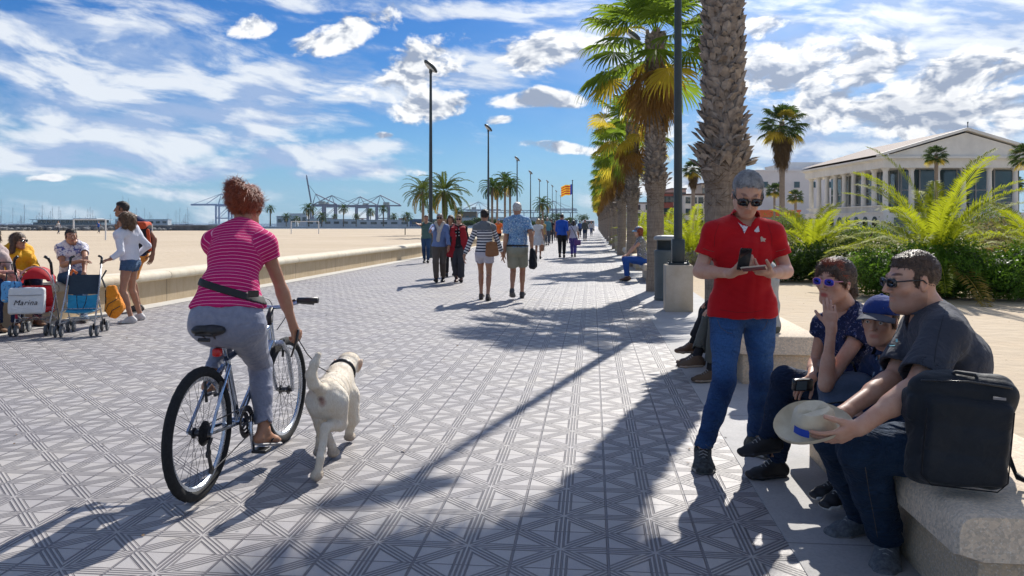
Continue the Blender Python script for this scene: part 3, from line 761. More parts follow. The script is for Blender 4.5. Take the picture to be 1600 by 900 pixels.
crownA = fan_crown(3).obj('crown'); skirtA = fan_skirt(4, 20, .55).obj('dead_skirt'); crownB = fan_crown(11, 38).obj('crown'); skirtB = fan_skirt(12, 24, .58, 1.1).obj('dead_skirt')
crownC = fan_crown(17, 40, .8, .8, 30, leaf_mat('fan_leaf_dark', (.035, .07, .018), (.07, .12, .03), .22)).obj('crown')
DEADD = leaf_mat('dark_dead_frond', (.09, .06, .035), (.16, .11, .06), .15, .9)
skirtC = fan_skirt(31, 46, .55, 2.2, dm=DEADD).obj('dead_skirt')
for o in (crownA, skirtA, crownB, skirtB, crownC, skirtC): C.objects.unlink(o)
def inst(src, parent, loc=(0, 0, 0), rz=0, sc=1, name=None):
    c = src.copy(); C.objects.link(c); c.parent = parent; c.location = loc; c.rotation_euler = (0, 0, rz); c.scale = (sc, sc, sc) if not hasattr(sc, '__len__') else sc
    return c
trunk_cache = {}
def street_palm(x, y, H_, label, R=.19, split=2.6, seed=0, variant=0, boots=True, rz=0, key=None, top=.16, cs=1.0, name='fan_palm', group='fan palms in the row beside the promenade', skirt=True, bw=.12):
    t = thing(name, label, 'palm tree', (x, y, 0), 0, group)
    f = lambda z: R * (1.12 - .12 * min(1, max(0, z) / .5)) if z < split - .15 else R * (1 + .28 * max(0, 1 - abs(z - split) / .35)) + (top - R) * max(0, (z - split) / (H_ - split)) * .35
    if key and key in trunk_cache:
        for ch in trunk_cache[key]: inst(ch, t)
    else:
        parts = [trunk_mesh(H_, f, seed=seed).obj('trunk', BARK, t, smooth=True)]
        if boots:
            b = palm_boots(seed + 1, split, H_ - .05, f, bw, bw * .95, bw * .20).obj('leaf_bases', BOOT, t); parts.append(b)
            fm = MB(); r = random.Random(seed)
            for k in range(260):
                a = r.random() * 2 * PI; z = split + r.uniform(-.45, .25); R0 = f(z) + .005; p = V((math.cos(a) * R0, math.sin(a) * R0, z)); tt = V((-math.sin(a), math.cos(a), r.uniform(-1.2, 1.2))).normalized() * r.uniform(.03, .10); dd = V((math.cos(a), math.sin(a), 0)) * r.uniform(0, .03)
                n_ = V((0, 0, .004)); fm.add([p - tt + dd * .2, p + dd - n_, p + tt + dd * .3, p + dd + n_], [(0, 1, 2, 3)])
            parts.append(fm.obj('fibre_collar', FIB, t))
        if key: trunk_cache[key] = parts
    tl_ = (rnd.uniform(-.1, .1), rnd.uniform(-.1, .1)); inst(crownC if 'gardens' in group else crownA if variant % 2 == 0 else crownB, t, (0, 0, H_), rz, cs).rotation_euler = (*tl_, rz)
    if skirt: inst(skirtC if 'gardens' in group else skirtA if variant % 2 == 0 else skirtB, t, (0, 0, H_), rz, cs)
    return t
PR = [(1130, 9.8, 7.2, .215, 2.05), (1024, 16.9, 5.3, .175, 2.2), (988, 26.6, 4.7, .18, 2.2), (971.5, 36, 4.9, .19, 2.3), (962, 45, 4.7, .19, 2.2), (956, 54, 4.9, .19, 2.2), (951.5, 63.5, 4.8, .19, 2.2), (948, 73, 4.9, .19, 2.2), (945.5, 83, 4.8, .19, 2.2), (943.5, 94, 4.9, .19, 2.2), (941.5, 106, 4.9, .19, 2.2), (940, 120, 4.9, .19, 2.2), (938.5, 138, 4.9, .19, 2.2), (937, 160, 5, .19, 2.2), (936, 185, 5, .19, 2.2)]
nth = ['nearest palm with a thick rough trunk rising behind the man in red', 'second palm of the row, full green crown left of the dark lamp post', 'third palm trunk from the camera, left of the woman in the blue cap', 'fourth palm of the receding row with yellowing skirt', 'fifth palm of the receding row', 'sixth palm of the receding row', 'seventh palm of the receding row', 'eighth palm of the receding row', 'ninth palm of the receding row', 'tenth palm of the receding row', 'eleventh palm of the receding row', 'twelfth palm of the receding row', 'thirteenth palm of the receding row', 'fourteenth palm of the receding row', 'last palm of the receding row']
for i, (px, Y, H_, R, sp) in enumerate(PR):
    street_palm((px - 800) * Y / FOC, Y, H_, nth[i], R, sp, seed=i * 5 + 1, variant=i, rz=i * 1.9 + .4, key=None if i < 4 else 'far%d' % (i % 2), cs=((1, 1.22)[i == 1] * rnd.uniform(.92, 1.1), rnd.uniform(.95, 1.2), rnd.uniform(.85, 1.15)), bw=.125 if i == 0 else .10)
for i, (px, Y, ctop, R, w) in enumerate(((1222, 62, 190, .20, 'tall fan palm with a dark hanging skirt before the white building'), (1083, 92, 262, .2, 'small distant fan palm between the lamp post and the big trunk'), (1210, 105, 295, .14, 'short fan palm against the white building wall'), (1463, 70, 240, .15, 'fan palm rising in front of the colonnade building'), (1604, 60, 240, .15, 'fan palm cut by the right edge of the photo'), (1243, 130, 305, .2, 'low dark fan palm at the foot of the white building'), (1584, 110, 285, .2, 'distant palm seen through the right end of the colonnade'))):
    H_ = HC + (Y0 - ctop) * Y / FOC; sc = {0: 1.4, 1: .95, 2: .85, 3: .78, 4: .9, 5: 1, 6: 1}[i]
    t = street_palm((px - 800) * Y / FOC, Y, H_, w, R, H_ * .9, seed=70 + i, variant=i + 1, rz=i, boots=False, cs=(sc, sc, sc), skirt=i in (0, 1), group='fan palms in the gardens on the right')
    if i == 0: inst(skirtC, t, (0, 0, H_ - .6), 2, .9)

def pinnate(mb, base, az, el, L_, seed, nl=40, leaf=.30, arch=1.0, w=.015, m1=None, m2=None):
    r = random.Random(seed); pts = []; p = V(base); e = el; n = 14
    side0 = V((-math.sin(az), math.cos(az), 0)); az2 = az
    for i in range(n + 1):
        pts.append(p.copy()); d = V((math.cos(az2) * math.cos(e), math.sin(az2) * math.cos(e), math.sin(e)))
        p = p + d * (L_ / n); e -= arch * (.035 + .085 * (i / n)) * (1.2 if el > .5 else .9); az2 += r.uniform(-.015, .015)
    if m1: mb.use(m1)
    rw = .014 * L_ / 2
    mb.strip([q - side0 * rw * (1 - i / n * .8) for i, q in enumerate(pts)], [q + side0 * rw * (1 - i / n * .8) for i, q in enumerate(pts)])
    if m2: mb.use(m2)
    for k in range(nl):
        t = .14 + .86 * k / nl; i = min(n - 1, int(t * n)); fr = t * n - i; q = pts[i].lerp(pts[i + 1], fr); d = (pts[i + 1] - pts[i]).normalized(); up = side0.cross(d).normalized() * -1
        if up.z < 0 and abs(d.z) < .9: up = -up
        ll = leaf * (math.sin(PI * min(1, t * .85 + .12)) ** .6) * r.uniform(.85, 1.1)
        for s in (-1, 1):
            ld = (d * .62 + side0 * s * .72 + up * r.uniform(.12, .42)).normalized(); nn = ld.cross(d).normalized() * w
            wv = ld.cross(up).normalized() * w
            mid = q + ld * ll * .5 + up * .01; tip = q + ld * ll - V((0, 0, ll * .14))
            mb.add([q, mid - wv, tip, mid + wv], [(0, 1, 2, 3)])
def date_crown(seed, nf, L_, low=-35, high=85, leaf=.3, nl=40, old=.2, arch=1.0, g=PHX, w=.015):
    r = random.Random(seed); m = MB().use(g)
    for i in range(nf):
        q = i / nf; el = math.radians(high - (high - low) * q ** .9 + r.uniform(-7, 7)); az = i * 2.39996 + r.uniform(-.2, .2)
        mt = PHO if (q > 1 - old and r.random() < .75) else g
        pinnate(m, (math.cos(az) * .08, math.sin(az) * .08, 0), az, el, L_ * r.uniform(.82, 1.1), seed * 53 + i, nl, leaf, arch, w, mt, mt)
    return m
def date_bush(px, Y, zc, L_, label, seed, nf=46, nl=46, leaf=.34, old=.25, low=-20):
    t = thing('date_palm_bush', label, 'palm bush', ((px - 800) * Y / FOC, Y, 0), 0, 'bushy young date palms behind the hedge')
    m = date_crown(seed, nf, L_, low, 83, leaf, nl, old, .88); o = m.obj('crown', None, t); o.location = (0, 0, zc)
    m = MB(); m.lathe([(.22, 0), (.26, .2), (.22, zc), (.12, zc + .15)], n=12); m.obj('trunk', BOOT, t, smooth=True); return t
date_bush(1462, 16.6, .60, 2.65, 'largest bushy date palm with long arching fronds right of centre', 5, 46, 62, .36, .25, -25)
date_bush(1272, 21.5, .40, 1.9, 'smaller bushy date palm behind the seated woman', 6, 40, 44, .36, .3)
date_bush(1625, 17.5, .5, 2.0, 'bushy date palm with drooping fronds at the right edge', 7, 40, 44, .36, .5)
date_bush(1082, 24, .45, 1.8, 'bushy date palm seen between the lamp pedestal and the big trunk', 8, 40, 36, .34, .2)
date_bush(1045, 33, .5, 1.9, 'distant bushy date palm just left of the lamp post', 9, 36, 30, .34, .2)
date_bush(1003, 40, .5, 1.9, 'distant bushy date palm behind the woman in the cap', 10, 36, 30, .34, .2)

def leaf_cloud(name, blobs, n, size, mat, parent=None, seed=0, shell=.35, loc=None, flat=.0):
    """many leaf faces spread through the outer part of a few overlapping ellipsoids"""
    r = np.random.RandomState(seed); w = np.array([b[1][0] * b[1][1] + b[1][0] * b[1][2] + b[1][1] * b[1][2] for b in blobs], float); w /= w.sum()
    which = r.choice(len(blobs), n, p=w); cen = np.array([b[0] for b in blobs], float)[which]; rad = np.array([b[1] for b in blobs], float)[which]
    d = r.randn(n, 3); d /= np.linalg.norm(d, axis=1)[:, None]
    lump = 1 + .16 * np.sin(d @ np.array([5, 3, 4.]) + which) + .12 * np.sin(d @ np.array([-7, 8, 6.]) * 1.7 + which * 2)
    rr = (1 - shell * r.rand(n) ** 1.6) * lump; c = cen + d * rad * rr[:, None]
    if flat is not None: c[:, 2] = np.maximum(c[:, 2], .02 + .03 * r.rand(n))
    nrm = d * .8 + r.randn(n, 3) * .6; nrm /= np.linalg.norm(nrm, axis=1)[:, None]
    u = np.cross(nrm, r.randn(n, 3)); u /= np.linalg.norm(u, axis=1)[:, None]; v = np.cross(nrm, u); s = size * r.uniform(.6, 1.35, n)[:, None]
    P4 = np.stack([c - u * s, c + v * s * .42, c + u * s, c - v * s * .42], 1).reshape(-1, 3)
    return obj_np(name, P4, np.arange(4 * n).reshape(-1, 4), mat, parent, loc, smooth=False)
STEM = M('twig_brown', (.10, .07, .045), .9, .2)
def hedge(px0, px1, Y, h, label, seed, n=9000, size=.035, depth=.55, mat=HDG, yj=.4, name='hedge'):
    r = random.Random(seed); x0, x1 = (px0 - 800) * Y / FOC, (px1 - 800) * Y / FOC; t = thing(name, label, 'hedge', ((x0 + x1) / 2, Y, 0), 0, 'clipped hedges in the sandy garden')
    k = max(2, int((x1 - x0) / .5)); bl = []
    for i in range(k):
        x = x0 + (x1 - x0) * (i + .5) / k; hh = h * r.uniform(.85, 1.08); bl.append(((x - t.location.x, r.uniform(-yj, yj) * .4, hh * .48), ((x1 - x0) / k * .85, depth, hh * .53)))
    leaf_cloud('foliage', bl, n, size, mat, t, seed)
    core = MB()
    for c_, rr in bl: core.ball(c_, tuple(q * .72 for q in rr), 12)
    core.obj('branches', DKG, t, smooth=True); return t
hedge(1352, 1500, 15.8, 1.0, 'rounded dense green hedge behind the head of the man in grey', 1, 15000, .032, .75)
hedge(1480, 1640, 15.4, 1.02, 'dense green hedge running out of the right edge', 2, 13000, .032, .75)
hedge(1195, 1300, 20.2, .95, 'dark green hedge right of the man in red', 3, 8000, .04, .7, DKG)
hedge(1300, 1362, 20.5, .85, 'low dark hedge above the seated woman in the gap between palms', 4, 5000, .04, .6, DKG)
hedge(1062, 1108, 25.5, .95, 'small clipped hedge seen between pedestal and big palm trunk', 5, 5000, .045, .6)
hedge(1150, 1215, 27, 1.0, 'hedge seen just over the shoulder of the man in red', 8, 4000, .05, .6)
for i, (px, Y, w_, h_, lb) in enumerate(((1560, 24, 2.4, 1.6, 'tangled dry greyish shrub at far right behind the hedge'), (1530, 33, 3.0, 2.3, 'leafy light green shrub before the colonnade'), (1335, 30, 2.2, 1.5, 'light green shrub left of the big bushy palm'), (1400, 34, 3, 1.6, 'wide shrub right behind the big bushy palm'), (1150, 38, 2.2, 1.8, 'leafy shrub behind the big trunk'), (1020, 50, 3, 2.2, 'leafy shrub between second and third palms'), (1240, 42, 2.6, 1.9, 'shrub behind the smaller bushy palm'))):
    t = thing('shrub', lb, 'shrub', ((px - 800) * Y / FOC, Y, 0), 0, 'loose shrubs in the garden')
    bl = [((rnd.uniform(-w_, w_) * .35, rnd.uniform(-.5, .5), h_ * rnd.uniform(.35, .62)), (w_ * .32, w_ * .3, h_ * .42)) for _ in range(6)]
    leaf_cloud('foliage', bl, 5000, .05, leaf_mat('shrub_leaf_%d' % i, *(((.16, .13, .09), (.22, .20, .12)) if i == 0 else ((.07, .12, .03), (.14, .20, .05)))), t, 30 + i, .6)
    m = MB()
    for k in range(9): a = k * .7; m.tube([(0, 0, 0), (math.cos(a) * w_ * .15, math.sin(a) * w_ * .15, h_ * .4), (math.cos(a) * w_ * .32, math.sin(a) * w_ * .3, h_ * .75)], [.03, .02, .008], 5)
    m.obj('stems', STEM, t)

# distant date palms on the beach side
dc1 = date_crown(21, 40, 2.9, -48, 80, .44, 30, .15, 1.25, DTP, .045).obj('crown'); dc2 = date_crown(22, 34, 2.3, -40, 82, .42, 24, .1, 1.5, DKG, .045).obj('crown'); C.objects.unlink(dc1); C.objects.unlink(dc2)
def far_palm(px, Y, ctop, label, sc=1, v=0, R=.2, rz=0, lean=0, group='date palms on the beach side'):
    H_ = HC + (Y0 - ctop) * Y / FOC; t = thing('date_palm', label, 'palm tree', ((px - 800) * Y / FOC, Y, 0), 0, group)
    m = MB(); m.tube([(lean, 0, -.1), (lean * .4, 0, H_ * .5), (0, 0, H_)], [R * 1.15, R * .9, R * 1.1], 9); m.obj('trunk', BARK, t, smooth=True)
    inst(dc1 if v == 0 else dc2, t, (0, 0, H_), rz, sc); return t
for i, a in enumerate(((694, 76, 300, 'largest date palm just right of the nearest beach lamp', 1.0, 0, .24), (661, 92, 300, 'smaller date palm left of the nearest beach lamp pole', .95, 0, .18), (769, 105, 292, 'leftmost thin palm of the cluster by the second lamp', .9, 1, .16), (789, 110, 283, 'middle palm of the cluster by the second lamp', .95, 1, .16), (797, 104, 290, 'rightmost palm of the cluster near the white haired man', .85, 1, .15), (777, 125, 296, 'hindmost palm of the cluster by the second lamp', .9, 1, .16), (848, 150, 318, 'small distant palm between the far lamps', .95, 1, .2), (716, 240, 330, 'tiny distant palm right of the largest date palm', .9, 1, .2))):
    far_palm(*a, rz=i * 1.1)
for i in range(12):
    px = 425 + i * 19 + rnd.uniform(-4, 4); Y = rnd.uniform(270, 420)
    far_palm(px, Y, rnd.choice((335, 338, 342, 331)) if i % 3 else 326, 'tiny dark palm before the port cranes, %s' % ('one of the taller ones' if i % 3 == 0 else 'one of the shorter ones'), rnd.uniform(.9, 1.5), 1, .25, i, group='tiny palms along the far edge of the beach ' + ('that stand taller' if i % 3 == 0 else 'that stand lower'))
# ================================================================== buildings on the right
WHT = M('white_render', (.82, .79, .71), .8, .2, 0, .12, .6, .2, 12, .01); WH2 = M('bright_white_wall', (.72, .72, .72), .8, .2, 0, .1, .3); ROOF = M('brown_roof_tile', (.13, .075, .055), .8)
def glass_mat(name='dark_window_glass', c=(.02, .05, .06), r=.06):
    return M(name, c, r, .9, 0, .2, .5)
GL = glass_mat()
def colonnade():
    x0, x1, y0, y1 = 44.4, 64.2, 98.0, 124.0; zf = 2.7; ze = 8.05; zt = 9.15
    t = thing('colonnade_building', 'large cream pavilion with columns and a triangular pediment on the right', 'building', ((x0 + x1) / 2, y0, 0)); o = t.location
    def put(m, n, mat=WHT, par=t, smooth=False): return m.obj(n, mat, par, smooth)
    def X(x, y, z): return V((x, y, z)) - o
    m = MB(); m.box(X((x0 + x1) / 2, (y0 + y1) / 2, zf / 2), (x1 - x0, y1 - y0, zf)); put(m, 'basement')
    for k in range(9):
        y = y0 + 2.2 + k * 2.7; w = MB(); w.box(X(x0 - .04, y, .95), (.12, 1.3, 1.3)); 
        w.lathe([(.65, 0), (.65, .12)], X(x0 - .10, y, 1.6), 16, Matrix.Rotation(PI / 2, 3, 'Y')); put(w, 'arched_window', GL)
    for k in range(6):
        w = MB(); w.box(X(x0 + 2 + k * 3.2, y0 - .04, 1.2), (1.4, .12, 1.8)); put(w, 'window', GL)
    m = MB(); m.box(X((x0 + x1) / 2 + .9, (y0 + y1) / 2 + .9, (zf + ze) / 2), (x1 - x0 - 5, y1 - y0 - 4.4, ze - zf)); put(m, 'glazed_hall', GL)
    fr = MB()
    for k in range(9): fr.box(X(x0 + 3.38, y0 + 3.2 + k * 2.5, (zf + ze) / 2), (.12, .18, ze - zf))
    for k in range(7): fr.box(X(x0 + 3.6 + k * 2.3, y0 + 3.08, (zf + ze) / 2), (.18, .12, ze - zf))
    for z in (zf + 1.3, zf + 2.8): fr.box(X(x0 + 3.37, (y0 + y1) / 2 + 1, z), (.12, y1 - y0 - 5, .14)); fr.box(X((x0 + x1) / 2 + 1, y0 + 3.07, z), (x1 - x0 - 5.2, .12, .14))
    put(fr, 'window_frames', M('grey_frame', (.30, .31, .31), .5))
    def col(x, y):
        c = MB(); c.lathe([(.46, 0), (.46, .18), (.40, .22), (.40, .30), (.33, .34), (.33, 1.8), (.28, ze - zf - .35), (.36, ze - zf - .30), (.36, ze - zf - .2), (.46, ze - zf - .15), (.46, ze - zf)], X(x, y, zf), 14); put(c, 'column', WHT, t, 35)
    for k in range(9): col(x0 + .55, y0 + .6 + k * 3.05)
    for k in range(1, 7): col(x0 + .55 + k * 3.12, y0 + .6)
    # entablature, cornice, pediment
    m = MB(); m.box(X((x0 + x1) / 2, (y0 + y1) / 2, (ze + zt) / 2), (x1 - x0 + .1, y1 - y0 + .1, zt - ze)); put(m, 'entablature')
    m = MB(); m.box(X((x0 + x1) / 2, (y0 + y1) / 2, zt + .12), (x1 - x0 + 1.0, y1 - y0 + 1.0, .24)); m.box(X((x0 + x1) / 2, (y0 + y1) / 2, zt - .08), (x1 - x0 + .5, y1 - y0 + .5, .15)); put(m, 'cornice')
    zr = 12.5; xm = (x0 + x1) / 2
    m = MB(); m.prism([(x0 - .1 - xm, zt + .24), (x1 + .1 - xm, zt + .24), (0, zr - .25)], (0, .6, 0), (0, -.02, 0)); put(m, 'pediment')
    m = MB()
    for s in (-1, 1):
        e = xm + s * (x1 - x0 + 1.2) / 2; a = X(e, y0 - .5, zt + .24); b_ = X(xm, y0 - .5, zr)
        d = V((0, 1.0, 0)); up = V((0, 0, .32))
        m.add([a, b_, b_ + up, a + up, a + d, b_ + d, b_ + up + d, a + up + d], [(0, 1, 2, 3), (4, 7, 6, 5), (3, 2, 6, 7), (0, 4, 5, 1), (0, 3, 7, 4)])
    put(m, 'raking_cornice')
    m = MB()
    for s in (-1, 1):
        e = xm + s * (x1 - x0 + 1.1) / 2; m.add([X(e, y0 + .5, zt + .5), X(xm, y0 + .5, zr + .28), X(xm, y1 + .4, zr + .28), X(e, y1 + .4, zt + .5)], [(0, 1, 2, 3)])
    m.add([X(x0 - .5, y1 + .4, zt + .25), X(x1 + .5, y1 + .4, zt + .25), X(xm, y1 + .4, zr + .28)], [(0, 1, 2)]); put(m, 'roof', ROOF)
    m = MB(); n = 60
    for k in range(n): m.box(X(x0 + .25, y0 + .8 + k * (y1 - y0 - 1.5) / n, zf + .42), (.14, .2, .7))
    m.box(X(x0 + .25, (y0 + y1) / 2, zf + .84), (.3, y1 - y0 - .4, .14)); m.box(X(x0 + .2, (y0 + y1) / 2, zf + .05), (.6, y1 - y0, .12)); put(m, 'balustrade')
    m = MB(); m.tube([X(xm, y0 - .4, zr + .3), X(xm, y0 - .4, zr + 1.0)], .05, 6); m.box(X(xm, y0 - .4, zr + .9), (.04, .25, .2)); put(m, 'finial', DK)
colonnade()
def block(px0, px1, Y, ptop, name, label, mat, wins=(), depth=12, roof=None, par=.35):
    x0, x1 = (px0 - 800) * Y / FOC, (px1 - 800) * Y / FOC; h = HC + (Y0 - ptop) * Y / FOC; t = thing(name, label, 'building', ((x0 + x1) / 2, Y, 0))
    m = MB(); m.box((0, depth / 2, h / 2), (x1 - x0, depth, h)); m.obj('wall', mat, t)
    m = MB(); m.box((0, depth / 2, h + par / 2), (x1 - x0 + .3, depth + .3, par)); m.obj('roof', roof or mat, t)
    nx, nz, ww, wh = wins if wins else (0, 0, 0, 0)
    for i in range(nx):
        for j in range(nz):
            w = MB(); w.box(((i + .5) / nx * (x1 - x0) - (x1 - x0) / 2, -.03, h * (j + .55) / nz), (ww, .12, wh)); f = w.obj('window', GL, t)
            s = MB(); s.box(((i + .5) / nx * (x1 - x0) - (x1 - x0) / 2, -.10, h * (j + .55) / nz - wh / 2 - .06), (ww + .3, .14, .1)); s.obj('sill', mat, f)
    return t
block(1183, 1332, 165, 268, 'white_building', 'long flat roofed white building left of the colonnade', WH2, (6, 2, 1.1, 1.2), 20)
block(1232, 1330, 176, 256, 'white_building', 'higher white block set back behind the long white building', WH2, (5, 3, 1.2, 1.3), 16)
block(1188, 1250, 150, 331, 'shop_pavilion', 'low orange and white kiosk at the foot of the white building', M('orange_wall', (.62, .13, .03), .6), (4, 1, 1.8, 1.1), 4)
for i, (a, b_, Y, tp, mt, lb) in enumerate(((1033, 1052, 190, 303, M('red_brown_wall', (.36, .09, .06), .8), 'narrow dark red house left of the lamp post'), (1050, 1072, 200, 296, M('pinkish_wall', (.52, .36, .30), .8), 'pinkish house just behind the lamp post'), (1070, 1100, 185, 305, WHT, 'cream house right of the lamp post with red shutters'), (1096, 1124, 210, 288, M('ochre_wall', (.50, .42, .32), .8), 'ochre block partly behind the big palm trunk'), (990, 1034, 220, 318, WH2, 'pale house visible between second and third palm trunks'), (960, 992, 260, 325, WHT, 'far cream house behind the palm trunks'))):
    block(a, b_, Y, tp, 'house', lb, mt, (3, 3, 1.1, 1.4), 10, ROOF)

# ================================================================== far end of the promenade, harbour, cranes
def far_box(px0, px1, Y, ptop, name, label, cat, mat, depth=6, group=None, extra=None):
    x0, x1 = (px0 - 800) * Y / FOC, (px1 - 800) * Y / FOC; h = HC + (Y0 - ptop) * Y / FOC
    t = thing(name, label, cat, ((x0 + x1) / 2, Y, 0), 0, group); m = MB(); m.box((0, depth / 2, h / 2), (x1 - x0, depth, h), bev=.05); m.obj('wall', mat, t)
    r = MB(); r.box((0, depth / 2, h + .1), (x1 - x0 + .4, depth + .4, .2)); r.obj('roof', mat, t)
    n = min(12, max(3, int((x1 - x0) / 4)))
    for k in range(n): g_ = MB(); g_.box(((k + .5) / n * (x1 - x0) - (x1 - x0) / 2, -.04, h * .55), ((x1 - x0) / n * .6, .1, h * .35)); g_.obj('window', GL, t)
    return t
# breakwater of stone blocks
STONE = M('dark_quay_stone', (.26, .27, .28), .9, .2, 0, .45, .25, .8, 1.5, .3)
bw = MB(); r = random.Random(3)
Yb = 150
bw.box(((120 - 800) * Yb / FOC - 12, Yb + 6, .5), ((345 + 300) * Yb / FOC, 6, 1.15), bev=.1)
for k in range(240):
    x = (-320 - 800) * Yb / FOC + r.random() * 68; rr = r.uniform(.3, .75)
    bw.ball((x, Yb + r.uniform(0, 3), r.uniform(.1, .5)), (rr, rr * .8, rr * .6), 6, Matrix.Rotation(r.random() * 3, 3, 'Z'))
tag(bw.obj('breakwater', STONE), 'long dark stone breakwater along the far left of the beach', 'breakwater')
PALE = M('pale_grey_panel', (.62, .66, .68), .6, .3); BLUEG = M('muted_blue_steel', (.10, .17, .30), .6, .4); CRB = M('crane_blue', (.012, .03, .12), .6, .2); CRG = M('crane_pale_grey', (.30, .36, .42), .6, .3)  # BLUEG is a muted blue, varied only by noise
t = thing('marina_building', 'long low glass fronted marina building behind the breakwater', 'building', ((105 - 800) * 480 / FOC, 480, 0))
m = MB(); m.box((0, 6, .9), (40, 12, 1.9)); m.obj('wall', M('grey_blue_glass', (.14, .2, .24), .25, .6), t)
m = MB(); m.box((0, 5, 3.55), (41, 16, .35)); m.box((10, 5, 4.1), (14, 9, .7)); m.obj('roof', PALE, t)
for k in range(15): m = MB(); m.box((-19 + k * 2.7, -2, 2.6), (.2, .2, 1.7)); m.obj('post', PALE, t)
m = MB(); m.box((0, 7, 2.6), (38, 8, 1.6)); m.obj('glazing', GL, t)
SAILH = M('white_hull', (.75, .77, .80), .4); MAST = M('grey_mast', (.30, .34, .38), .5)
def boat(px, Y, ptop, label):
    t = thing('sailing_boat', label, 'sailing boat', ((px - 800) * Y / FOC, Y, 0), rnd.uniform(-1, 1), 'moored sailing boats whose masts show over the breakwater'); h = HC + (Y0 - ptop) * Y / FOC
    m = MB(); m.prism([(-4, 1.0), (-3.4, -.2), (3, -.2), (4.6, 1.2)], (0, 2.2, 0), (0, -1.1, 0)); m.obj('hull', SAILH, t)
    m = MB(); m.tube([(0, 0, .8), (0, 0, h)], [.15, .09], 6); m.tube([(-1, 0, h * .55), (1, 0, h * .55)], .06, 4); m.tube([(0, 0, 2.3), (-3.6, 0, 2.3)], .16, 6); m.obj('mast', MAST, t)
    m = MB(); m.tube([(0, 0, h - .2), (4.5, 0, 1.2)], .035, 4); m.tube([(0, 0, h - .2), (-3.9, 0, 1)], .035, 4); m.obj('rigging', MAST, t)
rb = random.Random(8)
for i in range(46):
    px = [2, 20, 38, 34, 61, 79, 82, 66, 92, 95, 118, 137, 141, 145, 192, 201, 210, 213, 217, 226, 234, 236, 275, 281, 293, 295][i] if i < 26 else rb.uniform(-5, 345)
    tp = {2: 311, 38: 319, 66: 320, 82: 323, 192: 305, 201: 310}.get(px, rb.uniform(322, 338)); 
    if i >= 26: tp = rb.uniform(332, 342)
    boat(px, rb.uniform(560, 800), tp, {True: 'sailing boat with one of the tallest masts left of the standing pair', False: 'moored sailing boat showing only its thin mast at left'}[tp < 324])
# distant people and beach things
def truss(m, a, b_, w, n=8, r=.25):
    a, b_ = V(a), V(b_); m.tube([a, b_], r, 5)
    up = V((0, 0, w)); m.tube([a + up, b_ + up], r, 5)
    for k in range(n):
        p, q = a.lerp(b_, k / n), a.lerp(b_, (k + 1) / n); m.tube([p + (up if k % 2 else V()), q + (V() if k % 2 else up)], r * .6, 4)
def crane(px, Y, label, boom='flat', sc=1.0, mat=CRB, flip=1, group='ship to shore cranes in the distant port'):
    t = thing('port_crane', label, 'crane', ((px - 800) * Y / FOC, Y, 0), 0, group); s = sc
    m = MB()
    for x in (-13, 13):
        for y in (-9, 9): m.box((x * s, y * s, 19 * s), (3.2 * s, 2.8 * s, 38 * s))
    for z in (12, 37): 
        for y in (-9, 9): m.box((0, y * s, z * s), (27 * s, 1.2 * s, 2.2 * s))
    for y in (-9, 9): m.tube([(-13 * s, y * s, 12 * s), (13 * s, y * s, 36 * s)], .55 * s, 5)
    m.obj('portal_frame', mat, t)
    m = MB(); m.box((flip * -14 * s, 0, 39.5 * s), (52 * s, 4 * s, 3 * s)); m.tube([(flip * 12 * s, 0, 38 * s), (flip * 5 * s, 0, 62 * s), (flip * -38 * s, 0, 41 * s)], 1.3 * s, 5); m.tube([(flip * -10 * s, 0, 38 * s), (flip * 5 * s, 0, 62 * s)], .7 * s, 5); m.obj('apex_frame', mat, t)
    m = MB(); m.box((flip * -8 * s, 0, 44 * s), (13 * s, 7 * s, 6 * s)); m.obj('machine_house', M('machine_house_grey', (.24, .25, .2), .7), t)
    m = MB()
    if boom == 'up': truss(m, (flip * 14 * s, 0, 40 * s), (flip * 24 * s, 0, 96 * s), 5 * s, 9, 1.2 * s); m.tube([(flip * 5 * s, 0, 62 * s), (flip * 22 * s, 0, 84 * s)], .4 * s, 4)
    else:
        m.box((flip * 40 * s, 0, 39.5 * s), (54 * s, 4 * s, 3.6 * s)); m.tube([(flip * 5 * s, 0, 62 * s), (flip * 36 * s, 0, 41 * s)], .7 * s, 4); m.tube([(flip * 5 * s, 0, 62 * s), (flip * 62 * s, 0, 41 * s)], .45 * s, 4)
    m.obj('boom', mat, t)
crane(497, 1900, 'blue port crane with its boom raised steeply, left of the others', 'up', 1.12, flip=-1)
crane(515, 2000, 'blue port crane right beside the raised boom', flip=1, sc=1.12)
crane(566, 2150, 'third blue port crane with a flat boom', flip=-1, sc=1.15)
crane(598, 1950, 'rightmost blue port crane of the left hand group', flip=-1, sc=1.1)
crane(350, 1500, 'pale crane with slanted boom behind the cyclist\'s head', flip=-1, sc=.9, mat=M('pale_crane_blue', (.30, .40, .60), .6))
crane(745, 2300, 'pale crane behind the second beach lamp', mat=CRG, flip=1); crane(862, 2200, 'pale crane with a long beam near the flag', mat=CRG, flip=1)
t = thing('conveyor_gantry', 'long pale conveyor gantry on legs crossing behind the far palms', 'gantry', ((800 - 800) * 1500 / FOC, 1500, 0))
m = MB(); truss(m, (-85, 0, 21), (120, 0, 21), 4, 30, .7); m.obj('beam', CRG, t)
for k in range(12): m = MB(); m.tube([(-80 + k * 17, 0, 0), (-80 + k * 17, 0, 21)], .9, 5); m.obj('leg', CRG, t)
CONT = [M('container_%d' % i, c, .7) for i, c in enumerate(((.30, .09, .05), (.06, .13, .26), (.28, .26, .22), (.16, .2, .16)))]
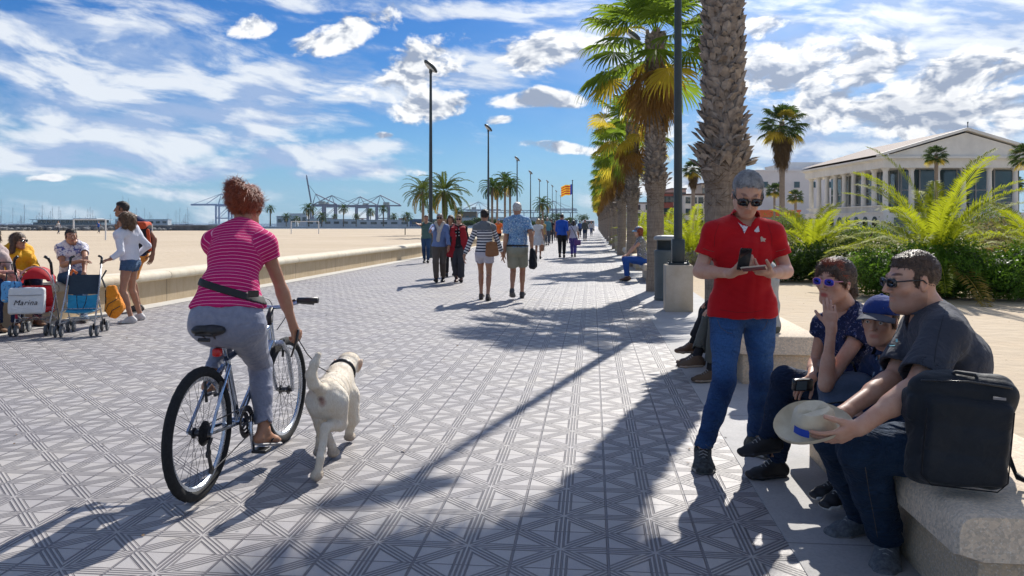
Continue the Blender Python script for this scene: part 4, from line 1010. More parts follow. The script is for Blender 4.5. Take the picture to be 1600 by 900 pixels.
for i in range(26):
    px = 500 + i * 16 + rnd.uniform(-5, 5); t = thing('container_stack', 'stack of shipping containers in the distant port', 'containers', ((px - 800) * 1400 / FOC, 1400, 0), 0, 'container stacks below the cranes'); m = MB()
    for z in range(rnd.randint(2, 4)): m.box((rnd.uniform(-1, 1), 0, 1.3 + z * 2.6), (12, 2.4, 2.55))
    m.obj('containers', CONT[i % 4], t)
# white low sheds, tents and terrace at the beach's far edge
for i, (a, b_, Y, tp, lb) in enumerate(((432, 462, 420, 338, 'white shed with slanted roof right of the cyclist\'s head'), (452, 480, 460, 334, 'white sail shaped tent roof left of the blue cranes'), (478, 560, 380, 343, 'long low white terrace before the cranes'), (560, 640, 360, 344, 'long low white terrace left of the first beach lamp'), (640, 700, 340, 343, 'low grey building behind the man in green'), (700, 760, 330, 341, 'low white building with dark windows behind the scarf couple'), (715, 745, 420, 331, 'boxy brown building above the couple with scarves'), (760, 850, 350, 340, 'low pale building behind the white haired man'), (180, 262, 520, 343, 'long pale harbour shed left of the cyclist'))):
    far_box(a, b_, Y, tp, 'low_building', lb, 'building', (PALE, WH2, PALE, WH2, BLUEG, WH2, M('brown_shed', (.22, .16, .10), .8), PALE, PALE)[i])
rail = MB()
for k in range(90): x = (330 - 800) * 232 / FOC + k * .7; rail.box((x, 232, .5), (.06, .06, 1))
rail.box(((330 - 800) * 232 / FOC + 31, 232, 1.02), (63, .06, .06)); rail.box(((330 - 800) * 232 / FOC + 31, 232, .25), (63, .3, .5))
tag(rail.obj('railing', PALE), 'pale railing and low wall along the far edge of the beach', 'railing')
for i in range(12):
    px = 690 + i * 20; Y = 260 + i * 9; t = thing('broadleaf_tree', 'round dark tree at the far end of the promenade', 'tree', ((px - 800) * Y / FOC, Y, 0), 0, 'dark trees closing the far end of the promenade'); h = rnd.uniform(3.4, 5.4) * (1.15 if px > 830 else .7)
    leaf_cloud('crown', [((rnd.uniform(-1.4, 1.4), 0, h * rnd.uniform(.5, .72)), (1.9, 1.9, h * .32)) for _ in range(5)], 900, .28, DKG, t, i, .5)
    m = MB(); m.tube([(0, 0, 0), (0, 0, h * .6)], [.2, .1], 6); m.obj('trunk', STEM, t)
t = thing('white_van', 'small white van parked at the far end of the promenade', 'van', ((921 - 800) * 150 / FOC, 150, 0)); m = MB(); m.box((0, 2, 1.15), (1.9, 4.4, 1.7), bev=.2); m.obj('body', WH2, t, smooth=30)
m = MB(); m.box((0, -.22, 1.5), (1.5, .1, .6), bev=.03); m.obj('windscreen', GL, t)
for s in (-1, 1):
    m = MB(); m.lathe([(.33, -.1), (.33, .1)], (s * .85, .6, .33), 14, Matrix.Rotation(PI / 2, 3, 'Y')); m.obj('wheel', M('tyre_black', (.02, .02, .02), .8), t)
# flag
t = thing('flagpole', 'tall flagpole flying a red and yellow striped flag with a blue band', 'flagpole', ((894.5 - 800) * 150 / FOC, 150, 0)); ht = HC + (Y0 - 283) * 150 / FOC
m = MB(); m.tube([(0, 0, 0), (0, 0, ht)], [.12, .07], 8); m.ball((0, 0, ht + .1), .14, 8); m.obj('pole', DK, t)
fl = thing('flag', 'red and yellow striped flag with blue edge waving to the left of its pole', 'flag', (t.location.x, 150, 0))
def flag_part(u0, u1, v0, v1, mat, name):
    m = MB(); n = 10; A = []; B = []
    for k in range(n + 1):
        u = u0 + (u1 - u0) * k / n; y = .25 * math.sin(u * 3.6); dz = -.22 * u - .08 * math.sin(u * 4)
        A.append((-.08 - u, y, ht - .5 - v0 * 1.9 + dz)); B.append((-.08 - u, y, ht - .5 - v1 * 1.9 + dz))
    m.strip(A, B); return m.obj(name, mat, fl)
FB, FY, FR = M('flag_blue', (.02, .06, .35), .7, transl=.3), M('flag_yellow', (.80, .50, .02), .7, transl=.4), M('flag_red', (.55, .02, .02), .7, transl=.3)
flag_part(0, .32, 0, 1, FB, 'blue_band')
for k in range(9): flag_part(.32, 2.0, k / 9, (k + 1) / 9, FR if k % 2 else FY, 'red_stripe' if k % 2 else 'yellow_stripe')
# goals and posts on the sand
for i, (px0, px1, Y, tp, lb) in enumerate(((115, 165, 66, 343, 'white beach football goal at left beyond the seated pair'), (633, 661, 95, 356, 'pair of thin net posts on the sand'), (192, 238, 120, 351, 'small distant beach goal behind the standing pair'), (455, 498, 105, 346, 'white goal frame standing right of the cyclist'))):
    x0, x1 = (px0 - 800) * Y / FOC, (px1 - 800) * Y / FOC; h = HC + (Y0 - tp) * Y / FOC
    t = thing('goal_frame', lb, 'goal', ((x0 + x1) / 2, Y, 0)); w = (x1 - x0) / 2
    for s in (-1, 1): m = MB(); m.tube([(s * w, 0, -.05), (s * w, 0, h)], .06, 6); m.obj('post', DK if i == 1 else WH2, t)
    m = MB()
    if i != 1: m.tube([(-w, 0, h), (w, 0, h)], .05, 6); m.obj('crossbar', WH2, t)
rk = MB(); rr = random.Random(11)
for k in range(260):
    Y = rr.uniform(20, 130); x = rr.uniform(-1, -.05) * Y * .62 ; 
    if x > Wp(Y, 1).x: continue
    s = rr.uniform(.02, .06); rk.ball((x, Y, -.03), (s * 2, s, s * .5), 5)
tag(rk.obj('seaweed_scraps', M('dark_debris', (.09, .07, .05), .9)), kind='stuff')
# ================================================================== people
def skin_mat(name, col):
    m, nt, b, out = new_mat(name); N = NB(nt); oc = N.obj()
    n = N.noise(oc, 14, 4, .6); f = N.noise(oc, 160, 3)
    c = N.mix(N.mr(n, .3, .7), (*col, 1), (col[0] * .90, col[1] * .74, col[2] * .68, 1)); c = N.mix(N.mr(N.noise(oc, 70, 3), .5, .7, 0, .35), c, (col[0] * .85, col[1] * .66, col[2] * .58, 1)); c = N.mix(1.0, c, N.attr('tint', 0), 'MULTIPLY')
    N.put(b.inputs['Base Color'], c); b.inputs['Roughness'].default_value = .48; b.inputs['Specular IOR Level'].default_value = .4
    b.inputs['Subsurface Weight'].default_value = .12; b.inputs['Subsurface Radius'].default_value = (.02, .007, .004); b.inputs['Subsurface Scale'].default_value = .5
    N.put(b.inputs['Normal'], N.bump(f, .25, .002)); return m
SK1 = skin_mat('skin_fair', (.58, .36, .26)); SK2 = skin_mat('skin_tan', (.42, .235, .15)); SK3 = skin_mat('skin_brown', (.26, .13, .075))
def cloth(name, c1, c2=None, fine=260, rough=.85, wr=.35, vs=5, seam=None):
    if name in MATS: return MATS[name]
    m, nt, b, out = new_mat(name); N = NB(nt); oc = N.obj(); c2 = c2 or tuple(x * .78 for x in c1)
    n = N.noise(oc, vs, 5, .6); w = N.noise(oc, fine, 2)
    c = N.mix(N.mr(n, .3, .7), (*c1, 1), (*c2, 1)); c = N.mix(N.mr(w, .35, .7, 0, .22), c, tuple(x * .55 for x in c1) + (1,))
    N.put(b.inputs['Base Color'], c); b.inputs['Roughness'].default_value = rough; b.inputs['Specular IOR Level'].default_value = .2; b.inputs['Sheen Weight'].default_value = .08
    rg = N.m('ABSOLUTE', N.m('SUBTRACT', N.noise(N.vm('MULTIPLY', oc, (1, 1, 1.7)), 7, 2, .5, 1.4), .5)); h = N.m('ADD', N.m('MULTIPLY', N.noise(oc, 22, 4, .55, .6), wr * 2), N.m('MULTIPLY', w, .10)); h = N.m('SUBTRACT', h, N.m('MULTIPLY', rg, -5.0 * wr))
    N.put(b.inputs['Normal'], N.bump(h, .55, .012)); MATS[name] = m; return m
def denim(name, dark, light, fade=.5):
    m, nt, b, out = new_mat(name); N = NB(nt); oc = N.obj(); n = N.noise(oc, 7, 4, .6); w = N.noise(N.comb(*[N.m('MULTIPLY', q, k) for q, k in zip(N.sep(oc), (1, 1, .25))]), 240, 2)
    wear = N.m('MULTIPLY', N.attr('wear', 2), 1)
    c = N.mix(N.mr(n, .35, .7, 0, .55), (*dark, 1), (*light, 1)); c = N.mix(N.m('MULTIPLY', wear, fade, clamp=True), c, tuple(min(1, x * 1.7) for x in light) + (1,)); c = N.mix(N.mr(w, .35, .7, 0, .35), c, tuple(x * .5 for x in dark) + (1,))
    N.put(b.inputs['Base Color'], c); b.inputs['Roughness'].default_value = .85; b.inputs['Specular IOR Level'].default_value = .25
    rg = N.m('ABSOLUTE', N.m('SUBTRACT', N.noise(N.vm('MULTIPLY', oc, (1, 1, 2.4)), 8, 2, .5, 1.6), .5)); N.put(b.inputs['Normal'], N.bump(N.m('ADD', N.m('ADD', N.noise(oc, 26, 5, .6, .8), N.m('MULTIPLY', rg, 3.2)), N.m('MULTIPLY', w, .15)), .8, .014)); return m
def striped(name, cols, period, fine=200, bump=.4):
    """horizontal stripes that follow the torso and the sleeves ('axial' runs along the nearest limb)"""
    m, nt, b, out = new_mat(name); N = NB(nt); a = N.attr('axial', 2); oc = N.obj()
    f = N.m('FRACT', N.m('DIVIDE', N.m('ADD', a, N.m('MULTIPLY', N.m('SUBTRACT', N.noise(oc, 5, 3), .5), .010)), period)); c = None
    for lo, col in cols:
        c = (*col, 1) if c is None else N.mix(N.m('GREATER_THAN', f, lo), c, (*col, 1))
    N.put(b.inputs['Base Color'], c); b.inputs['Roughness'].default_value = .85; b.inputs['Specular IOR Level'].default_value = .2
    N.put(b.inputs['Normal'], N.bump(N.noise(oc, 20, 4, .55, .6), bump, .012)); return m
def printed(name, base, cols, scale, thr=.42, soft=.04, n2=2.2):
    m, nt, b, out = new_mat(name); N = NB(nt); oc = N.obj(); c = (*base, 1)
    for i, col in enumerate(cols):
        v = N.noise(N.vm('ADD', oc, (i * 3.1, i * 1.7, i)), scale * (1 + .35 * i), 3, .6, 1.2); c = N.mix(N.mr(v, 1 - thr, 1 - thr + soft), c, (*col, 1))
    N.put(b.inputs['Base Color'], c); b.inputs['Roughness'].default_value = .85; b.inputs['Specular IOR Level'].default_value = .2
    N.put(b.inputs['Normal'], N.bump(N.noise(oc, 18, 4, .55, .6), .4, .012)); return m
def hair_mat(name, c1, c2):
    if name in MATS: return MATS[name]
    m, nt, b, out = new_mat(name); N = NB(nt); oc = N.obj(); x, y, z = N.sep(oc)
    n = N.noise(oc, 190, 3, .7, .6); n2 = N.noise(oc, 28, 3)
    c = N.mix(N.mr(n, .35, .68), (*c1, 1), (*c2, 1)); c = N.mix(N.mr(n2, .42, .64, 0, .65), c, tuple(q * .45 for q in c1) + (1,))
    N.put(b.inputs['Base Color'], c); b.inputs['Roughness'].default_value = .42; b.inputs['Specular IOR Level'].default_value = .5
    N.put(b.inputs['Normal'], N.bump(n, .8, .006)); return m
HBLK = hair_mat('black_hair', (.018, .013, .011), (.05, .035, .028)); HBRN = hair_mat('brown_hair', (.07, .038, .022), (.16, .085, .045)); HRED = hair_mat('auburn_hair', (.26, .040, .014), (.48, .12, .035))
HGRY = hair_mat('grey_hair', (.24, .235, .23), (.58, .57, .56)); HWHT = hair_mat('white_hair', (.55, .54, .52), (.80, .79, .76)); HBLD = hair_mat('blond_hair', (.33, .20, .09), (.58, .42, .22)); HDKB = hair_mat('dark_brown_hair', (.05, .03, .02), (.17, .10, .06))
LENS = M('sunglass_lens', (.012, .012, .015), .08, .8); FRAME = M('black_plastic', (.015, .015, .016), .3, .5); BLUEL = M('mirror_blue_lens', (.02, .05, .55), .12, .9, .4)
EYEW = M('eye_white', (.7, .68, .64), .2, .5); IRIS = M('iris_dark', (.04, .025, .015), .1, .6)

class Hd:
    def __init__(s, c, fwd, up=(0, 0, 1), sc=1.0):
        s.c = V(c); s.f = V(fwd).normalized(); r = s.f.cross(V(up)).normalized(); s.u = r.cross(s.f).normalized(); s.r = r; s.s = sc
        s.R = np.array([s.r, s.f, s.u], dtype=np.float32).T
    def p(s, x, y, z): return s.c + (s.r * x + s.f * y + s.u * z) * s.s
    def local(s, v): return ((np.asarray(v) - np.array(s.c)) @ s.R) / s.s
    def ell(s, S_, c, r, k=.02, sub=False, clip=(), tilt=None):
        R = s.R if tilt is None else s.R @ np.array(Euler(tilt).to_matrix(), dtype=np.float32)
        S_.ell(s.p(*c), [q * s.s for q in r], R, k * s.s, sub, [(s.p(*a), s.r * b[0] + s.f * b[1] + s.u * b[2]) for a, b in clip])
    def cone(s, S_, a, b, ra, rb, k=.02, sub=False): S_.cone(s.p(*a), s.p(*b), ra * s.s, rb * s.s, k * s.s, sub)

def head_sdf(S_, h, neck, female=False, fat=1.0, nr=None, detail=True, nose=1.0):
    j = .92 if female else 1.0
    h.ell(S_, (0, -.014, .034), (.0725, .091, .080), .02)
    h.ell(S_, (0, .022, -.028), (.056 * fat, .066, .076), .03)
    h.ell(S_, (0, .062 * j, -.088), (.027 * fat, .024, .022), .03)
    for s in (-1, 1):
        h.cone(S_, (s * .046 * fat * j, .0, -.052), (s * .016, .056, -.090), .019, .017, .03)
        h.ell(S_, (s * .038, .056, -.018), (.022 * fat, .020, .019), .02)
    if fat > 1.05: h.ell(S_, (0, .02, -.095), (.05, .05, .03), .03)
    nr = nr or (.050 if female else .058)
    S_.cone(h.p(0, -.018, -.045), neck, nr * .98, nr * 1.08, .03)
    if detail:
        h.cone(S_, (-.028, .079, .026), (.028, .079, .026), .010, .010, .014)
        for s in (-1, 1):
            h.ell(S_, (s * .030, .099, .006), (.017, .016, .011), .010, True)
            h.ell(S_, (s * .030, .0735, .004), (.0135, .0135, .0125), .004); h.cone(S_, (s * .030 - .012, .0835, .0115), (s * .030 + .012, .0835, .0115), .0048, .0048, .004); h.cone(S_, (s * .030 - .011, .082, -.0045), (s * .030 + .011, .082, -.0045), .0040, .0040, .004)
        h.cone(S_, (0, .088, .016), (0, .104 + .006 * nose, -.026), .0065, .0095, .008)
        for s in (-1, 1): h.ell(S_, (s * .0115, .098, -.031), (.0075, .010, .0065), .006)
        h.ell(S_, (0, .0785, -.057), (.021, .0095, .0060), .010); h.ell(S_, (0, .0785, -.0665), (.018, .0095, .0060), .010)
        h.cone(S_, (-.020, .0885, -.0617), (.020, .0885, -.0617), .0022, .0022, .004, True)
    else:
        h.cone(S_, (0, .085, .012), (0, .104, -.028), .008, .012, .01); h.ell(S_, (0, .085, -.062), (.022, .011, .013), .01)
    for s in (-1, 1):
        h.ell(S_, (s * .074, -.006, -.004), (.0085, .019, .031), .006, tilt=(.18, 0, -s * .25))
        if detail: h.ell(S_, (s * .083, -.002, .0), (.006, .010, .017), .005, True, tilt=(.18, 0, -s * .25))

def tint_head(v, h, stubble=0, lips=(.86, .55, .55), brow=(.25, .2, .18), blush=0):
    q = h.local(v); t = np.ones((len(v), 3)); x, y, z = q[:, 0], q[:, 1], q[:, 2]
    near = (np.abs(x) < .1) & (np.abs(z) < .14) & (y > .02)
    m = np.clip(1.25 - ((x / .024) ** 2 + ((z + .0615) / .0125) ** 2), 0, 1) * (near & (y > .082)); t = t * (1 - m[:, None] * (1 - np.array(lips)))
    bz = .030 + .006 * (1 - (np.abs(x) - .03) ** 2 / .0005).clip(-1, 1); m = np.clip(1.3 - ((np.abs(x) - .030) / .020) ** 2 - ((z - bz) / .0055) ** 2, 0, 1) * (near & (y > .06)); t = t * (1 - m[:, None] * (1 - np.array(brow)))
    if stubble:
        m = np.clip((-.028 - z + .25 * np.maximum(0, -y + .03)) / .02, 0, 1) * (z > -.125) * (y > -.02) * (np.abs(x) < .09) * stubble; m = m * (1 - np.clip(1.1 - ((x / .022) ** 2 + ((z + .0615) / .011) ** 2), 0, 1)); t = t * (1 - m[:, None] * np.array([.38, .36, .32]))
    m = np.clip(1 - ((np.abs(x) - .045) / .022) ** 2 - ((z + .028) / .022) ** 2, 0, 1) * near * (.12 + blush); t = t * (1 - m[:, None] * np.array([0, .35, .35]))
    return t.clip(0.02, 1)

def hand_sdf(S_, w, d, n, u, curl=.5, sc=1.0, thumb=.5, spread=.06, relax=None):
    """wrist w, finger direction d, palm facing n, thumb side u"""
    d = V(d).normalized(); n = V(n); n = (n - d * n.dot(d)).normalized(); u = V(u); u = (u - d * u.dot(d) - n * u.dot(n)).normalized(); w = V(w)
    curls = [curl] * 4 if not hasattr(curl, '__len__') else curl
    S_.seg(w - d * .02 * sc, w + d * .076 * sc, .027 * sc, .020 * sc, .040 * sc, .0145 * sc, u, .018 * sc)
    S_.ell(w + d * .035 * sc + u * .022 * sc + n * .008 * sc, [.018 * sc, .030 * sc, .015 * sc], np.array([u, d, n]).T, .012 * sc)
    Ls = [(.042, .026, .021), (.046, .029, .022), (.043, .027, .021), (.034, .021, .019)]
    for i in range(4):
        b = w + d * ((.080, .084, .080, .071)[i] * sc) + u * ((.0285 - .0185 * i) * sc); a = 0; p = b; sp = spread * (1.5 - i)
        S_.cone(b - d * .03 * sc - n * .002, b, .0085 * sc, .0092 * sc, .008 * sc)
        for j in range(3):
            a += curls[i] * (.75, 1.1, .75)[j]; dd = (d * math.cos(a) + n * math.sin(a) + u * sp * math.cos(a)).normalized(); q = p + dd * Ls[i][j] * sc
            r0 = (.0090, .0082, .0076)[j] * (.88 if i == 3 else 1) * sc; S_.cone(p, q, r0, r0 * .93, .0025 * sc); p = q
    b = w + d * .022 * sc + u * .024 * sc + n * .006 * sc; p = b
    for j, (L_, r0) in enumerate(((.040, .0125), (.031, .0105), (.026, .0092))):
        a = .75 - thumb * .28 * j; dd = (d * math.cos(a) + u * math.sin(a) + n * (.25 + thumb * .42 * j)).normalized(); q = p + dd * L_ * sc
        S_.cone(p, q, r0 * sc, r0 * .9 * sc, .006 * sc if j else .012 * sc); p = q

def join_np(parts):
    vs, fs, o = [], [], 0
    for v, f in parts: vs.append(v); fs.append(f + o); o += len(v)
    return np.concatenate(vs), np.concatenate(fs)
def merge(*S_):
    o = Sdf(min(x.vox for x in S_))
    for x in S_: o.pr += x.pr
    return o
def seg_dist(v, a, b):
    a, b = np.array(a), np.array(b); ba = b - a; t0 = ((v - a) @ ba) / (ba @ ba); t = np.clip(t0, 0, 1); return np.linalg.norm(v - a - t[:, None] * ba, axis=1), t0 * np.linalg.norm(ba)

class Person:
    """joints in world metres; f = facing, r = the person's right"""
    def __init__(s, base, f, H_=1.72, bulk=1.0, female=False, hips=1.0):
        s.f = V((f[0], f[1], 0)).normalized(); s.r = s.f.cross(V((0, 0, 1))); s.k = H_ / 1.75; s.H = H_; s.base = V(base); s.bulk = bulk; s.fem = female; s.hw = hips; s.belly = 0; s.slen = None; s.bust = 1.0 if female else 0
        s.J = {}; s.stand()
    def at(s, x, y, z): return s.base + s.r * x * s.k + s.f * y * s.k + V((0, 0, z * s.k))
    def stand(s):
        J = s.J; sw = .148 if s.fem else .170
        J['pelvis'] = s.at(0, 0, .95); J['waist'] = s.at(0, .01, 1.10); J['chest'] = s.at(0, .0, 1.30); J['neck'] = s.at(0, -.02, 1.49); s.head = Hd(s.at(0, .015, 1.63), s.f, sc=s.k * (.97 if s.fem else 1))
        for n, q in (('R', 1), ('L', -1)):
            J['sh' + n] = s.at(q * sw, -.01, 1.405); J['hp' + n] = s.at(q * .092, 0, .92); J['an' + n] = s.at(q * .10, -.02, .085); J['kn' + n] = s.at(q * .10, .02, .50)
            J['wr' + n] = s.at(q * .27, .05, .87); J['td' + n] = (s.f + s.r * q * .15).normalized(); s.elbow(n)
            J['hd' + n] = (V((0, 0, -1)) + s.f * .15).normalized(); J['pn' + n] = -s.r * q; J['tu' + n] = s.f
    def elbow(s, n, pole=None):
        q = 1 if n == 'R' else -1; s.J['el' + n] = ik(s.J['sh' + n], s.J['wr' + n], .285 * s.k, .255 * s.k, pole if pole is not None else (-s.f * .8 + s.r * q * .5 - V((0, 0, .3))))
    def knee(s, n, pole=None):
        s.J['kn' + n] = ik(s.J['hp' + n], s.J['an' + n], .425 * s.k, .42 * s.k, pole if pole is not None else s.f)
    def walk(s, front='R', stride=.30, lift=.10, arms=True, amp=.20):
        J = s.J
        for n, q in (('R', 1), ('L', -1)):
            fr = n == front
            J['an' + n] = s.at(q * .075, stride if fr else -stride * 1.05, .10 if fr else .085 + lift); J['hp' + n] = s.at(q * .09, .03 if fr else -.03, .905); s.knee(n)
            J['td' + n] = (s.f + V((0, 0, .25 if fr else -.9 * lift / .1 * .6))).normalized()
            if arms:
                a = -amp if fr else amp; J['wr' + n] = s.at(q * .25, .05 + a, .89 + abs(a) * .15); s.elbow(n, -s.f); J['hd' + n] = (J['wr' + n] - J['el' + n] + s.f * .05).normalized()
        return s
    # ---- flesh
    def limbs(s):
        J, k, b = s.J, s.k, s.bulk; T = Sdf(); lat = (J['shR'] - J['shL']).normalized(); hl = (J['hpR'] - J['hpL']).normalized(); up = (J['neck'] - J['chest']).normalized()
        sh = (J['shR'] - J['shL']).length / 2; w = s.hw; bb = .5 + .5 * b
        fd = up.cross(lat).normalized() * -1
        if fd.dot(s.f) < 0: fd = -fd
        hipc = (J['hpR'] + J['hpL']) / 2
        T.seg(hipc - (J['waist'] - hipc).normalized() * .02, J['waist'], .150 * k * b * w, .108 * k * b * w, (.120 if s.fem else .138) * k * b, .094 * k * b, hl, .05 * k)
        T.seg(J['waist'], J['chest'], (.118 if s.fem else .138) * k * b, .092 * k * b, (.135 if s.fem else .160) * k * bb, .108 * k * bb, lat, .06 * k)
        T.seg(J['chest'], J['chest'].lerp(J['neck'], .75), (.135 if s.fem else .160) * k * bb, .108 * k * bb, .105 * k * bb, .070 * k * bb, lat, .05 * k)
        nb = J['neck']
        for q in 'RL':
            T.cone(nb.lerp(J['chest'], .12), J['sh' + q], .052 * k, .050 * k * bb, .04 * k)
            T.cone(J['chest'].lerp(nb, .35) + (J['sh' + q] - J['chest']) * .35, J['sh' + q] - up * .02 * k, .075 * k * bb, .05 * k * bb, .05 * k)
            if s.bust: T.ell(J['chest'] + lat * ((1 if q == 'R' else -1) * .072 * k) + fd * .085 * k * bb + up * .0, [.062 * k * s.bust] * 3, None, .03 * k)
            T.ell(J['hp' + q].lerp(hipc, .12) - fd * .045 * k * w + V((0, 0, -.01)), [.080 * k * b * w] * 3, None, .04 * k)
        if s.belly: T.ell(J['waist'] + fd * .06 * k * s.belly - up * .03, [.135 * k * b, .12 * k * b, .13 * k], np.array([lat, fd, up]).T, .06 * k)
        A = {}; Lg = {}
        for q in 'RL':
            a = Sdf(); am = .88 if s.fem else 1.0; am *= bb
            a.cone(J['sh' + q], J['el' + q], .049 * k * am, .037 * k * am, .02); a.ell(J['sh' + q].lerp(J['el' + q], .15), [.052 * k * am] * 3, None, .03)
            e, w_ = J['el' + q], J['wr' + q]; a.cone(e, w_, .038 * k * am, .0265 * k * am, .015); a.cone(e.lerp(w_, .12), e.lerp(w_, .42), .042 * k * am, .037 * k * am, .02)
            A[q] = a
            l = Sdf(); hp, kn, an = J['hp' + q], J['kn' + q], J['an' + q]; lm = (.5 + .5 * b) * (1.0 if not s.fem else 1.02)
            l.cone(hp, kn, .073 * k * lm * w, .048 * k * lm, .03); l.cone(hp.lerp(kn, .12), hp.lerp(kn, .5), .077 * k * lm * w, .063 * k * lm, .03)
            l.cone(kn, an, .046 * k * lm, .033 * k, .02); bk = -(kn - hp).cross((an - kn)); 
            ax = (an - kn).normalized(); back = -(s.J['td' + q] - ax * s.J['td' + q].dot(ax)).normalized()
            l.cone(kn.lerp(an, .18) + back * .014 * k, kn.lerp(an, .48) + back * .010 * k, .046 * k * lm, .038 * k * lm, .03)
            Lg[q] = l
        s.T, s.A, s.Lg = T, A, Lg; s.lat, s.up, s.fd = lat, up, fd; return s
    def foot(s, q, S_, grow=0.0, k_=.02):
        J, k = s.J, s.k; an = J['an' + q]; d = J['td' + q].normalized(); sd = d.cross(V((0, 0, 1))).normalized(); dn = d.cross(sd).normalized()
        if dn.z > 0: dn = -dn
        hl = an - d * .045 * k + dn * .045 * k; ball = an + d * .115 * k + dn * .060 * k; toe = an + d * .17 * k + dn * .064 * k
        S_.cone(an, hl, .034 * k + grow, .030 * k + grow, k_); S_.seg(hl + dn * .008 * k, ball, .030 * k + grow, .026 * k + grow, .044 * k + grow, .022 * k + grow, sd, k_); S_.seg(an + dn * .01 * k, ball, .030 * k + grow, .030 * k + grow, .040 * k + grow, .018 * k + grow, sd, k_)
        S_.seg(ball, toe, .043 * k + grow, .021 * k + grow, .034 * k + grow, .016 * k + grow, sd, k_); return hl, ball, toe, d, sd, dn
    def skin(s, root, mat, vox=.006, hv=None, curl=None, name='body', stub=0, brow=(.25, .2, .18), lips=(.86, .55, .55), bare_feet=False, detail=True, fat=1.0, nose=1.0, hands=True, feet=True, neckr=None, extra=None):
        J = s.J; hv = hv or vox; parts = []
        Hs = Sdf(hv); head_sdf(Hs, s.head, J['neck'], s.fem, fat, neckr, detail, nose); v, f = Hs.build(); tint = [tint_head(v, s.head, stub, lips, brow)]; parts.append((v, f))
        Sb = merge(s.T, s.Lg['R'], s.Lg['L']); Sb.vox = max(vox, .008)
        Sb.cone(J['neck'], J['chest'].lerp(J['neck'], .6), .055 * s.k, .06 * s.k, .03)
        if feet:
            for q in 'RL': s.foot(q, Sb)
        v, f = Sb.build(); parts.append((v, f)); tint.append(np.ones((len(v), 3)))
        curl = curl or {}
        for q in 'RL':
            Sa = merge(s.A[q]); Sa.vox = hv
            if hands:
                c = curl.get(q, {}); hand_sdf(Sa, J['wr' + q], J['hd' + q], J['pn' + q], J['tu' + q], sc=s.k * (.90 if s.fem else 1.0), **({'curl': .35} if not c else c))
            v, f = Sa.build(); parts.append((v, f)); tint.append(np.ones((len(v), 3)))
        v, f = join_np(parts)
        s.body = obj_np(name, v, f, mat, root, root.location, attrs={'tint': np.concatenate(tint)}); return s.body
    # ---- clothing
    def axes(s):
        J = s.J; o = [(J['pelvis'] - V((0, 0, .3)), J['neck'], .12, 0)]
        for q in 'RL': o += [(J['sh' + q], J['el' + q], .05, .31), (J['el' + q], J['wr' + q], .04, .31 + (J['sh' + q] - J['el' + q]).length)]
        return o
    def axial(s, v):
        best = None; val = np.zeros(len(v))
        for a, b, r, off in s.axes():
            d, t = seg_dist(v, a, b); d = d - r
            if best is None: best = d; val = t + off
            else: m = d < best; best = np.where(m, d, best); val = np.where(m, t + off, val)
        return val
    def top(s, root, mat, vox=.006, sleeve=.55, long=0, loose=.013, hem=None, hemz=.0, fold=.004, seed=1, name='shirt', neck=.72, sl=.007, open_=0, hem_flare=0, neck_tilt=.35, sleeveless=False, gather=None, hips=False):
        """torso garment; sleeve = fraction of the upper arm, long = fraction of the forearm"""
        J, k = s.J, s.k; S_ = s.T.grow(loose); S_.vox = vox
        hp = (J['hpR'] + J['hpL']) / 2; ax = (J['waist'] - hp).normalized(); hemp = (hem if hem is not None else hp + ax * hemz * k)
        S_.seg(hemp, J['waist'], (.163 * s.hw + loose + hem_flare) * k * s.bulk, (.112 * s.hw + loose + hem_flare) * k * s.bulk, (.130 + loose) * k * s.bulk, (.098 + loose) * k * s.bulk, (J['hpR'] - J['hpL']), .04)
        nk = J['neck'].lerp(J['chest'], 1 - neck) if neck < 1 else J['neck'] + (J['neck'] - J['chest']) * (neck - 1)
        if (hem is None and hemz < .03) or hips:
            for q in 'RL':
                h_, kn = J['hp' + q], J['kn' + q]; rr = .080 * k * (.5 + .5 * s.bulk) * s.hw + loose + .010 + hem_flare
                S_.cone(h_ + ax * .02, h_.lerp(kn, .3), rr, rr, .04); 
        clips_neck = (nk, s.up + s.fd * neck_tilt * -1)
        S_.pr = [p[:9] + (tuple(p[9]) + ((hemp, -ax),),) for p in S_.pr]
        # neckline: hollow round the neck
        S_.cone(J['neck'] - s.up * .035 * k + s.fd * .03 * k * (1 if neck_tilt > 0 else 0), J['neck'] + s.up * .12 * k + s.fd * .05 * k, (.048 if s.fem else .056) * k + (.018 if neck_tilt > .3 else .008), .085 * k, .006, True)
        for q in 'RL':
            if sleeveless: continue
            a, b, w = J['sh' + q], J['el' + q], J['wr' + q]; am = (.88 if s.fem else 1.0) * (.5 + .5 * s.bulk); d = (b - a).normalized()
            if long <= 0:
                e = a.lerp(b, sleeve); r1 = (.049 * (1 - sleeve) + .037 * sleeve) * k * am + loose + sl
                S_.cone(a, a.lerp(b, sleeve + .12), .050 * k * am + loose, r1 + .003, .03, clip=((e, d),)); S_.cone(e - d * .03, e + d * .08, r1 - .014, r1 - .007, .003, True)
            else:
                S_.cone(a, b, .052 * k * am + loose * .9, .040 * k * am + loose * .9, .03); dw = (w - b).normalized(); e = b.lerp(w, long); r1 = (.038 * (1 - long) + .0265 * long) * k * am + loose
                S_.cone(b, b.lerp(w, long + .12), .041 * k * am + loose * .9, r1 + .001, .02, clip=((e, dw),)); S_.cone(e - dw * .02, e + dw * .06, r1 - .008, r1 - .002, .003, True)
        s.topS = S_; S_.disp = folds(fold, 13, seed, (1, 1, .8)) if fold else None
        v, f = S_.build(); o = obj_np(name, v, f, mat, root, root.location, attrs={'axial': s.axial(v)}); return o
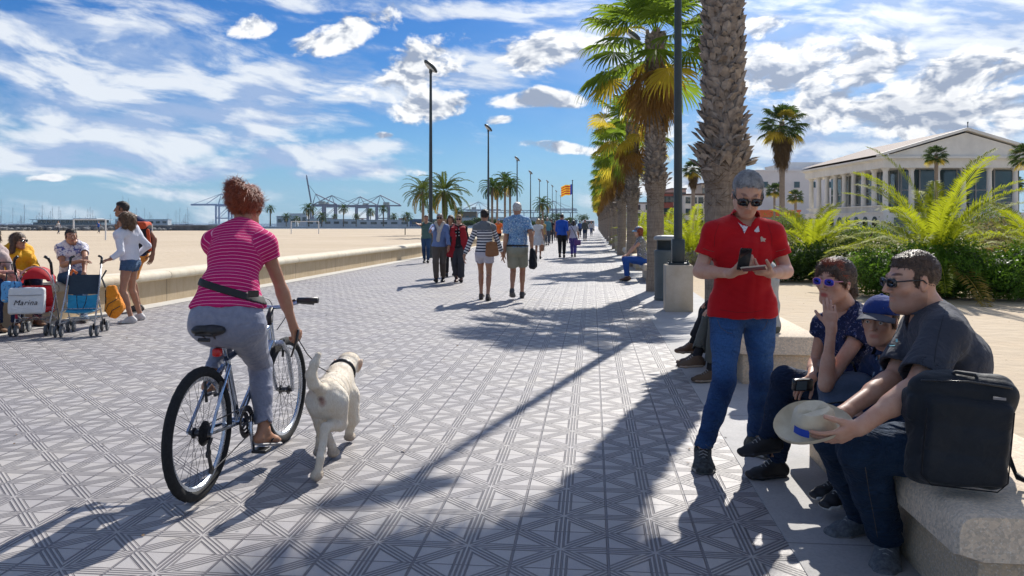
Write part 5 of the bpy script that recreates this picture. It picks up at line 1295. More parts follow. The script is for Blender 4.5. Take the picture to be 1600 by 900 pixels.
    def legs(s, root, mat, vox=.006, upto=.93, loose=.014, loose2=None, fold=.004, seed=2, name='trousers', short=0, flare=0, waistz=.10, cuff=.02):
        """trousers (upto = fraction of the shin) or shorts (short = fraction of the thigh)"""
        J, k = s.J, s.k; loose2 = loose if loose2 is None else loose2; hp = (J['hpR'] + J['hpL']) / 2; ax = (J['waist'] - hp).normalized(); top = hp + ax * waistz * k
        S_ = Sdf(vox); T = s.T.grow(loose); 
        for p in T.pr[:1] + [q for q in T.pr if q[0] == 'e' and np.linalg.norm(np.array(q[1]) - np.array(hp)) < .25 * k]: S_.pr.append(p[:9] + (tuple(p[9]) + ((top, ax),),))
        for q in 'RL':
            h_, kn, an = J['hp' + q], J['kn' + q], J['an' + q]; lm = (.5 + .5 * s.bulk)
            if short:
                d = (kn - h_).normalized(); e = h_.lerp(kn, short); r0 = .079 * k * lm * s.hw + loose; r1 = (.080 * (1 - short) + .052 * short) * k * lm + loose + flare
                S_.cone(h_, h_.lerp(kn, min(1.2, short + .15)), r0, r1, .03, clip=((e, d),)); S_.cone(e - d * .03, e + d * .12, r1 - .012, r1, .004, True)
            else:
                S_.cone(h_, kn, .079 * k * lm * s.hw + loose, .050 * k * lm + loose2, .03); S_.cone(h_.lerp(kn, .12), h_.lerp(kn, .5), .081 * k * lm * s.hw + loose, .067 * k * lm + loose, .03)
                d = (an - kn).normalized(); e = kn.lerp(an, upto); r1 = .040 * k + loose2 + flare
                S_.cone(kn, kn.lerp(an, .5), .050 * k * lm + loose2, .045 * k * lm + loose2, .03); S_.cone(kn.lerp(an, .4), kn.lerp(an, upto + .14), .046 * k * lm + loose2, r1, .02, clip=((e, d),)); S_.cone(e - d * .02, e + d * .08, r1 - .010, r1 - .002, .004, True)
                S_.pr = [q_[:9] + (tuple(q_[9]) + ((e, d),),) for q_ in s.Lg[q].grow(loose2).pr] + S_.pr
                s2 = e
        kns = [(np.array(J['kn' + q]), np.array(J['an' + q])) for q in 'RL']
        def gz(p):
            g = np.full(len(p), .45, np.float32)
            for a, b in kns: g = np.maximum(g, np.exp(-((np.linalg.norm(p - a, axis=1) / .11) ** 2)) * 1.2); g = np.maximum(g, np.exp(-((np.linalg.norm(p - b, axis=1) / .13) ** 2)) * 1.7)
            return g
        S_.disp = folds(fold, 15, seed, (1, 1, 1.5), gz) if fold else None
        v, f = S_.build(); wear = np.zeros(len(v))
        for q in 'RL':
            a, b = J['hp' + q], J['kn' + q]; d, t = seg_dist(v, a, a.lerp(b, 1.0)); fr = ((v - np.array(a.lerp(b, .5))) @ np.array(s.f)); wear = np.maximum(wear, np.clip(1.2 - (t / ((b - a).length) - .55) ** 2 * 6, 0, 1) * np.clip((fr + .02) * 9, 0, 1) * (d < .15))
        o = obj_np(name, v, f, mat, root, root.location, attrs={'wear': wear}); return o
    def shoes(s, root, mat, sole, vox=.005, grow=.010, name='shoe', high=.02):
        for q in 'RL':
            J, k = s.J, s.k; S_ = Sdf(vox); hl, ball, toe, d, sd, dn = s.foot(q, S_, grow, .02); an = J['an' + q]
            S_.pr = [p[:9] + (tuple(p[9]) + ((an + V((0, 0, 1)) * high * k, -dn * 1.0 + d * .25), (hl + dn * .026 * k, dn)),) for p in S_.pr]
            v, f = S_.build(); o = obj_np(name, v, f, mat, root, root.location)
            S2 = Sdf(vox); g2 = grow + .004
            S2.seg(hl + dn * .030 * k, ball + dn * .010 * k, .032 * k + g2, .017, .046 * k + g2, .017, sd, .02); S2.seg(ball + dn * .010 * k, toe + dn * .004 * k, .046 * k + g2, .017, .036 * k + g2, .016, sd, .02)
            v, f = S2.build(); obj_np('sole', v, f, sole, o, root.location)
            if name == 'shoe' and vox < .007:
                m = MB()
                for i in range(4):
                    c = an.lerp(ball, .34 + .16 * i) - dn * ((.030 - .003 * i) * k + grow + .001)
                    m.tube([c - sd * .024 * k + dn * .008, c - dn * .004, c + sd * .024 * k + dn * .008], .0028, 5)
                m.obj('laces', LACE, o, loc=root.location)
    def hair(s, root, mat, style='short', vox=.005, length=0, seed=3, amp=.003, vol=1.0, name='hair'):
        h = s.head; S_ = Sdf(vox); g = .0045 * vol; D = lambda *a: a
        pl = ((0, .070, .064), (0, .80, -.75))
        if style in ('short', 'crop', 'grey'):
            if style == 'grey': pl = ((0, .066, .079), (0, .80, -.75))
            tl = lambda q: ((q * .040, .071, .080), (q * .66, .62, -.42))
            side = lambda q: ((q * .07, .030, .012), (q * .1, 1, -.05))
            h.ell(S_, (0, -.016, .037), (.0725 + g, .0910 + g, .080 + g * (1.8 if style == 'short' else 1)), .01, clip=(pl, tl(1), tl(-1), ((0, 0, -.066), (0, 0, -1))))
            for q in (-1, 1): h.ell(S_, (q * .0605, .016, .014), (.0130, .013, .034), .01)
            if style == 'short': h.ell(S_, (0, .010, .094), (.050, .054, .018 * vol), .02, clip=(((0, .074, .070), (0, .80, -.75)),))
        if style in ('bob', 'long', 'curly', 'pony', 'bun'):
            h.ell(S_, (0, -.018, .038), (.079 + g, .097 + g, .085 + g), .015, clip=(((0, .074, .055), (0, .85, -.6)), ((0, 0, -.075), (0, 0, -1))))
        if style in ('bob', 'long', 'curly'):
            for q in (-1, 1): h.cone(S_, (q * .066, -.02, .02), (q * (.070 + .02 * vol), -.015, -.07 - length), .032, .026 * vol, .03)
            h.cone(S_, (0, -.07, .03), (0, -.065, -.08 - length), .055, .045 * vol, .04)
        if style == 'curly': h.ell(S_, (0, -.06, -.02), (.09, .075, .09), .04)
        if style == 'pony':
            h.cone(S_, (0, -.10, .03), (0, -.135, .02), .022, .022, .02); h.cone(S_, (0, -.135, .02), (0, -.155, -.06), .028, .030, .02); h.cone(S_, (0, -.155, -.06), (0, -.14, -.15), .028, .008, .02)
            for q in (-1, 1): h.cone(S_, (q * .045, .070, .075), (q * .074, .035, .01), .014, .010, .02)
        if style == 'bun': h.ell(S_, (0, -.095, .055), (.055, .045, .055), .02)
        S_.disp = folds(amp, 60, seed, (1, 1, .35)) if amp else None
        v, f = S_.build()
        if vox <= .0125 and style != 'none': v, f = s.strands(v, f, style, seed, length, n=2600 if vox < .0058 else 1100, wide=.0020 if vox < .0058 else .0034, L_=s.slen)
        return obj_np(name, v, f, mat, root, root.location)
    def strands(s, v, f, style, seed, length=0, n=2600, L_=None, wide=.0022, wild=.35):
        """thin locks lying on the hair shell, so that its outline is not smooth"""
        h = s.head; r = np.random.RandomState(seed); n0 = len(v); q = r.randint(0, len(f), n); a, b, c = v[f[q, 0]], v[f[q, 1]], v[f[q, 2]]
        nn = np.cross(b - a, c - a); nn /= np.linalg.norm(nn, axis=1)[:, None] + 1e-9; pt = (a + b + c) / 3; cen = np.array(h.c)
        nn *= np.sign(((pt - cen) * nn).sum(1))[:, None] + 1e-9
        crown = np.array(h.p(0, -.04, .13)); flow = pt - crown
        if style == 'pony': flow = np.array(h.p(0, -.12, .03)) - pt
        if style in ('long', 'bob'): flow = flow + np.array([0, 0, -.15])
        flow = flow / (np.linalg.norm(flow, axis=1)[:, None] + 1e-9) + r.randn(n, 3) * wild
        flow -= nn * (flow * nn).sum(1)[:, None]; flow /= np.linalg.norm(flow, axis=1)[:, None] + 1e-9
        ln = (L_ or (.020 if style in ('short', 'grey', 'crop') else .045)) * r.uniform(.6, 1.4, n)[:, None]; sd = np.cross(flow, nn) * wide
        p0 = pt - nn * .002; p1 = pt + flow * ln * .5 + nn * (.003 + .05 * ln); p2 = pt + flow * ln + nn * (.06 * ln) * r.uniform(-1, 2.0, (n, 1))
        V_ = np.stack([p0 - sd, p0 + sd, p1 + sd * .8, p1 - sd * .8, p2, p2 + sd * .15], 1).reshape(-1, 3); k = np.arange(n)[:, None] * 6 + n0
        F_ = np.concatenate([k + [0, 1, 2, 3], k + [3, 2, 5, 4]])
        return np.concatenate([v, V_]).astype(np.float32), np.concatenate([f, F_]).astype(np.int32)
    def glasses(s, root, mat=None, frame=None, w=.026, hgt=.019, name='sunglasses'):
        h = s.head; m = MB(); fm = frame or FRAME; m.use(mat or LENS); pw = lambda x: math.copysign(abs(x) ** .62, x); se = lambda i: (w * h.s * pw(math.cos(2 * PI * i / 16)), hgt * h.s * pw(math.sin(2 * PI * i / 16)) * (1.0 - .12 * abs(math.cos(2 * PI * i / 16))))
        R = Matrix([list(h.r), list(h.f), list(h.u)]).transposed()
        for q in (-1, 1):
            Rq = R @ Matrix.Rotation(-q * .16, 3, 'Z'); c = h.p(q * .033, .0955, .004); o_ = [se(a) for a in range(16)]; m.add([c + Rq @ V((x, .004 * h.s, z)) for x, z in o_] + [c + Rq @ V((x * .5, .0075 * h.s, z * .5)) for x, z in o_], [tuple(range(31, 15, -1))] + [(i, (i + 1) % 16, 16 + (i + 1) % 16, 16 + i) for i in range(16)])
        m.use(fm)
        for q in (-1, 1):
            Rq = R @ Matrix.Rotation(-q * .16, 3, 'Z'); c = h.p(q * .033, .0970, .004)
            m.tube([c + Rq @ V((se(i)[0] * 1.02, .002, se(i)[1] * 1.02)) for i in range(16)], .0024 * h.s, 5, closed=True)
            m.tube([h.p(q * .060, .096, .010), h.p(q * .074, .05, .012), h.p(q * .079, .0, .010), h.p(q * .077, -.015, -.004)], .0032 * h.s, 6)
        m.tube([h.p(-.010, .101, .008), h.p(0, .104, .012), h.p(.010, .101, .008)], .003 * h.s, 6)
        return m.obj(name, None, root, smooth=True, loc=root.location)
    def eyes(s, root):
        h = s.head
        for q in (-1, 1):
            m = MB(); m.ball(h.p(q * .030, .0785, .005), .0118 * h.s, 14); e = m.obj('eye', EYEW, root, smooth=True, loc=root.location)
            m = MB(); m.ball(h.p(q * .030, .0855, .0045), .0058 * h.s, 12); m.obj('iris', IRIS, e, smooth=True, loc=root.location)
    def cap(s, root, mat, brim=None, tilt=0, name='cap', vox=.005, back=False):
        h = s.head; S_ = Sdf(vox); h.ell(S_, (0, -.014, .045), (.083, .102, .083), .01, clip=(((0, 0, .035), (0, .12, -1)),))
        h.ell(S_, (0, -.014, .130), (.008, .008, .006), .006); v, f = S_.build(); o = obj_np(name, v, f, mat, root, root.location)
        m = MB(); rows = []; 
        for j in range(6):
            t = j / 5; rows.append([h.p(math.sin(a) * (.083 + .004 * t), .03 + .055 * math.cos(a) * (1) + t * .075 * math.cos(a) ** .7, .048 - .018 * t - .018 * math.sin(a) ** 2 * 1.2) for a in [(-1 + 2 * i / 12) * 1.45 for i in range(13)]])
        n = 13; vs = [p for r_ in rows for p in r_]; vs += [p - h.u * .004 for p in vs]; N_ = 6 * n; fs = []
        for j in range(5):
            for i in range(12): a = j * n + i; fs += [(a, a + 1, a + n + 1, a + n), (N_ + a, N_ + a + n, N_ + a + n + 1, N_ + a + 1)]
        for i in range(12): a = 5 * n + i; fs.append((a, a + 1, N_ + a + 1, N_ + a))
        for j in range(5): a = j * n; fs.append((a, a + n, N_ + a + n, N_ + a)); a += 12; fs.append((a, N_ + a, N_ + a + n, a + n))
        m.add(vs, fs); m.obj('brim', brim or mat, o, smooth=40, loc=root.location); return o
LACE = M('shoe_laces', (.35, .35, .34), .8)
SOLEW = M('white_rubber_sole', (.62, .60, .56), .6); SOLEK = M('black_rubber_sole', (.025, .025, .027), .6); SOLEG = M('grey_rubber_sole', (.20, .19, .18), .6)
def person(label, base, group=None):
    return thing('person', label, 'person', (base[0], base[1], 0), 0, group)
# ================================================================== the foreground people
WATCH = M('watch_black', (.02, .02, .02), .35)
RINGM = M('gold_ring', (.7, .5, .2), .25, .5, 1)
def dirp(a, b): return (V(b) - V(a)).normalized()

# ---- man in the red polo, standing, reading a phone
RB = (1.30, 4.85, 0)
p = Person(RB, (-.12, -1, 0), 1.75, 1.0); J = p.J; r = person('standing man in a red polo shirt and blue jeans looking down at a phone', RB)
J['neck'] = P(1160, 343, 4.93); J['shR'] = P(1116, 363, 4.86); J['shL'] = P(1206, 364, 4.88); J['elR'] = P(1093, 424, 4.86); J['elL'] = P(1229, 424, 4.86); J['wrR'] = P(1143, 427, 4.60); J['wrL'] = P(1203, 427, 4.60)
J['chest'] = P(1160, 392, 4.88); J['waist'] = P(1160, 442, 4.87); J['hpR'] = P(1136, 480, 4.86); J['hpL'] = P(1185, 480, 4.88); J['knR'] = P(1131, 598, 4.76); J['knL'] = P(1190, 590, 4.92); J['anR'] = P(1098, 703, 4.74); J['anL'] = P(1180, 684, 5.02)
J['tdR'] = V((-.18, -1, -.05)); J['tdL'] = V((.25, -1, 0)).normalized()
p.head = Hd(P(1168, 303, 4.82), (-.12, -.82, -.50), (0, -.45, 1), 1.12)
J['hdR'] = V((.75, -.45, .22)); J['pnR'] = V((.25, .2, 1)); J['tuR'] = V((.2, -1, .3)); J['hdL'] = V((-.78, -.42, .12)); J['pnL'] = V((-.2, .2, 1)); J['tuL'] = V((-.1, -1, .3))
p.limbs()
p.skin(r, SK1, .008, .0035, {'R': dict(curl=[.55, .65, .7, .8], thumb=.6), 'L': dict(curl=[.5, .55, .6, .7], thumb=.7)}, stub=.15, brow=(.45, .4, .38), lips=(.93, .76, .72))
RED = M('red_pique_cotton', (.52, .010, .016), .9, .15, 0, .12, 3, .5, 420, .002, sheen=.1)
pol = p.top(r, RED, .006, sleeve=.60, loose=.014, sl=.008, hemz=-.045, fold=.0045, seed=11, hem_flare=.004, name='polo_shirt')
DKR = M('dark_red_thread', (.18, .004, .008), .9); THR = M('tan_thread', (.13, .10, .07), .8)
def collar(p, root, mat, w=.052, open_=.35, lining=None, rr=.064, parent=None):
    h0 = p.J['neck'] + p.up * .018 * p.k; m = MB(); A, B = [], []
    f_, l_ = p.fd, p.lat; up = (p.up - f_ * .42).normalized(); f2 = up.cross(l_).normalized(); f2 = f2 if f2.dot(f_) > 0 else -f2; c = h0 + f2 * .022
    for i in range(25):
        a = -PI + open_ + (2 * PI - 2 * open_) * i / 24; a2 = a + PI / 2 * 0
        d = f2 * -math.cos(a) + l_ * math.sin(a); A.append(c + d * rr * p.k + up * .026 - f2 * .0); B.append(c + d * (rr + .030) * p.k - up * (.012 + .016 * (1 - math.cos(a * 1)) * .5))
    m.strip(A, B); m.strip([q - V((0, 0, .006)) for q in B], [q - V((0, 0, .006)) for q in A]); m.strip(B, [q - V((0, 0, .006)) for q in B])
    return m.obj('collar', mat, parent or root, smooth=True, loc=root.location)
collar(p, r, RED)
def seam(g_, pix, root, Yf, mat=None, rad=.0012):
    pts = []
    for a, b in zip(pix, pix[1:]):
        for k in range(6): pts.append(on_front(a[0] + (b[0] - a[0]) * k / 6, a[1] + (b[1] - a[1]) * k / 6, g_, Yf, .0005))
    pts = [q for q in pts if q is not None]
    if len(pts) > 3: m = MB(); m.tube(pts, rad, 5); m.obj('seam', mat or THR, g_, loc=root.location)
PRT = printed('floral_lining', (.75, .74, .76), [(.10, .12, .35), (.45, .10, .15)], 60, .42)
def patch(name, pts, mat, root, par=None, th=.003, n=(0, -1, 0)):
    m = MB(); pts = [V(q) for q in pts]; nn = V(n) * th; k = len(pts); m.add(pts + [q + nn for q in pts], [tuple(range(k)), tuple(range(2 * k - 1, k - 1, -1))] + [(i, (i + 1) % k, k + (i + 1) % k, k + i) for i in range(k)]); return m.obj(name, mat, par or root, loc=root.location)
def on_front(px, py, surf, Yf, eps=.004):
    """point on the front of a garment seen at a pixel"""
    o = V((0, 0, HC)); d = (P(px, py, Yf) - o).normalized(); me = surf.data
    from mathutils.bvhtree import BVHTree
    if not hasattr(on_front, 'c'): on_front.c = {}
    if surf.name not in on_front.c: on_front.c[surf.name] = BVHTree.FromPolygons([v.co + surf.parent.location for v in me.vertices], [tuple(q.vertices) for q in me.polygons])
    hit = on_front.c[surf.name].ray_cast(o, d); return (hit[0] - d * eps) if hit[0] is not None else None
def decal(name, pix, surf, mat, root, Yf=4.7, eps=.004, sub=5):
    """small flat appliqué that follows the cloth: outline given in photo pixels"""
    m = MB(); c = (sum(q[0] for q in pix) / len(pix), sum(q[1] for q in pix) / len(pix)); ring = []
    for i in range(len(pix)):
        a, b = pix[i], pix[(i + 1) % len(pix)]
        for k in range(sub): ring.append((a[0] + (b[0] - a[0]) * k / sub, a[1] + (b[1] - a[1]) * k / sub))
    vs = [on_front(*c, surf, Yf, eps)] + [on_front(*q, surf, Yf, eps) for q in ring]; n = len(ring)
    if any(q is None for q in vs): return None
    m.add(vs, [(0, 1 + i, 1 + (i + 1) % n) for i in range(n)]); return m.obj(name, mat, surf, loc=root.location)
decal('placket', [(1153, 347), (1160, 352), (1166, 353), (1172, 348), (1167, 357), (1163, 365), (1160, 357)], pol, PRT, r, eps=.008)
BADW = M('white_embroidery', (.72, .72, .74), .8)
decal('sail_badge', [(1178, 361), (1185, 352.5), (1187, 362), (1182, 363)], pol, BADW, r)
decal('knight_badge', [(1188, 371), (1190, 369), (1193, 372), (1197, 373), (1195, 376), (1196, 378), (1192, 377), (1189, 378)], pol, M('pale_embroidery', (.62, .45, .35), .8), r)
JN = denim('mid_blue_denim', (.012, .040, .125), (.045, .125, .30), .62)
jn = p.legs(r, JN, .006, .96, .009, .009, .006, 21, 'jeans')
seam(jn, [(1165, 508), (1162, 530), (1160, 546)], r, 4.75); seam(jn, [(1121, 500), (1126, 512), (1137, 520), (1146, 521)], r, 4.75); seam(jn, [(1200, 500), (1195, 512), (1187, 519)], r, 4.75); seam(jn, [(1157, 560), (1152, 600), (1140, 640), (1124, 680)], r, 4.8); seam(jn, [(1102, 694), (1108, 699), (1118, 700), (1126, 696)], r, 4.8)
seam(pol, [(1098, 388), (1106, 391), (1118, 394)], r, 4.8); seam(pol, [(1212, 393), (1222, 391), (1229, 388)], r, 4.8); seam(pol, [(1123, 350), (1117, 368), (1116, 388)], r, 4.8, DKR); seam(pol, [(1200, 350), (1206, 370), (1206, 388)], r, 4.8, DKR); seam(pol, [(1125, 484), (1150, 488), (1175, 488), (1195, 484)], r, 4.75, DKR)
p.shoes(r, M('grey_trainer_mesh', (.07, .08, .08), .8, vary=.6, vs=60), M('pale_grey_sole', (.32, .31, .28), .7), .0045, .014)
p.hair(r, HGRY, 'grey', .004, amp=.001, vol=.8); p.glasses(r, w=.027, hgt=.020)
def phone(name, label, c, R_, size=(.072, .008, .142), body=FRAME, screen=LENS, roots=True):
    t = thing(name, label, 'phone', c); m = MB(); m.box((0, 0, 0), size, R=R_, bev=.006); m.obj('case', body, t, smooth=30)
    m = MB(); m.box(R_ @ V((0, -size[1] / 2 - .0008, 0)), (size[0] * .9, .0016, size[2] * .9), R=R_); m.obj('screen', screen, t); return t
c = P(1163, 405, 4.50); phone('phone', 'black phone held upright by the man in red', c, Euler((.35, .05, .1)).to_matrix(), (.068, .010, .128))
c = P(1178, 419, 4.46); phone('phone', 'pale gold phone held flat by the man in red', c, Euler((1.25, .1, .25)).to_matrix() @ Matrix.Rotation(.9, 3, 'Y'), (.070, .009, .135), M('pale_gold_case', (.62, .52, .40), .35, .5, .3), M('phone_screen', (.10, .12, .14), .1))

# ---- seated man in dark grey with the straw hat
MB_ = (1.72, 3.35, 0)
p = Person(MB_, (-1, -.10, 0), 1.80, 1.18); J = p.J; r = person('seated heavy man in a dark grey polo and jeans holding a straw hat', MB_)
J['pelvis'] = P(1488, 690, 3.36); J['waist'] = P(1497, 640, 3.36); J['chest'] = P(1484, 560, 3.38); J['neck'] = P(1452, 487, 3.40)
J['shL'] = P(1476, 522, 3.20); J['shR'] = P(1436, 514, 3.60); J['elL'] = P(1430, 608, 3.06); J['wrL'] = P(1342, 668, 3.00); J['elR'] = P(1396, 592, 3.48); J['wrR'] = P(1318, 645, 3.28)
J['hpL'] = P(1482, 698, 3.24); J['hpR'] = P(1478, 690, 3.46); J['knL'] = P(1345, 704, 3.20); J['knR'] = P(1304, 684, 3.45); J['anL'] = P(1386, 843, 3.42); J['anR'] = P(1350, 803, 3.72)
J['tdL'] = V((-.45, -.85, -.12)).normalized(); J['tdR'] = V((-1, -.25, -.05)).normalized()
p.head = Hd(P(1425, 440, 3.38), (-1, -.06, -.07), (.02, 0, 1), 1.06); p.belly = 1.1
J['hdL'] = V((-.88, .05, -.42)).normalized(); J['pnL'] = V((-.2, .75, .45)); J['tuL'] = V((-.15, -.2, 1)); J['hdR'] = V((-.95, -.15, .05)).normalized(); J['pnR'] = V((0, -.5, -.85)); J['tuR'] = V((-.2, -.8, .5))
p.limbs(); p.skin(r, SK1, .008, .0032, {'L': dict(curl=[.30, .38, .45, .55], thumb=.3, spread=.10), 'R': dict(curl=[.3, .35, .4, .5], thumb=.3)}, stub=.75, fat=1.07, nose=1.3, neckr=.064, brow=(.22, .18, .16), lips=(.95, .80, .76))
GP = cloth('slate_grey_cotton', (.040, .045, .060), (.055, .060, .078), 380, wr=.5)
p.T.pr = p.T.pr; sh = p.top(r, GP, .006, sleeve=.82, loose=.018, sl=.022, hemz=.05, fold=.0045, seed=31, name='polo_shirt', hem_flare=.01); collar(p, r, GP, rr=.070)
seam(sh, [(1478, 478), (1470, 510), (1462, 545), (1460, 570)], r, 3.2, M('dark_thread', (.015, .016, .022), .9)); seam(sh, [(1381, 574), (1400, 577), (1420, 582), (1436, 586)], r, 3.2, M('dark_thread', (.015, .016, .022)))
JD = denim('dark_blue_denim', (.008, .022, .050), (.030, .065, .125), .25); jn = p.legs(r, JD, .006, .93, .020, .024, .008, 33, 'jeans', flare=.006); seam(jn, [(1352, 730), (1358, 770), (1366, 810), (1372, 845)], r, 3.1)
TR = M('dark_trainer', (.055, .065, .075), .75, vary=.7, vs=70, col2=(.16, .17, .18)); p.shoes(r, TR, SOLEG, .0045, .012); p.slen = .012; p.hair(r, HDKB, 'short', .004, amp=.0005, vol=.5); p.glasses(r, w=.027, hgt=.0165)
CY = M('cyan_print', (.10, .42, .52), .8)
for (x, y, w_, h_, a) in ((1389, 522, 9, 2.2, -.2), (1392, 528, 13, 3, .15), (1390, 534, 12, 1.6, 0), (1394, 540, 9, 1.4, .1), (1388, 546, 12, 2.0, 0), (1401, 532, 3, 5, 0)):
    ca, sa = math.cos(a), math.sin(a); decal('chest_print', [(x - w_ * .5 * ca, y - h_ * .5), (x + w_ * .5 * ca, y - h_ * .5 - w_ * sa * .3), (x + w_ * .5 * ca, y + h_ * .5 - w_ * sa * .3), (x - w_ * .5, y + h_ * .5)], sh, CY, r, 3.4, sub=2)
m = MB(); wr = J['wrL']; m.tube([wr + J['hdL'] * -.0 + V((.0, math.cos(a) * .03, math.sin(a) * .03)) for a in [2 * PI * i / 12 for i in range(12)]], .004, 5, closed=True)
# straw hat
hb = P(1270, 668, 3.10); t = thing('straw_hat', 'cream straw hat with a blue ribbon held in the seated man\'s hands', 'hat', hb)
def straw_mat():
    m, nt, b, out = new_mat('woven_straw'); N = NB(nt); oc = N.obj(); x, y, z = N.sep(oc); rr = N.m('SQRT', N.m('ADD', N.m('MULTIPLY', x, x), N.m('MULTIPLY', y, y)))
    a = N.m('ARCTAN2', y, x); w1 = N.m('SINE', N.m('MULTIPLY', N.m('ADD', rr, z), 900)); w2 = N.m('SINE', N.m('MULTIPLY', a, 150)); w = N.m('MULTIPLY', w1, w2)
    c = N.mix(N.mr(w, -1, 1), (.62, .52, .36, 1), (.84, .78, .62, 1)); c = N.mix(N.mr(N.noise(oc, 25, 4), .4, .7, 0, .4), c, (.55, .44, .28, 1))
    N.put(b.inputs['Base Color'], c); b.inputs['Roughness'].default_value = .75; N.put(b.inputs['Normal'], N.bump(w, .5, .003)); return m
STRAW = straw_mat()
m = MB(); prof = [(.158, .018), (.152, .006), (.125, -.004), (.098, 0), (.090, .012), (.086, .05), (.078, .085), (.064, .098), (.035, .092), (.004, .086)]; N_ = 40; vs = []
for rr_, zz in prof:
    for k in range(N_):
        a = 2 * PI * k / N_; q = rr_ * (1.0 + .10 * math.cos(2 * a)); z2 = zz + (.030 * (abs(math.sin(a)) ** 2) * max(0, (rr_ - .1) / .06) if rr_ > .1 else 0) - (.012 * max(0, 1 - abs(math.sin(a)) * 3) if zz > .08 else 0); vs.append((q * math.cos(a) * .88, q * math.sin(a) * .81, z2 * .9))
n0 = len(vs); vs += [(x * .985, y * .985, z - .005) for x, y, z in vs]; fs = []
for i in range(len(prof) - 1):
    for k in range(N_):
        k2 = (k + 1) % N_; fs.append((i * N_ + k, i * N_ + k2, (i + 1) * N_ + k2, (i + 1) * N_ + k)); fs.append((n0 + i * N_ + k, n0 + (i + 1) * N_ + k, n0 + (i + 1) * N_ + k2, n0 + i * N_ + k2))
for k in range(N_): k2 = (k + 1) % N_; fs.append((k, n0 + k, n0 + k2, k2)); 
fs.append(tuple((len(prof) - 1) * N_ + k for k in range(N_)))
m.add(vs, fs); o = m.obj('hat_body', STRAW, t, smooth=50)
m = MB(); A = []; B = []
for k in range(10): a = PI * 1.02 + k * .085; A.append((.088 * math.cos(a), .081 * math.sin(a), .012)); B.append((.085 * math.cos(a), .078 * math.sin(a), .042))
m.strip(A, B); m.obj('ribbon', M('royal_blue_ribbon', (.02, .08, .55), .5), t, smooth=True)
t.rotation_euler = (math.radians(20), math.radians(-12), math.radians(14))

# ---- seated woman, chin in hand
WB = (1.80, 4.3, 0)
p = Person(WB, (-1, -.22, 0), 1.64, .98, True); J = p.J; r = person('seated woman in navy floral top and pink sunglasses with chin in hand', WB)
J['pelvis'] = P(1352, 620, 4.34); J['waist'] = P(1352, 580, 4.32); J['chest'] = P(1340, 530, 4.24); J['neck'] = P(1324, 483, 4.22)
J['shL'] = P(1350, 513, 4.06); J['shR'] = P(1288, 508, 4.36); J['elL'] = P(1290, 602, 3.93); J['wrL'] = P(1299, 511, 3.93); J['elR'] = P(1274, 566, 4.42); J['wrR'] = P(1267, 592, 4.18)
J['hpL'] = P(1348, 622, 4.22); J['hpR'] = P(1342, 615, 4.42); J['knL'] = P(1226, 592, 4.28); J['knR'] = P(1242, 612, 4.46); J['anL'] = P(1200, 683, 4.42); J['anR'] = P(1212, 722, 4.52)
J['tdL'] = V((-1, -.12, -.12)).normalized(); J['tdR'] = V((-1, -.25, 0)).normalized()
p.head = Hd(P(1304, 441, 4.14), (-.80, -.58, .02), (.08, 0, 1), 1.0)
J['hdL'] = V((-.05, .10, 1)).normalized(); J['pnL'] = V((.35, 1, 0)); J['tuL'] = V((-1, .3, 0)); J['hdR'] = V((-.8, -.4, -.35)).normalized(); J['pnR'] = V((-.2, .3, -.9)); J['tuR'] = V((-.2, -.9, .1))
p.limbs(); p.skin(r, SK1, .008, .0034, {'L': dict(curl=[.42, .40, .42, .48], thumb=.5, spread=.0), 'R': dict(curl=[.5, .55, .6, .7], thumb=.6)}, lips=(.78, .30, .32), brow=(.3, .2, .17))
FL = printed('navy_floral_cotton', (.012, .020, .065), [(.20, .20, .30), (.05, .08, .22)], 55, .40)
p.top(r, FL, .006, sleeve=.26, loose=.012, sl=.012, hemz=.02, fold=.005, seed=41, name='blouse', neck=.60, neck_tilt=.6)
p.legs(r, denim('inky_denim', (.006, .016, .045), (.018, .045, .10), .2), .006, .96, .012, .010, .006, 43, 'jeans')
p.shoes(r, M('black_suede', (.012, .012, .014), .7), SOLEK, .0045, .008)
PINK = M('pink_plastic_frame', (.75, .30, .38), .3); p.slen = .03; p.glasses(r, BLUEL, PINK, .0255, .018)
p.hair(r, HDKB, 'pony', .0056, amp=.0015)
h = p.head; S_ = Sdf(.004); h.ell(S_, (0, .028, .096), (.056, .046, .022), .02); h.cone(S_, (-.045, .066, .078), (-.074, .035, .035), .010, .008, .02); h.cone(S_, (.045, .066, .078), (.074, .04, .035), .010, .008, .02); v, f = S_.build(); v, f = p.strands(v, f, 'pony', 5, 0, 900, .028, .0016, .25)
obj_np('fringe', v, f, HRED, r, r.location)
t = thing('camera', 'small black compact camera in the seated woman\'s lowered hand', 'camera', P(1254, 601, 4.10)); m = MB(); Rq = Euler((.1, .05, .35)).to_matrix(); m.box((0, 0, 0), (.115, .03, .062), R=Rq, bev=.008); m.obj('body', FRAME, t, smooth=30)
m = MB(); m.box(Rq @ V((-.018, -.016, 0)), (.062, .002, .044), R=Rq); m.obj('screen', M('camera_screen', (.10, .14, .15), .15), t); m = MB(); m.lathe([(.022, 0), (.022, .02), (.016, .024)], Rq @ V((.0, .015, 0)), 14, Rq @ Matrix.Rotation(-PI / 2, 3, 'X')); m.obj('lens', FRAME, t)
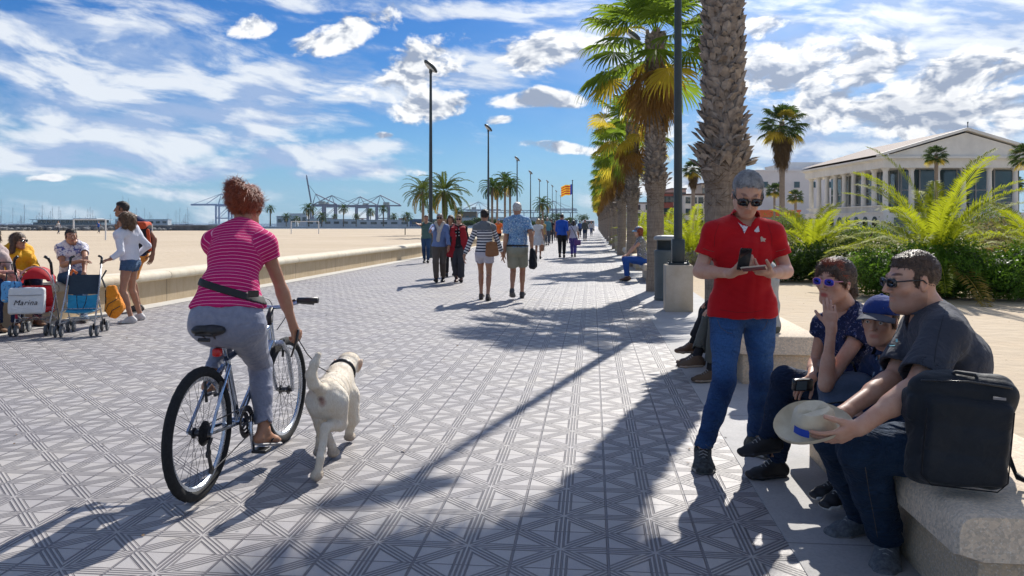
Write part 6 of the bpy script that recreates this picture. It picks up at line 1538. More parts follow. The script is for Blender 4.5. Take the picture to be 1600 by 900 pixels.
# grey-blue rucksack on her lap
def softbox(S_, c, h, R=None, rd=.03, k=.02): S_.box(c, h, R, rd, k)
bc = P(1326, 632, 3.98); t = thing('rucksack', 'slate blue rucksack standing on the seated woman\'s lap', 'rucksack', bc); Rb = np.array(Euler((.05, -.10, -.35)).to_matrix()); S_ = Sdf(.006)
BCL = cloth('slate_blue_nylon', (.065, .095, .15), (.085, .12, .18), 300, .6)
S_.box(bc, (.135, .085, .155), Rb, .06, .02); S_.box(V(bc) + V(Rb @ np.array([0, -.07, -.03])), (.115, .045, .095), Rb, .04, .02); S_.disp = folds(.006, 12, 51); v, f = S_.build(); o = obj_np('bag', v, f, BCL, t, t.location)
m = MB(); Rm = Matrix(Rb.tolist()); m.tube([Rm @ V((-.11, -.115, .035)), Rm @ V((0, -.128, .05)), Rm @ V((.11, -.115, .035))], .004, 5); m.tube([Rm @ V((-.10, -.105, -.02)), Rm @ V((0, -.122, -.01)), Rm @ V((.10, -.105, -.02))], .003, 5); m.obj('zip', FRAME, t)
m = MB(); m.tube([Rm @ V((-.05, .02, .15)), Rm @ V((-.04, .02, .20)), Rm @ V((.04, .02, .20)), Rm @ V((.05, .02, .15))], .008, 6); m.obj('handle', FRAME, t, smooth=True)

# ---- boy in cap
BB = (1.83, 3.88, 0)
p = Person(BB, (-.95, -.32, 0), 1.38, 1.0); J = p.J; r = person('seated boy in a navy cap and dark blue jacket squeezed behind the man', BB)
J['pelvis'] = P(1428, 662, 3.88); J['waist'] = P(1426, 630, 3.86); J['chest'] = P(1412, 585, 3.82); J['neck'] = P(1396, 549, 3.84); J['shL'] = P(1412, 575, 3.68); J['shR'] = P(1370, 572, 3.98)
J['elL'] = P(1375, 625, 3.60); J['wrL'] = P(1335, 655, 3.55); J['elR'] = P(1338, 620, 3.98); J['wrR'] = P(1300, 652, 3.85)
J['hpL'] = P(1425, 665, 3.78); J['hpR'] = P(1420, 660, 3.95); J['knL'] = P(1322, 672, 3.76); J['knR'] = P(1316, 664, 3.98); J['anL'] = P(1318, 762, 3.92); J['anR'] = P(1308, 752, 4.10); J['tdL'] = V((-.9, -.5, -.1)).normalized(); J['tdR'] = V((-1, -.2, -.1)).normalized()
p.head = Hd(P(1375, 502, 3.78), (-.66, -.74, -.02), (.04, 0, 1), .95)
J['hdL'] = V((-.9, -.2, -.3)).normalized(); J['hdR'] = J['hdL']; J['pnL'] = J['pnR'] = V((0, 0, -1)); J['tuL'] = V((0, 1, 0)); J['tuR'] = V((0, -1, 0))
p.limbs(); p.skin(r, SK1, .008, .0034, lips=(.88, .62, .60)); p.eyes(r)
NV = cloth('navy_jacket_cloth', (.010, .022, .070), (.02, .045, .12), 300, .7); jk = p.top(r, NV, .006, long=.92, loose=.020, fold=.008, seed=61, name='jacket', neck=.95, neck_tilt=.2); collar(p, r, NV, rr=.058)
LT = M('pale_blue_piping', (.22, .34, .50), .8)
p.legs(r, JD, .007, .95, .014, .012, .006, 63, 'jeans'); p.shoes(r, M('black_trainer', (.012, .013, .016), .6), SOLEW, .0045, .010); p.hair(r, HBRN, 'grey', .0056, amp=.001)
capo = p.cap(r, cloth('navy_cap_cotton', (.015, .035, .16), (.02, .05, .22), 300), M('grey_brim', (.07, .08, .11), .8))
for (x, y, w_, h_) in ((1372, 556, 3, 12), (1379, 572, 2.5, 14), (1366, 586, 2.5, 10)): decal('jacket_stripe', [(x - w_ / 2, y - h_ / 2), (x + w_ / 2, y - h_ / 2), (x + w_ / 2 - 3, y + h_ / 2), (x - w_ / 2 - 3, y + h_ / 2)], jk, LT, r, 3.8, sub=2)

# ---- black laptop rucksack on the bench
bc = P(1497, 672, 2.93); t = thing('laptop_bag', 'large black laptop rucksack standing on the nearest bench end', 'rucksack', bc); Rm = Euler((math.radians(5), math.radians(3), math.radians(-13))).to_matrix(); Rb = np.array(Rm)
BK = cloth('black_ballistic_nylon', (.012, .016, .022), (.018, .023, .030), 420, .65, .25); S_ = Sdf(.005); W_, H_, D_ = .172, .205, .065
S_.box(bc, (W_, D_, H_), Rb, .064, .02); S_.box(V(bc) + Rm @ V((.01, -.060, -.02)), (W_ * .82, .030, H_ * .76), Rb, .028, .012); S_.box(V(bc) + Rm @ V((-.165, .0, .075)), (.018, .05, .055), Rb, .02, .01); S_.disp = folds(.016, 5.5, 71); v, f = S_.build(); bag = obj_np('bag', v, f, BK, t, t.location)
def loopt(pts, rad, name, mat, par=t, n=6, flat=None):
    m = MB(); m.tube([Rm @ V(q) for q in pts], rad, n, flat=flat); return m.obj(name, mat, par, smooth=True)
loopt([(-.135, -.102, .10), (-.135, -.100, -.14), (-.10, -.100, -.175), (.11, -.100, -.175), (.14, -.100, -.14), (.14, -.100, .11)], .0025, 'seam', M('seam_black', (.004, .004, .005), .9))
loopt([(-.15, -.062, .185), (0, -.072, .197), (.14, -.062, .185)], .004, 'zip', FRAME)
loopt([(-.05, .0, .19), (-.03, -.02, .215), (.03, -.03, .212), (.05, -.01, .19)], .007, 'handle', BK)
loopt([(.15, .07, .18), (.19, .09, .05), (.20, .10, -.10), (.24, .10, -.19), (.30, .06, -.20)], [.022, .026, .022, .014, .012], 'shoulder_strap', BK, flat=(.3,))
loopt([(.22, .06, -.16), (.27, .02, -.185), (.34, .0, -.195)], .008, 'strap_tail', BK)
m = MB(); m.box(Rm @ V((.09, -.1005, .155)), (.040, .003, .009), R=Rm); m.obj('name_plate', M('dull_silver', (.20, .21, .24), .4, .5, .6), t)

# ---- the two people on the second bench, mostly hidden behind the man in red
def sitter(base, f, H_, label, head_px, Yh, legs, mats, **kw): pass
for i, (Yb, dx, pantm, shm, lab, hpx, skm, hm, crossed) in enumerate(((7.35, 0, cloth('olive_grey_trouser', (.10, .105, .09)), M('brown_canvas_shoe', (.10, .065, .04), .85), 'person in grey shirt and olive trousers sitting behind the man in red', 1192, cloth('light_grey_shirt', (.42, .43, .42)), HGRY, False), (7.95, .05, cloth('black_legging', (.015, .016, .02)), M('brown_leather_shoe', (.12, .06, .03), .6), 'person in black trousers sitting further back on the second bench', 1180, cloth('dark_top', (.05, .05, .06)), HBRN, True))):
    hx = (hpx - 800) * Yb / FOC; b_ = (hx, Yb, 0); p = Person(b_, (-1, -.12, 0), 1.68, 1.02, i == 1); J = p.J; r = person(lab, b_)
    J['pelvis'] = V((hx, Yb, .50)); J['waist'] = V((hx + .02, Yb, .66)); J['chest'] = V((hx + .01, Yb, .88)); J['neck'] = V((hx - .05, Yb, 1.07))
    for q, s_ in (('L', -1), ('R', 1)):
        J['sh' + q] = V((hx - .01, Yb + s_ * .17, 1.0)); J['hp' + q] = V((hx, Yb + s_ * .09, .49)); J['kn' + q] = V((hx - .44, Yb + s_ * .12, .53)); J['an' + q] = V((hx - (.50 if s_ < 0 else .56), Yb + s_ * .13 + .0, .09)); J['td' + q] = V((-1, -.15 + .1 * s_, 0)).normalized(); J['wr' + q] = V((hx - .42, Yb + s_ * .05 - .05, .64)); J['el' + q] = ik(J['sh' + q], J['wr' + q], .27, .24, V((.3, s_ * .5, -1))); J['hd' + q] = V((-.8, -s_ * .5, -.1)).normalized(); J['pn' + q] = V((0, 0, -1)); J['tu' + q] = V((-.3, -s_, 0))
    if not crossed: J['anR'] = V((hx - .60, Yb - .02, .20)); J['tdR'] = V((-1, -.05, -.05)).normalized()
    if crossed: J['knL'] += V((0, .06, .06)); J['anL'] = V((hx - .60, Yb + .05, .22))
    p.head = Hd((hx - .07, Yb, 1.21), (-1, -.3, 0), (0, 0, 1), .98); p.limbs(); p.skin(r, SK1, .010, .006, detail=False); p.top(r, skm, .009, long=.6 if i == 0 else .9, fold=.006, seed=90 + i, hemz=.02); p.legs(r, pantm, .008, .80, .014, .018, .006, 95 + i, flare=.01)
    S_ = Sdf(.008)
    for q in 'LR': S_.cone(J['kn' + q].lerp(J['an' + q], .7), J['an' + q], .042, .040, .01)
    v, f = S_.build(); obj_np('socks', v, f, M('black_sock', (.012, .012, .014), .9), r, r.location)
    p.shoes(r, shm, M('tan_sole', (.30, .24, .18), .7), .006, .010); p.hair(r, hm, 'short' if i == 0 else 'bob', .008)
t = thing('carrier_bag', 'small crumpled yellow bag lying on the second bench', 'bag', P(1222, 548, 7.4)); S_ = Sdf(.01); b_ = V(t.location); S_.box(b_ - V((0, 0, .0)), (.10, .07, .035), None, .03, .01); S_.cone(b_ + V((.06, 0, .01)), b_ + V((.13, .02, .06)), .02, .008); S_.disp = folds(.012, 20, 8); v, f = S_.build(); obj_np('bag', v, f, M('yellow_green_plastic', (.55, .48, .12), .5), t, t.location); 
# ================================================================== bicycle, cyclist, dog
bd = V((.1186, .993, 0)).normalized(); br = V((bd.y, -bd.x, 0)); B0 = V((-1.588, 4.158, 0))
def Bk(a, z, s=0.0): return bd * a + br * s + V((0, 0, z))            # local to the bicycle: along, height, to the right
ALU = M('polished_alloy', (.55, .60, .68), .28, .5, .9, .15, 30); CHR = M('chrome_blue_tint', (.45, .52, .64), .18, .5, 1, .1, 20); TYR = M('tyre_rubber', (.022, .023, .025), .85, .3, 0, .3, 60, .6, 220, .003); BLKP = M('black_parts', (.02, .02, .022), .4); STEEL = M('dark_steel', (.09, .09, .095), .35, .5, .8, .3, 60)
bk = thing('bicycle', 'silver mountain bike ridden by the woman in pink, seen from behind', 'bicycle', B0)
Rw = Matrix((br, bd, V((0, 0, 1)))).transposed() @ Matrix.Rotation(PI / 2, 3, 'Y')     # lathe axis along the wheel axle
WR = .335
def wheel(a, steer=0):
    c = Bk(a, WR); w = bpy.data.objects.new('wheel', None)
    m = MB(); R_ = .307; r0 = .027; nn = 72; mm = 10; vs = []; fs = []
    for i in range(nn):
        t = 2 * PI * i / nn
        for j in range(mm): q = 2 * PI * j / mm; kn = 1 + (.10 if (i % 2 and abs(math.cos(q) ) > .3 and math.cos(q) > 0) else 0); vs.append(c + Bk(math.cos(t) * (R_ + r0 * math.cos(q) * kn), math.sin(t) * (R_ + r0 * math.cos(q) * kn), r0 * .92 * math.sin(q)))
    for i in range(nn):
        for j in range(mm): fs.append((i * mm + j, ((i + 1) % nn) * mm + j, ((i + 1) % nn) * mm + (j + 1) % mm, i * mm + (j + 1) % mm))
    m.add(vs, fs); w = m.obj('wheel', TYR, bk, smooth=40)
    w.name = 'wheel'
    m = MB(); vs = []; prof = [(.289, -.011), (.268, -.009), (.262, 0), (.268, .009), (.289, .011), (.284, 0)]; mm = 6
    for i in range(nn):
        t = 2 * PI * i / nn
        for rr_, s_ in prof: vs.append(c + Bk(math.cos(t) * rr_, math.sin(t) * rr_, s_))
    m.add(vs, [(i * mm + j, ((i + 1) % nn) * mm + j, ((i + 1) % nn) * mm + (j + 1) % mm, i * mm + (j + 1) % mm) for i in range(nn) for j in range(mm)]); m.obj('rim', ALU, w, smooth=40)
    m = MB()
    for i in range(32):
        t = 2 * PI * i / 32; s_ = .026 if i % 2 else -.026; t2 = t + (.55 if (i // 2) % 2 else -.55); m.tube([c + Bk(math.cos(t2) * .022, math.sin(t2) * .022, s_), c + Bk(math.cos(t) * .264, math.sin(t) * .264, 0)], .0011, 4, cap=False)
    m.obj('spokes', STEEL, w)
    m = MB(); m.lathe([(.008, -.055), (.012, -.05), (.014, -.035), (.028, -.030), (.028, -.024), (.016, -.02), (.016, .02), (.028, .024), (.028, .030), (.014, .035), (.012, .05), (.008, .055)], c, 14, Rw); m.obj('hub', STEEL, w, smooth=40); return w, c
wr_, cr = wheel(0); wf_, cf = wheel(1.10)
WB = 1.10; bb = Bk(.435, .29); st_ = Bk(.30, .66); sc_ = Bk(.275, .735); ht = Bk(.865, .785); hb_ = Bk(.905, .655)
m = MB()
m.tube([bb, st_], .0175, 10); m.tube([st_, Bk(.84, .765)], .0165, 10); m.tube([bb, Bk(.895, .68)], .0185, 10); m.tube([ht, hb_], .021, 12); m.lathe([(.022, -.036), (.022, .036)], bb, 14, Rw)
for s in (-1, 1):
    m.tube([cr + br * s * .062, Bk(.14, .32, s * .052), bb + br * s * .028], .0095, 8); m.tube([cr + br * s * .062, Bk(.15, .52, s * .048), st_ + br * s * .018 - V((0, 0, .03))], .0090, 8)
m.obj('frame', CHR, bk, smooth=40)
m = MB()
for s in (-1, 1): m.tube([cf + br * s * .055, Bk(1.07, .42, s * .060), Bk(1.0, .60, s * .058), Bk(.945, .66, s * .045)], [.011, .014, .015, .015], 8)
m.tube([Bk(.945, .655, -.05), Bk(.945, .655, .05)], .018, 8); m.tube([Bk(.935, .66), hb_], .017, 8); m.obj('fork', ALU, bk, smooth=40)
m = MB(); m.tube([ht, Bk(.855, .83), Bk(.895, .875)], [.017, .017, .016], 10); m.obj('stem', BLKP, bk, smooth=True)
hbz = .895; m = MB(); m.tube([Bk(.885, .93, -.29), Bk(.90, .925, -.20), Bk(.905, .885, -.06), Bk(.905, .88, 0), Bk(.905, .885, .06), Bk(.90, .925, .20), Bk(.885, .93, .29)], .0125, 10); m.obj('handlebar', CHR, bk, smooth=True)
for s in (-1, 1):
    m = MB(); m.tube([Bk(.893, .927, s * .17), Bk(.884, .93, s * .30)], .0185, 12); g_ = m.obj('grip', BLKP, bk, smooth=True)
    m = MB(); m.tube([Bk(.90, .92, s * .15), Bk(.95, .905, s * .17), Bk(.955, .90, s * .25)], .006, 6); m.tube([Bk(.90, .92, s * .14), Bk(.93, .92, s * .14)], .014, 8); m.obj('brake_lever', BLKP, bk, smooth=True)
    m = MB(); m.tube([Bk(.93 + .14 * math.sin(PI * k / 9) ** .8, .92 + .07 * math.sin(PI * k / 9) - .18 * k / 9, s * (.14 - .12 * k / 9)) for k in range(10)], .0028, 6); m.obj('cable', BLKP, bk, smooth=True)
S_ = Sdf(.005); q0 = B0; S_.cone(q0 + Bk(.13, .845), q0 + Bk(.30, .85), .035, .022, .03); 
for s in (-1, 1): S_.ell(q0 + Bk(.10, .845, s * .045), [.045, .06, .026], None, .04)
S_.cone(q0 + Bk(.30, .85), q0 + Bk(.36, .85), .022, .016, .02); v, f = S_.build(); obj_np('saddle', v, f, M('black_saddle_vinyl', (.018, .018, .02), .45), bk, bk.location)
m = MB()
for s in (-1, 1): m.tube([Bk(.07, .825, s * .035), Bk(.13, .795, s * .022), Bk(.25, .795, s * .022), Bk(.33, .83, s * .01)], .0045, 6)
m.box(Bk(.22, .795), (.06, .05, .02), math.atan2(bd.y, bd.x)); m.tube([Bk(.05, .825, -.05), Bk(.05, .825, .05)], .005, 6); m.tube([Bk(.05, .80, -.03), Bk(.05, .80, .03)], .010, 8); m.obj('saddle_rails', BLKP, bk, smooth=30)
m = MB(); m.tube([st_, Bk(.245, .80)], .0135, 10); m.obj('seat_post', CHR, bk, smooth=True)
m = MB(); m.box(Bk(.195, .715, .0), (.045, .045, .045), math.atan2(bd.y, bd.x), bev=.01); m.obj('rear_reflector', M('red_reflector', (.65, .02, .02), .25), bk, smooth=30)
# drivetrain
def ring(mb, c, rr, th, n, teeth=True, hole=.6):
    vs = []; fs = []
    for s in (-th, th):
        for i in range(n * 2): t = PI * i / n; q = rr * (1 + (.035 if i % 2 and teeth else 0)); vs.append(c + Bk(math.cos(t) * q, math.sin(t) * q, s))
        for i in range(n * 2): t = PI * i / n; vs.append(c + Bk(math.cos(t) * rr * hole, math.sin(t) * rr * hole, s))
    k = 2 * n
    for i in range(k):
        j = (i + 1) % k; fs += [(i, j, k + j, k + i), (2 * k + i, 3 * k + i, 3 * k + j, 2 * k + j), (i, 2 * k + i, 2 * k + j, j), (k + i, k + j, 3 * k + j, 3 * k + i)]
    mb.add(vs, fs)
m = MB()
for k, (rr_, s_) in enumerate(((.088, .052), (.072, .046), (.052, .040))): ring(m, bb + br * s_, rr_, .0015, 40, True, .78)
for i in range(4): t = i * PI / 2 + .4; m.tube([bb + br * .052, bb + br * .052 + Bk(math.cos(t) * .07, math.sin(t) * .07)], .008, 6)
m.obj('chainring', STEEL, bk)
m = MB()
for k in range(7): ring(m, cr + br * (.028 + .0045 * k), .062 - .006 * k, .0012, 26, True, .35)
m.obj('cassette', STEEL, bk)
dr = cr + Bk(-.01, -.10, .055); m = MB(); m.tube([cr + Bk(.0, -.02, .066), dr + Bk(0, .04), dr], .010, 8); m.tube([dr, dr + Bk(.03, -.09)], .009, 6)
for q in (dr, dr + Bk(.03, -.09)): m.lathe([(.022, -.005), (.022, .005)], q, 14, Rw)
m.obj('rear_derailleur', BLKP, bk, smooth=30)
m = MB(); m.tube([bb + Bk(0, .088, .048), cr + Bk(0, .045, .045)], .0035, 5); m.tube([bb + Bk(0, -.088, .048), dr + Bk(.05, -.10, 0), dr + Bk(.03, -.105, 0)], .0035, 5); m.obj('chain', STEEL, bk)
ca = V(Bk(.03, -.165)); lp = bb + Bk(-.02, .168, -.105); rp = bb + Bk(.03, -.165, .105)
m = MB(); m.tube([bb + br * .07, bb + Bk(.03, -.165, .078)], [.013, .010], 8); m.tube([bb - br * .05, bb + Bk(-.02, .168, -.075)], [.013, .010], 8); m.obj('crank_arm', ALU, bk, smooth=True)
for q, s in ((rp, 1), (lp, -1)): m = MB(); m.box(q + br * s * .02, (.085, .085, .018), math.atan2(bd.y, bd.x), bev=.005); m.obj('pedal', BLKP, bk)
m = MB()
for c_, zz in ((Bk(.145, .50), 0), (Bk(.985, .605), 0)):
    for s in (-1, 1): m.tube([c_ + br * s * .035 - V((0, 0, .04)), c_ + br * s * .045 + V((0, 0, .07))], .008, 6); m.tube([c_ + br * s * .02 + bd * .02, c_ + br * s * .02 - bd * .02], .007, 6)
m.obj('brake', BLKP, bk, smooth=30)

# ---- the rider
CBs = P(352, 492, 4.38); p = Person((CBs.x, CBs.y, 0), (bd.x, bd.y), 1.66, 1.10, True, 1.0); J = p.J; r = person('woman in a pink striped top and grey sweatpants riding the bicycle away', (CBs.x, CBs.y, 0))
J['pelvis'] = P(352, 495, 4.38); J['waist'] = P(358, 448, 4.45); J['chest'] = P(370, 398, 4.58); J['neck'] = P(378, 353, 4.70)
J['shR'] = P(413, 380, 4.62); J['shL'] = P(335, 377, 4.66); J['elR'] = P(440, 452, 4.70); J['wrR'] = P(459, 512, 4.74)
J['wrL'] = B0 + Bk(.85, .945, -.24); p.elbow('L', V((-1, -.2, -.6)))
J['hpR'] = P(377, 503, 4.42); J['hpL'] = P(334, 503, 4.40); J['knR'] = P(407, 570, 4.82); J['anR'] = P(412, 671, 4.66); J['anL'] = B0 + bb + Bk(-.08, .26, -.115); p.knee('L', bd + V((-.15, 0, .3)))
J['tdR'] = (bd + br * .12 - V((0, 0, .22))).normalized(); J['tdL'] = (bd - V((0, 0, .1))).normalized()
p.head = Hd(P(385, 323, 4.76), (bd.x + .28, bd.y, -.12), (0, .15, 1), 1.0); p.bust = .7; p.hw = 1.22
J['hdR'] = V((.25, .25, -1)).normalized(); J['pnR'] = V((-.8, .6, 0)); J['tuR'] = V((.5, .7, .2)); J['hdL'] = V((.2, 1, 0)); J['pnL'] = V((0, 0, -1)); J['tuL'] = br
p.limbs(); p.skin(r, SK2, .008, .0035, {'R': dict(curl=[1.1, 1.2, 1.2, 1.2], thumb=1.0), 'L': dict(curl=1.1, thumb=.8)}, feet=True)
PS = striped('pink_striped_jersey', [(0, (.50, .012, .13)), (.30, (.78, .32, .46)), (.44, (.50, .012, .13))], .0205)
p.top(r, PS, .006, sleeve=.33, loose=.012, sl=.008, hemz=.085, hem_flare=-.018, fold=.003, seed=81, name='tee_shirt', neck=.95, neck_tilt=.1)
HG = cloth('heather_grey_jersey', (.20, .22, .30), (.27, .29, .37), 320, .5, vs=30)
p.legs(r, HG, .006, .90, .010, .008, .005, 83, 'sweatpants', waistz=.13)
S_ = p.topS.grow(.005); S_.vox = .006; S_.pr = [q for q in S_.pr if not q[6]]; hp = (J['hpR'] + J['hpL']) / 2; w1 = P(356, 452, 4.46); n_ = V((-.28, -.10, -1)).normalized() * -1; n_ = V((.30, .12, 1)).normalized(); S_.post = [(w1 + n_ * .020, n_), (w1 - n_ * .020, -n_)]; v, f = S_.build(); belt = obj_np('waist_belt', v, f, M('black_webbing', (.012, .012, .014), .6, bump=.3, bs=200, bd=.001), r, r.location)
m = MB(); m.box(P(396, 459, 4.30), (.055, .014, .034), .5, bev=.004); m.obj('buckle', FRAME, belt, loc=r.location)
m = MB(); 
h = p.head; S_ = Sdf(.004); h.ell(S_, (0, -.016, .036), (.083, .099, .090), .015, clip=(((0, .07, .05), (0, .85, -.6)), ((0, 0, -.078), (0, 0, -1))))
h.ell(S_, (0, -.08, .065), (.062, .045, .055), .03); h.ell(S_, (-.02, -.07, .115), (.045, .04, .03), .02); h.cone(S_, (-.04, -.06, .11), (-.07, -.05, .135), .016, .006, .02)
S_.disp = folds(.005, 50, 4, (1, 1, .5)); v, f = S_.build(); v, f = p.strands(v, f, 'bun', 8, 0, 5200, .055, .0017, .8); obj_np('hair', v, f, HRED, r, r.location)
m = MB(); m.tube([h.p(-.03, -.125, .07), h.p(.0, -.132, .06), h.p(.03, -.122, .045)], .010, 6, flat=(.5,)); m.obj('hair_clip', FRAME, r, loc=r.location)
FLP = M('silver_grey_sandal', (.42, .41, .42), .5)
for q in 'RL':
    S_ = Sdf(.005); an = J['an' + q]; hl, ball, toe, d, sd, dn = p.foot(q, Sdf()); S_.seg(hl + dn * .036, ball + dn * .024, .036, .010, .047, .010, sd, .02); S_.seg(ball + dn * .024, toe + dn * .020 + d * .01, .047, .010, .036, .009, sd, .02); v, f = S_.build(); o = obj_np('flip_flop', v, f, FLP, r, r.location)
    m = MB()
    for s in (-1, 1): m.tube([toe - d * .03 - dn * .012, ball - d * .03 - dn * .020 + sd * s * .030, hl + d * .07 + dn * .02 + sd * s * .042], .0045, 6)
    m.obj('strap', FRAME, o, smooth=True, loc=r.location)
# leash
dg_col = P(516, 583, 4.98); lh = J['wrR'] + J['hdR'] * .075 + V((.0, -.02, 0))
t = thing('dog_leash', 'thin dog leash with a black strap handle hanging from the rider\'s hand', 'leash', lh)
m = MB(); m.tube([V((.01, 0, .06)), V((.0, 0, 0)), V((-.035, .01, -.10))], [.014, .016, .010], 8, flat=(.5,)); m.obj('handle', FRAME, t, smooth=True)
e = dg_col - lh; m = MB(); m.tube([V((0, 0, .02)), e * .3 - V((0, 0, .02)), e * .65 - V((0, 0, .03)), e], .0035, 6); m.obj('cord', M('grey_cord', (.10, .10, .10), .7), t, smooth=True)

# ---- dog
FUR = None
def fur_mat():
    m, nt, b, out = new_mat('cream_fur'); N = NB(nt); oc = N.obj(); n = N.noise(oc, 8, 5, .6); f = N.noise(N.vm('MULTIPLY', oc, (3, 1, 1)), 70, 4, .7)
    c = N.mix(N.mr(n, .35, .68), (.90, .85, .74, 1), (.86, .74, .56, 1)); c = N.mix(N.mr(f, .35, .7, 0, .35), c, (.50, .36, .22, 1)); c = N.mix(1.0, c, N.attr('tint', 0), 'MULTIPLY')
    N.put(b.inputs['Base Color'], c); b.inputs['Roughness'].default_value = .8; b.inputs['Sheen Weight'].default_value = .2; N.put(b.inputs['Normal'], N.bump(f, .9, .008)); return m
FUR = fur_mat(); D0 = V((-1.03, 4.85, 0)); t = thing('dog', 'cream labrador with raised tail trotting beside the bicycle, seen from behind', 'dog', D0)
S_ = Sdf(.006); hipp = P(511, 610, 4.64); shp = P(527, 602, 5.08); hipp.z = .415; shp.z = .385
sd = V((1, -.08, 0)).normalized()
S_.seg(hipp, hipp.lerp(shp, .5) - V((0, 0, .005)), .088, .105, .084, .100, sd, .06); S_.seg(hipp.lerp(shp, .45), shp, .086, .105, .098, .125, sd, .06); S_.ell(shp + V((0, .04, -.03)), [.085, .09, .105], None, .06)
S_.ell(hipp + V((0, -.03, -.01)), [.088, .085, .10], None, .05)
def dleg(side, hx, hy, pts, rr, rad=None):
    q = [V(x) for x in pts]
    for i in range(len(q) - 1): S_.cone(q[i], q[i + 1], rr[i], rr[i + 1], .03 if i == 0 else .018)
HL = (hipp + sd * -.052); HRr = (hipp + sd * .052)
pw = P(497, 752, 4.42); pw.z = .03      # near hind paw, pushing off
dleg(0, 0, 0, [HRr + V((0, 0, -.02)), HRr + V((.0, .10, -.17)), P(508, 668, 4.50), P(501, 715, 4.42), pw + V((0, -.02, .025))], [.074, .044, .025, .020, .022]); S_.ell(pw + V((-.004, -.01, .015)), [.034, .045, .030], None, .015)
pw2 = P(497, 705, 4.86); pw2.z = .03
dleg(0, 0, 0, [HL + V((0, 0, -.02)), HL + V((0, .10, -.18)), P(500, 655, 4.66), P(500, 685, 4.76), pw2 + V((0, 0, .03))], [.072, .042, .025, .020, .020]); S_.ell(pw2 + V((0, .015, .01)), [.032, .045, .026], None, .015)
f1 = P(519, 722, 4.86); f1.z = .03; SL = shp + sd * -.07; SR = shp + sd * .075
dleg(0, 0, 0, [SL + V((0, 0, -.05)), SL + V((.0, -.05, -.20)), V((SL.x - .0, 5.0, .17)), f1 + V((0, 0, .04))], [.065, .045, .030, .026]); S_.ell(f1 + V((.005, .01, .008)), [.036, .048, .026], None, .015)
f2 = P(546, 688, 5.22); f2.z = .03
dleg(0, 0, 0, [SR + V((0, 0, -.05)), SR + V((.015, .0, -.20)), V((SR.x + .01, 5.14, .17)), f2 + V((0, -.01, .04))], [.065, .045, .030, .026]); S_.ell(f2 + V((0, .01, .008)), [.036, .048, .026], None, .015)
hd = P(545, 566, 5.40); nk = shp + V((.0, .08, .06)); S_.cone(nk, hd - V((0, .03, .02)), .080, .058, .05)
S_.ell(hd, [.074, .080, .066], None, .04); mz = hd + V((-.05, .14, -.05)); S_.cone(hd + V((-.01, .05, -.02)), mz, .045, .030, .03)
for q in (-1, 1): S_.ell(hd + V((q * .074, -.015, -.020)), [.014, .032, .048], np.array(Euler((.2, q * .35, 0)).to_matrix()), .010)
tb = hipp + V((-.01, -.09, .06)); tl = [tb, P(490, 600, 4.46), P(486, 586, 4.44), P(491, 569, 4.44), P(497, 555, 4.46)]
for i in range(4): S_.cone(tl[i], tl[i + 1], (.036, .030, .027, .022)[i], (.030, .027, .022, .016)[i], .02)
S_.disp = folds(.0022, 34, 6); v, f = S_.build()
tint = np.ones((len(v), 3)); 
def spot(c, rr_, col, g=1):
    global tint
    m_ = np.clip(1.3 - np.linalg.norm((v - np.array(c)) / np.array(rr_), axis=1), 0, 1)[:, None] * g; tint = tint * (1 - m_ * (1 - np.array(col)))
for q in (pw, pw2, f1, f2): spot(q, (.055, .06, .05), (.36, .29, .25))
spot(hipp + V((.0, -.13, -.005)), (.022, .05, .028), (.50, .30, .28)); spot(tb + V((0, -.02, -.045)), (.02, .04, .016), (.35, .25, .25)); spot(hd + V((-.085, -.02, -.02)), (.025, .05, .05), (.80, .45, .40)); spot(mz, (.03, .03, .03), (.3, .25, .25)); spot(hd + V((.085, -.02, -.02)), (.022, .05, .05), (.78, .50, .36))
rs = np.random.RandomState(4); nh = 12000; q = rs.randint(0, len(f), nh); tri = v[f[q]]; nn = np.cross(tri[:, 1] - tri[:, 0], tri[:, 2] - tri[:, 0]); nn /= np.linalg.norm(nn, axis=1)[:, None] + 1e-9; pt = tri[:, :3].mean(1)
fl = np.array([0, -1.0, -.45]) + rs.randn(nh, 3) * .35; fl = fl - nn * (fl * nn).sum(1)[:, None]; fl /= np.linalg.norm(fl, axis=1)[:, None]; ln = rs.uniform(.008, .016, nh)[:, None]; sdv = np.cross(fl, nn) * .0016
e = pt + fl * ln + nn * .0018; VV = np.stack([pt - sdv, pt + sdv, e + sdv * .2, e - sdv * .2], 1).reshape(-1, 3); FF = np.arange(4 * nh).reshape(-1, 4) + len(v); tint = np.concatenate([tint, np.repeat(tint[f[q, 0]], 4, 0)])
obj_np('body', np.concatenate([v, VV]), np.concatenate([f, FF]), FUR, t, t.location, attrs={'tint': tint})
m = MB(); cc = nk.lerp(hd, .22); ax_ = (hd - nk).normalized(); a1 = ax_.cross(V((0, 0, 1))).normalized(); a2 = a1.cross(ax_); m.tube([cc + a1 * math.cos(q) * .078 + a2 * math.sin(q) * .078 for q in [2 * PI * i / 20 for i in range(20)]], .012, 6, closed=True); m.ball(dg_col, .014, 8); m.obj('collar', FRAME, t, smooth=True, loc=t.location)
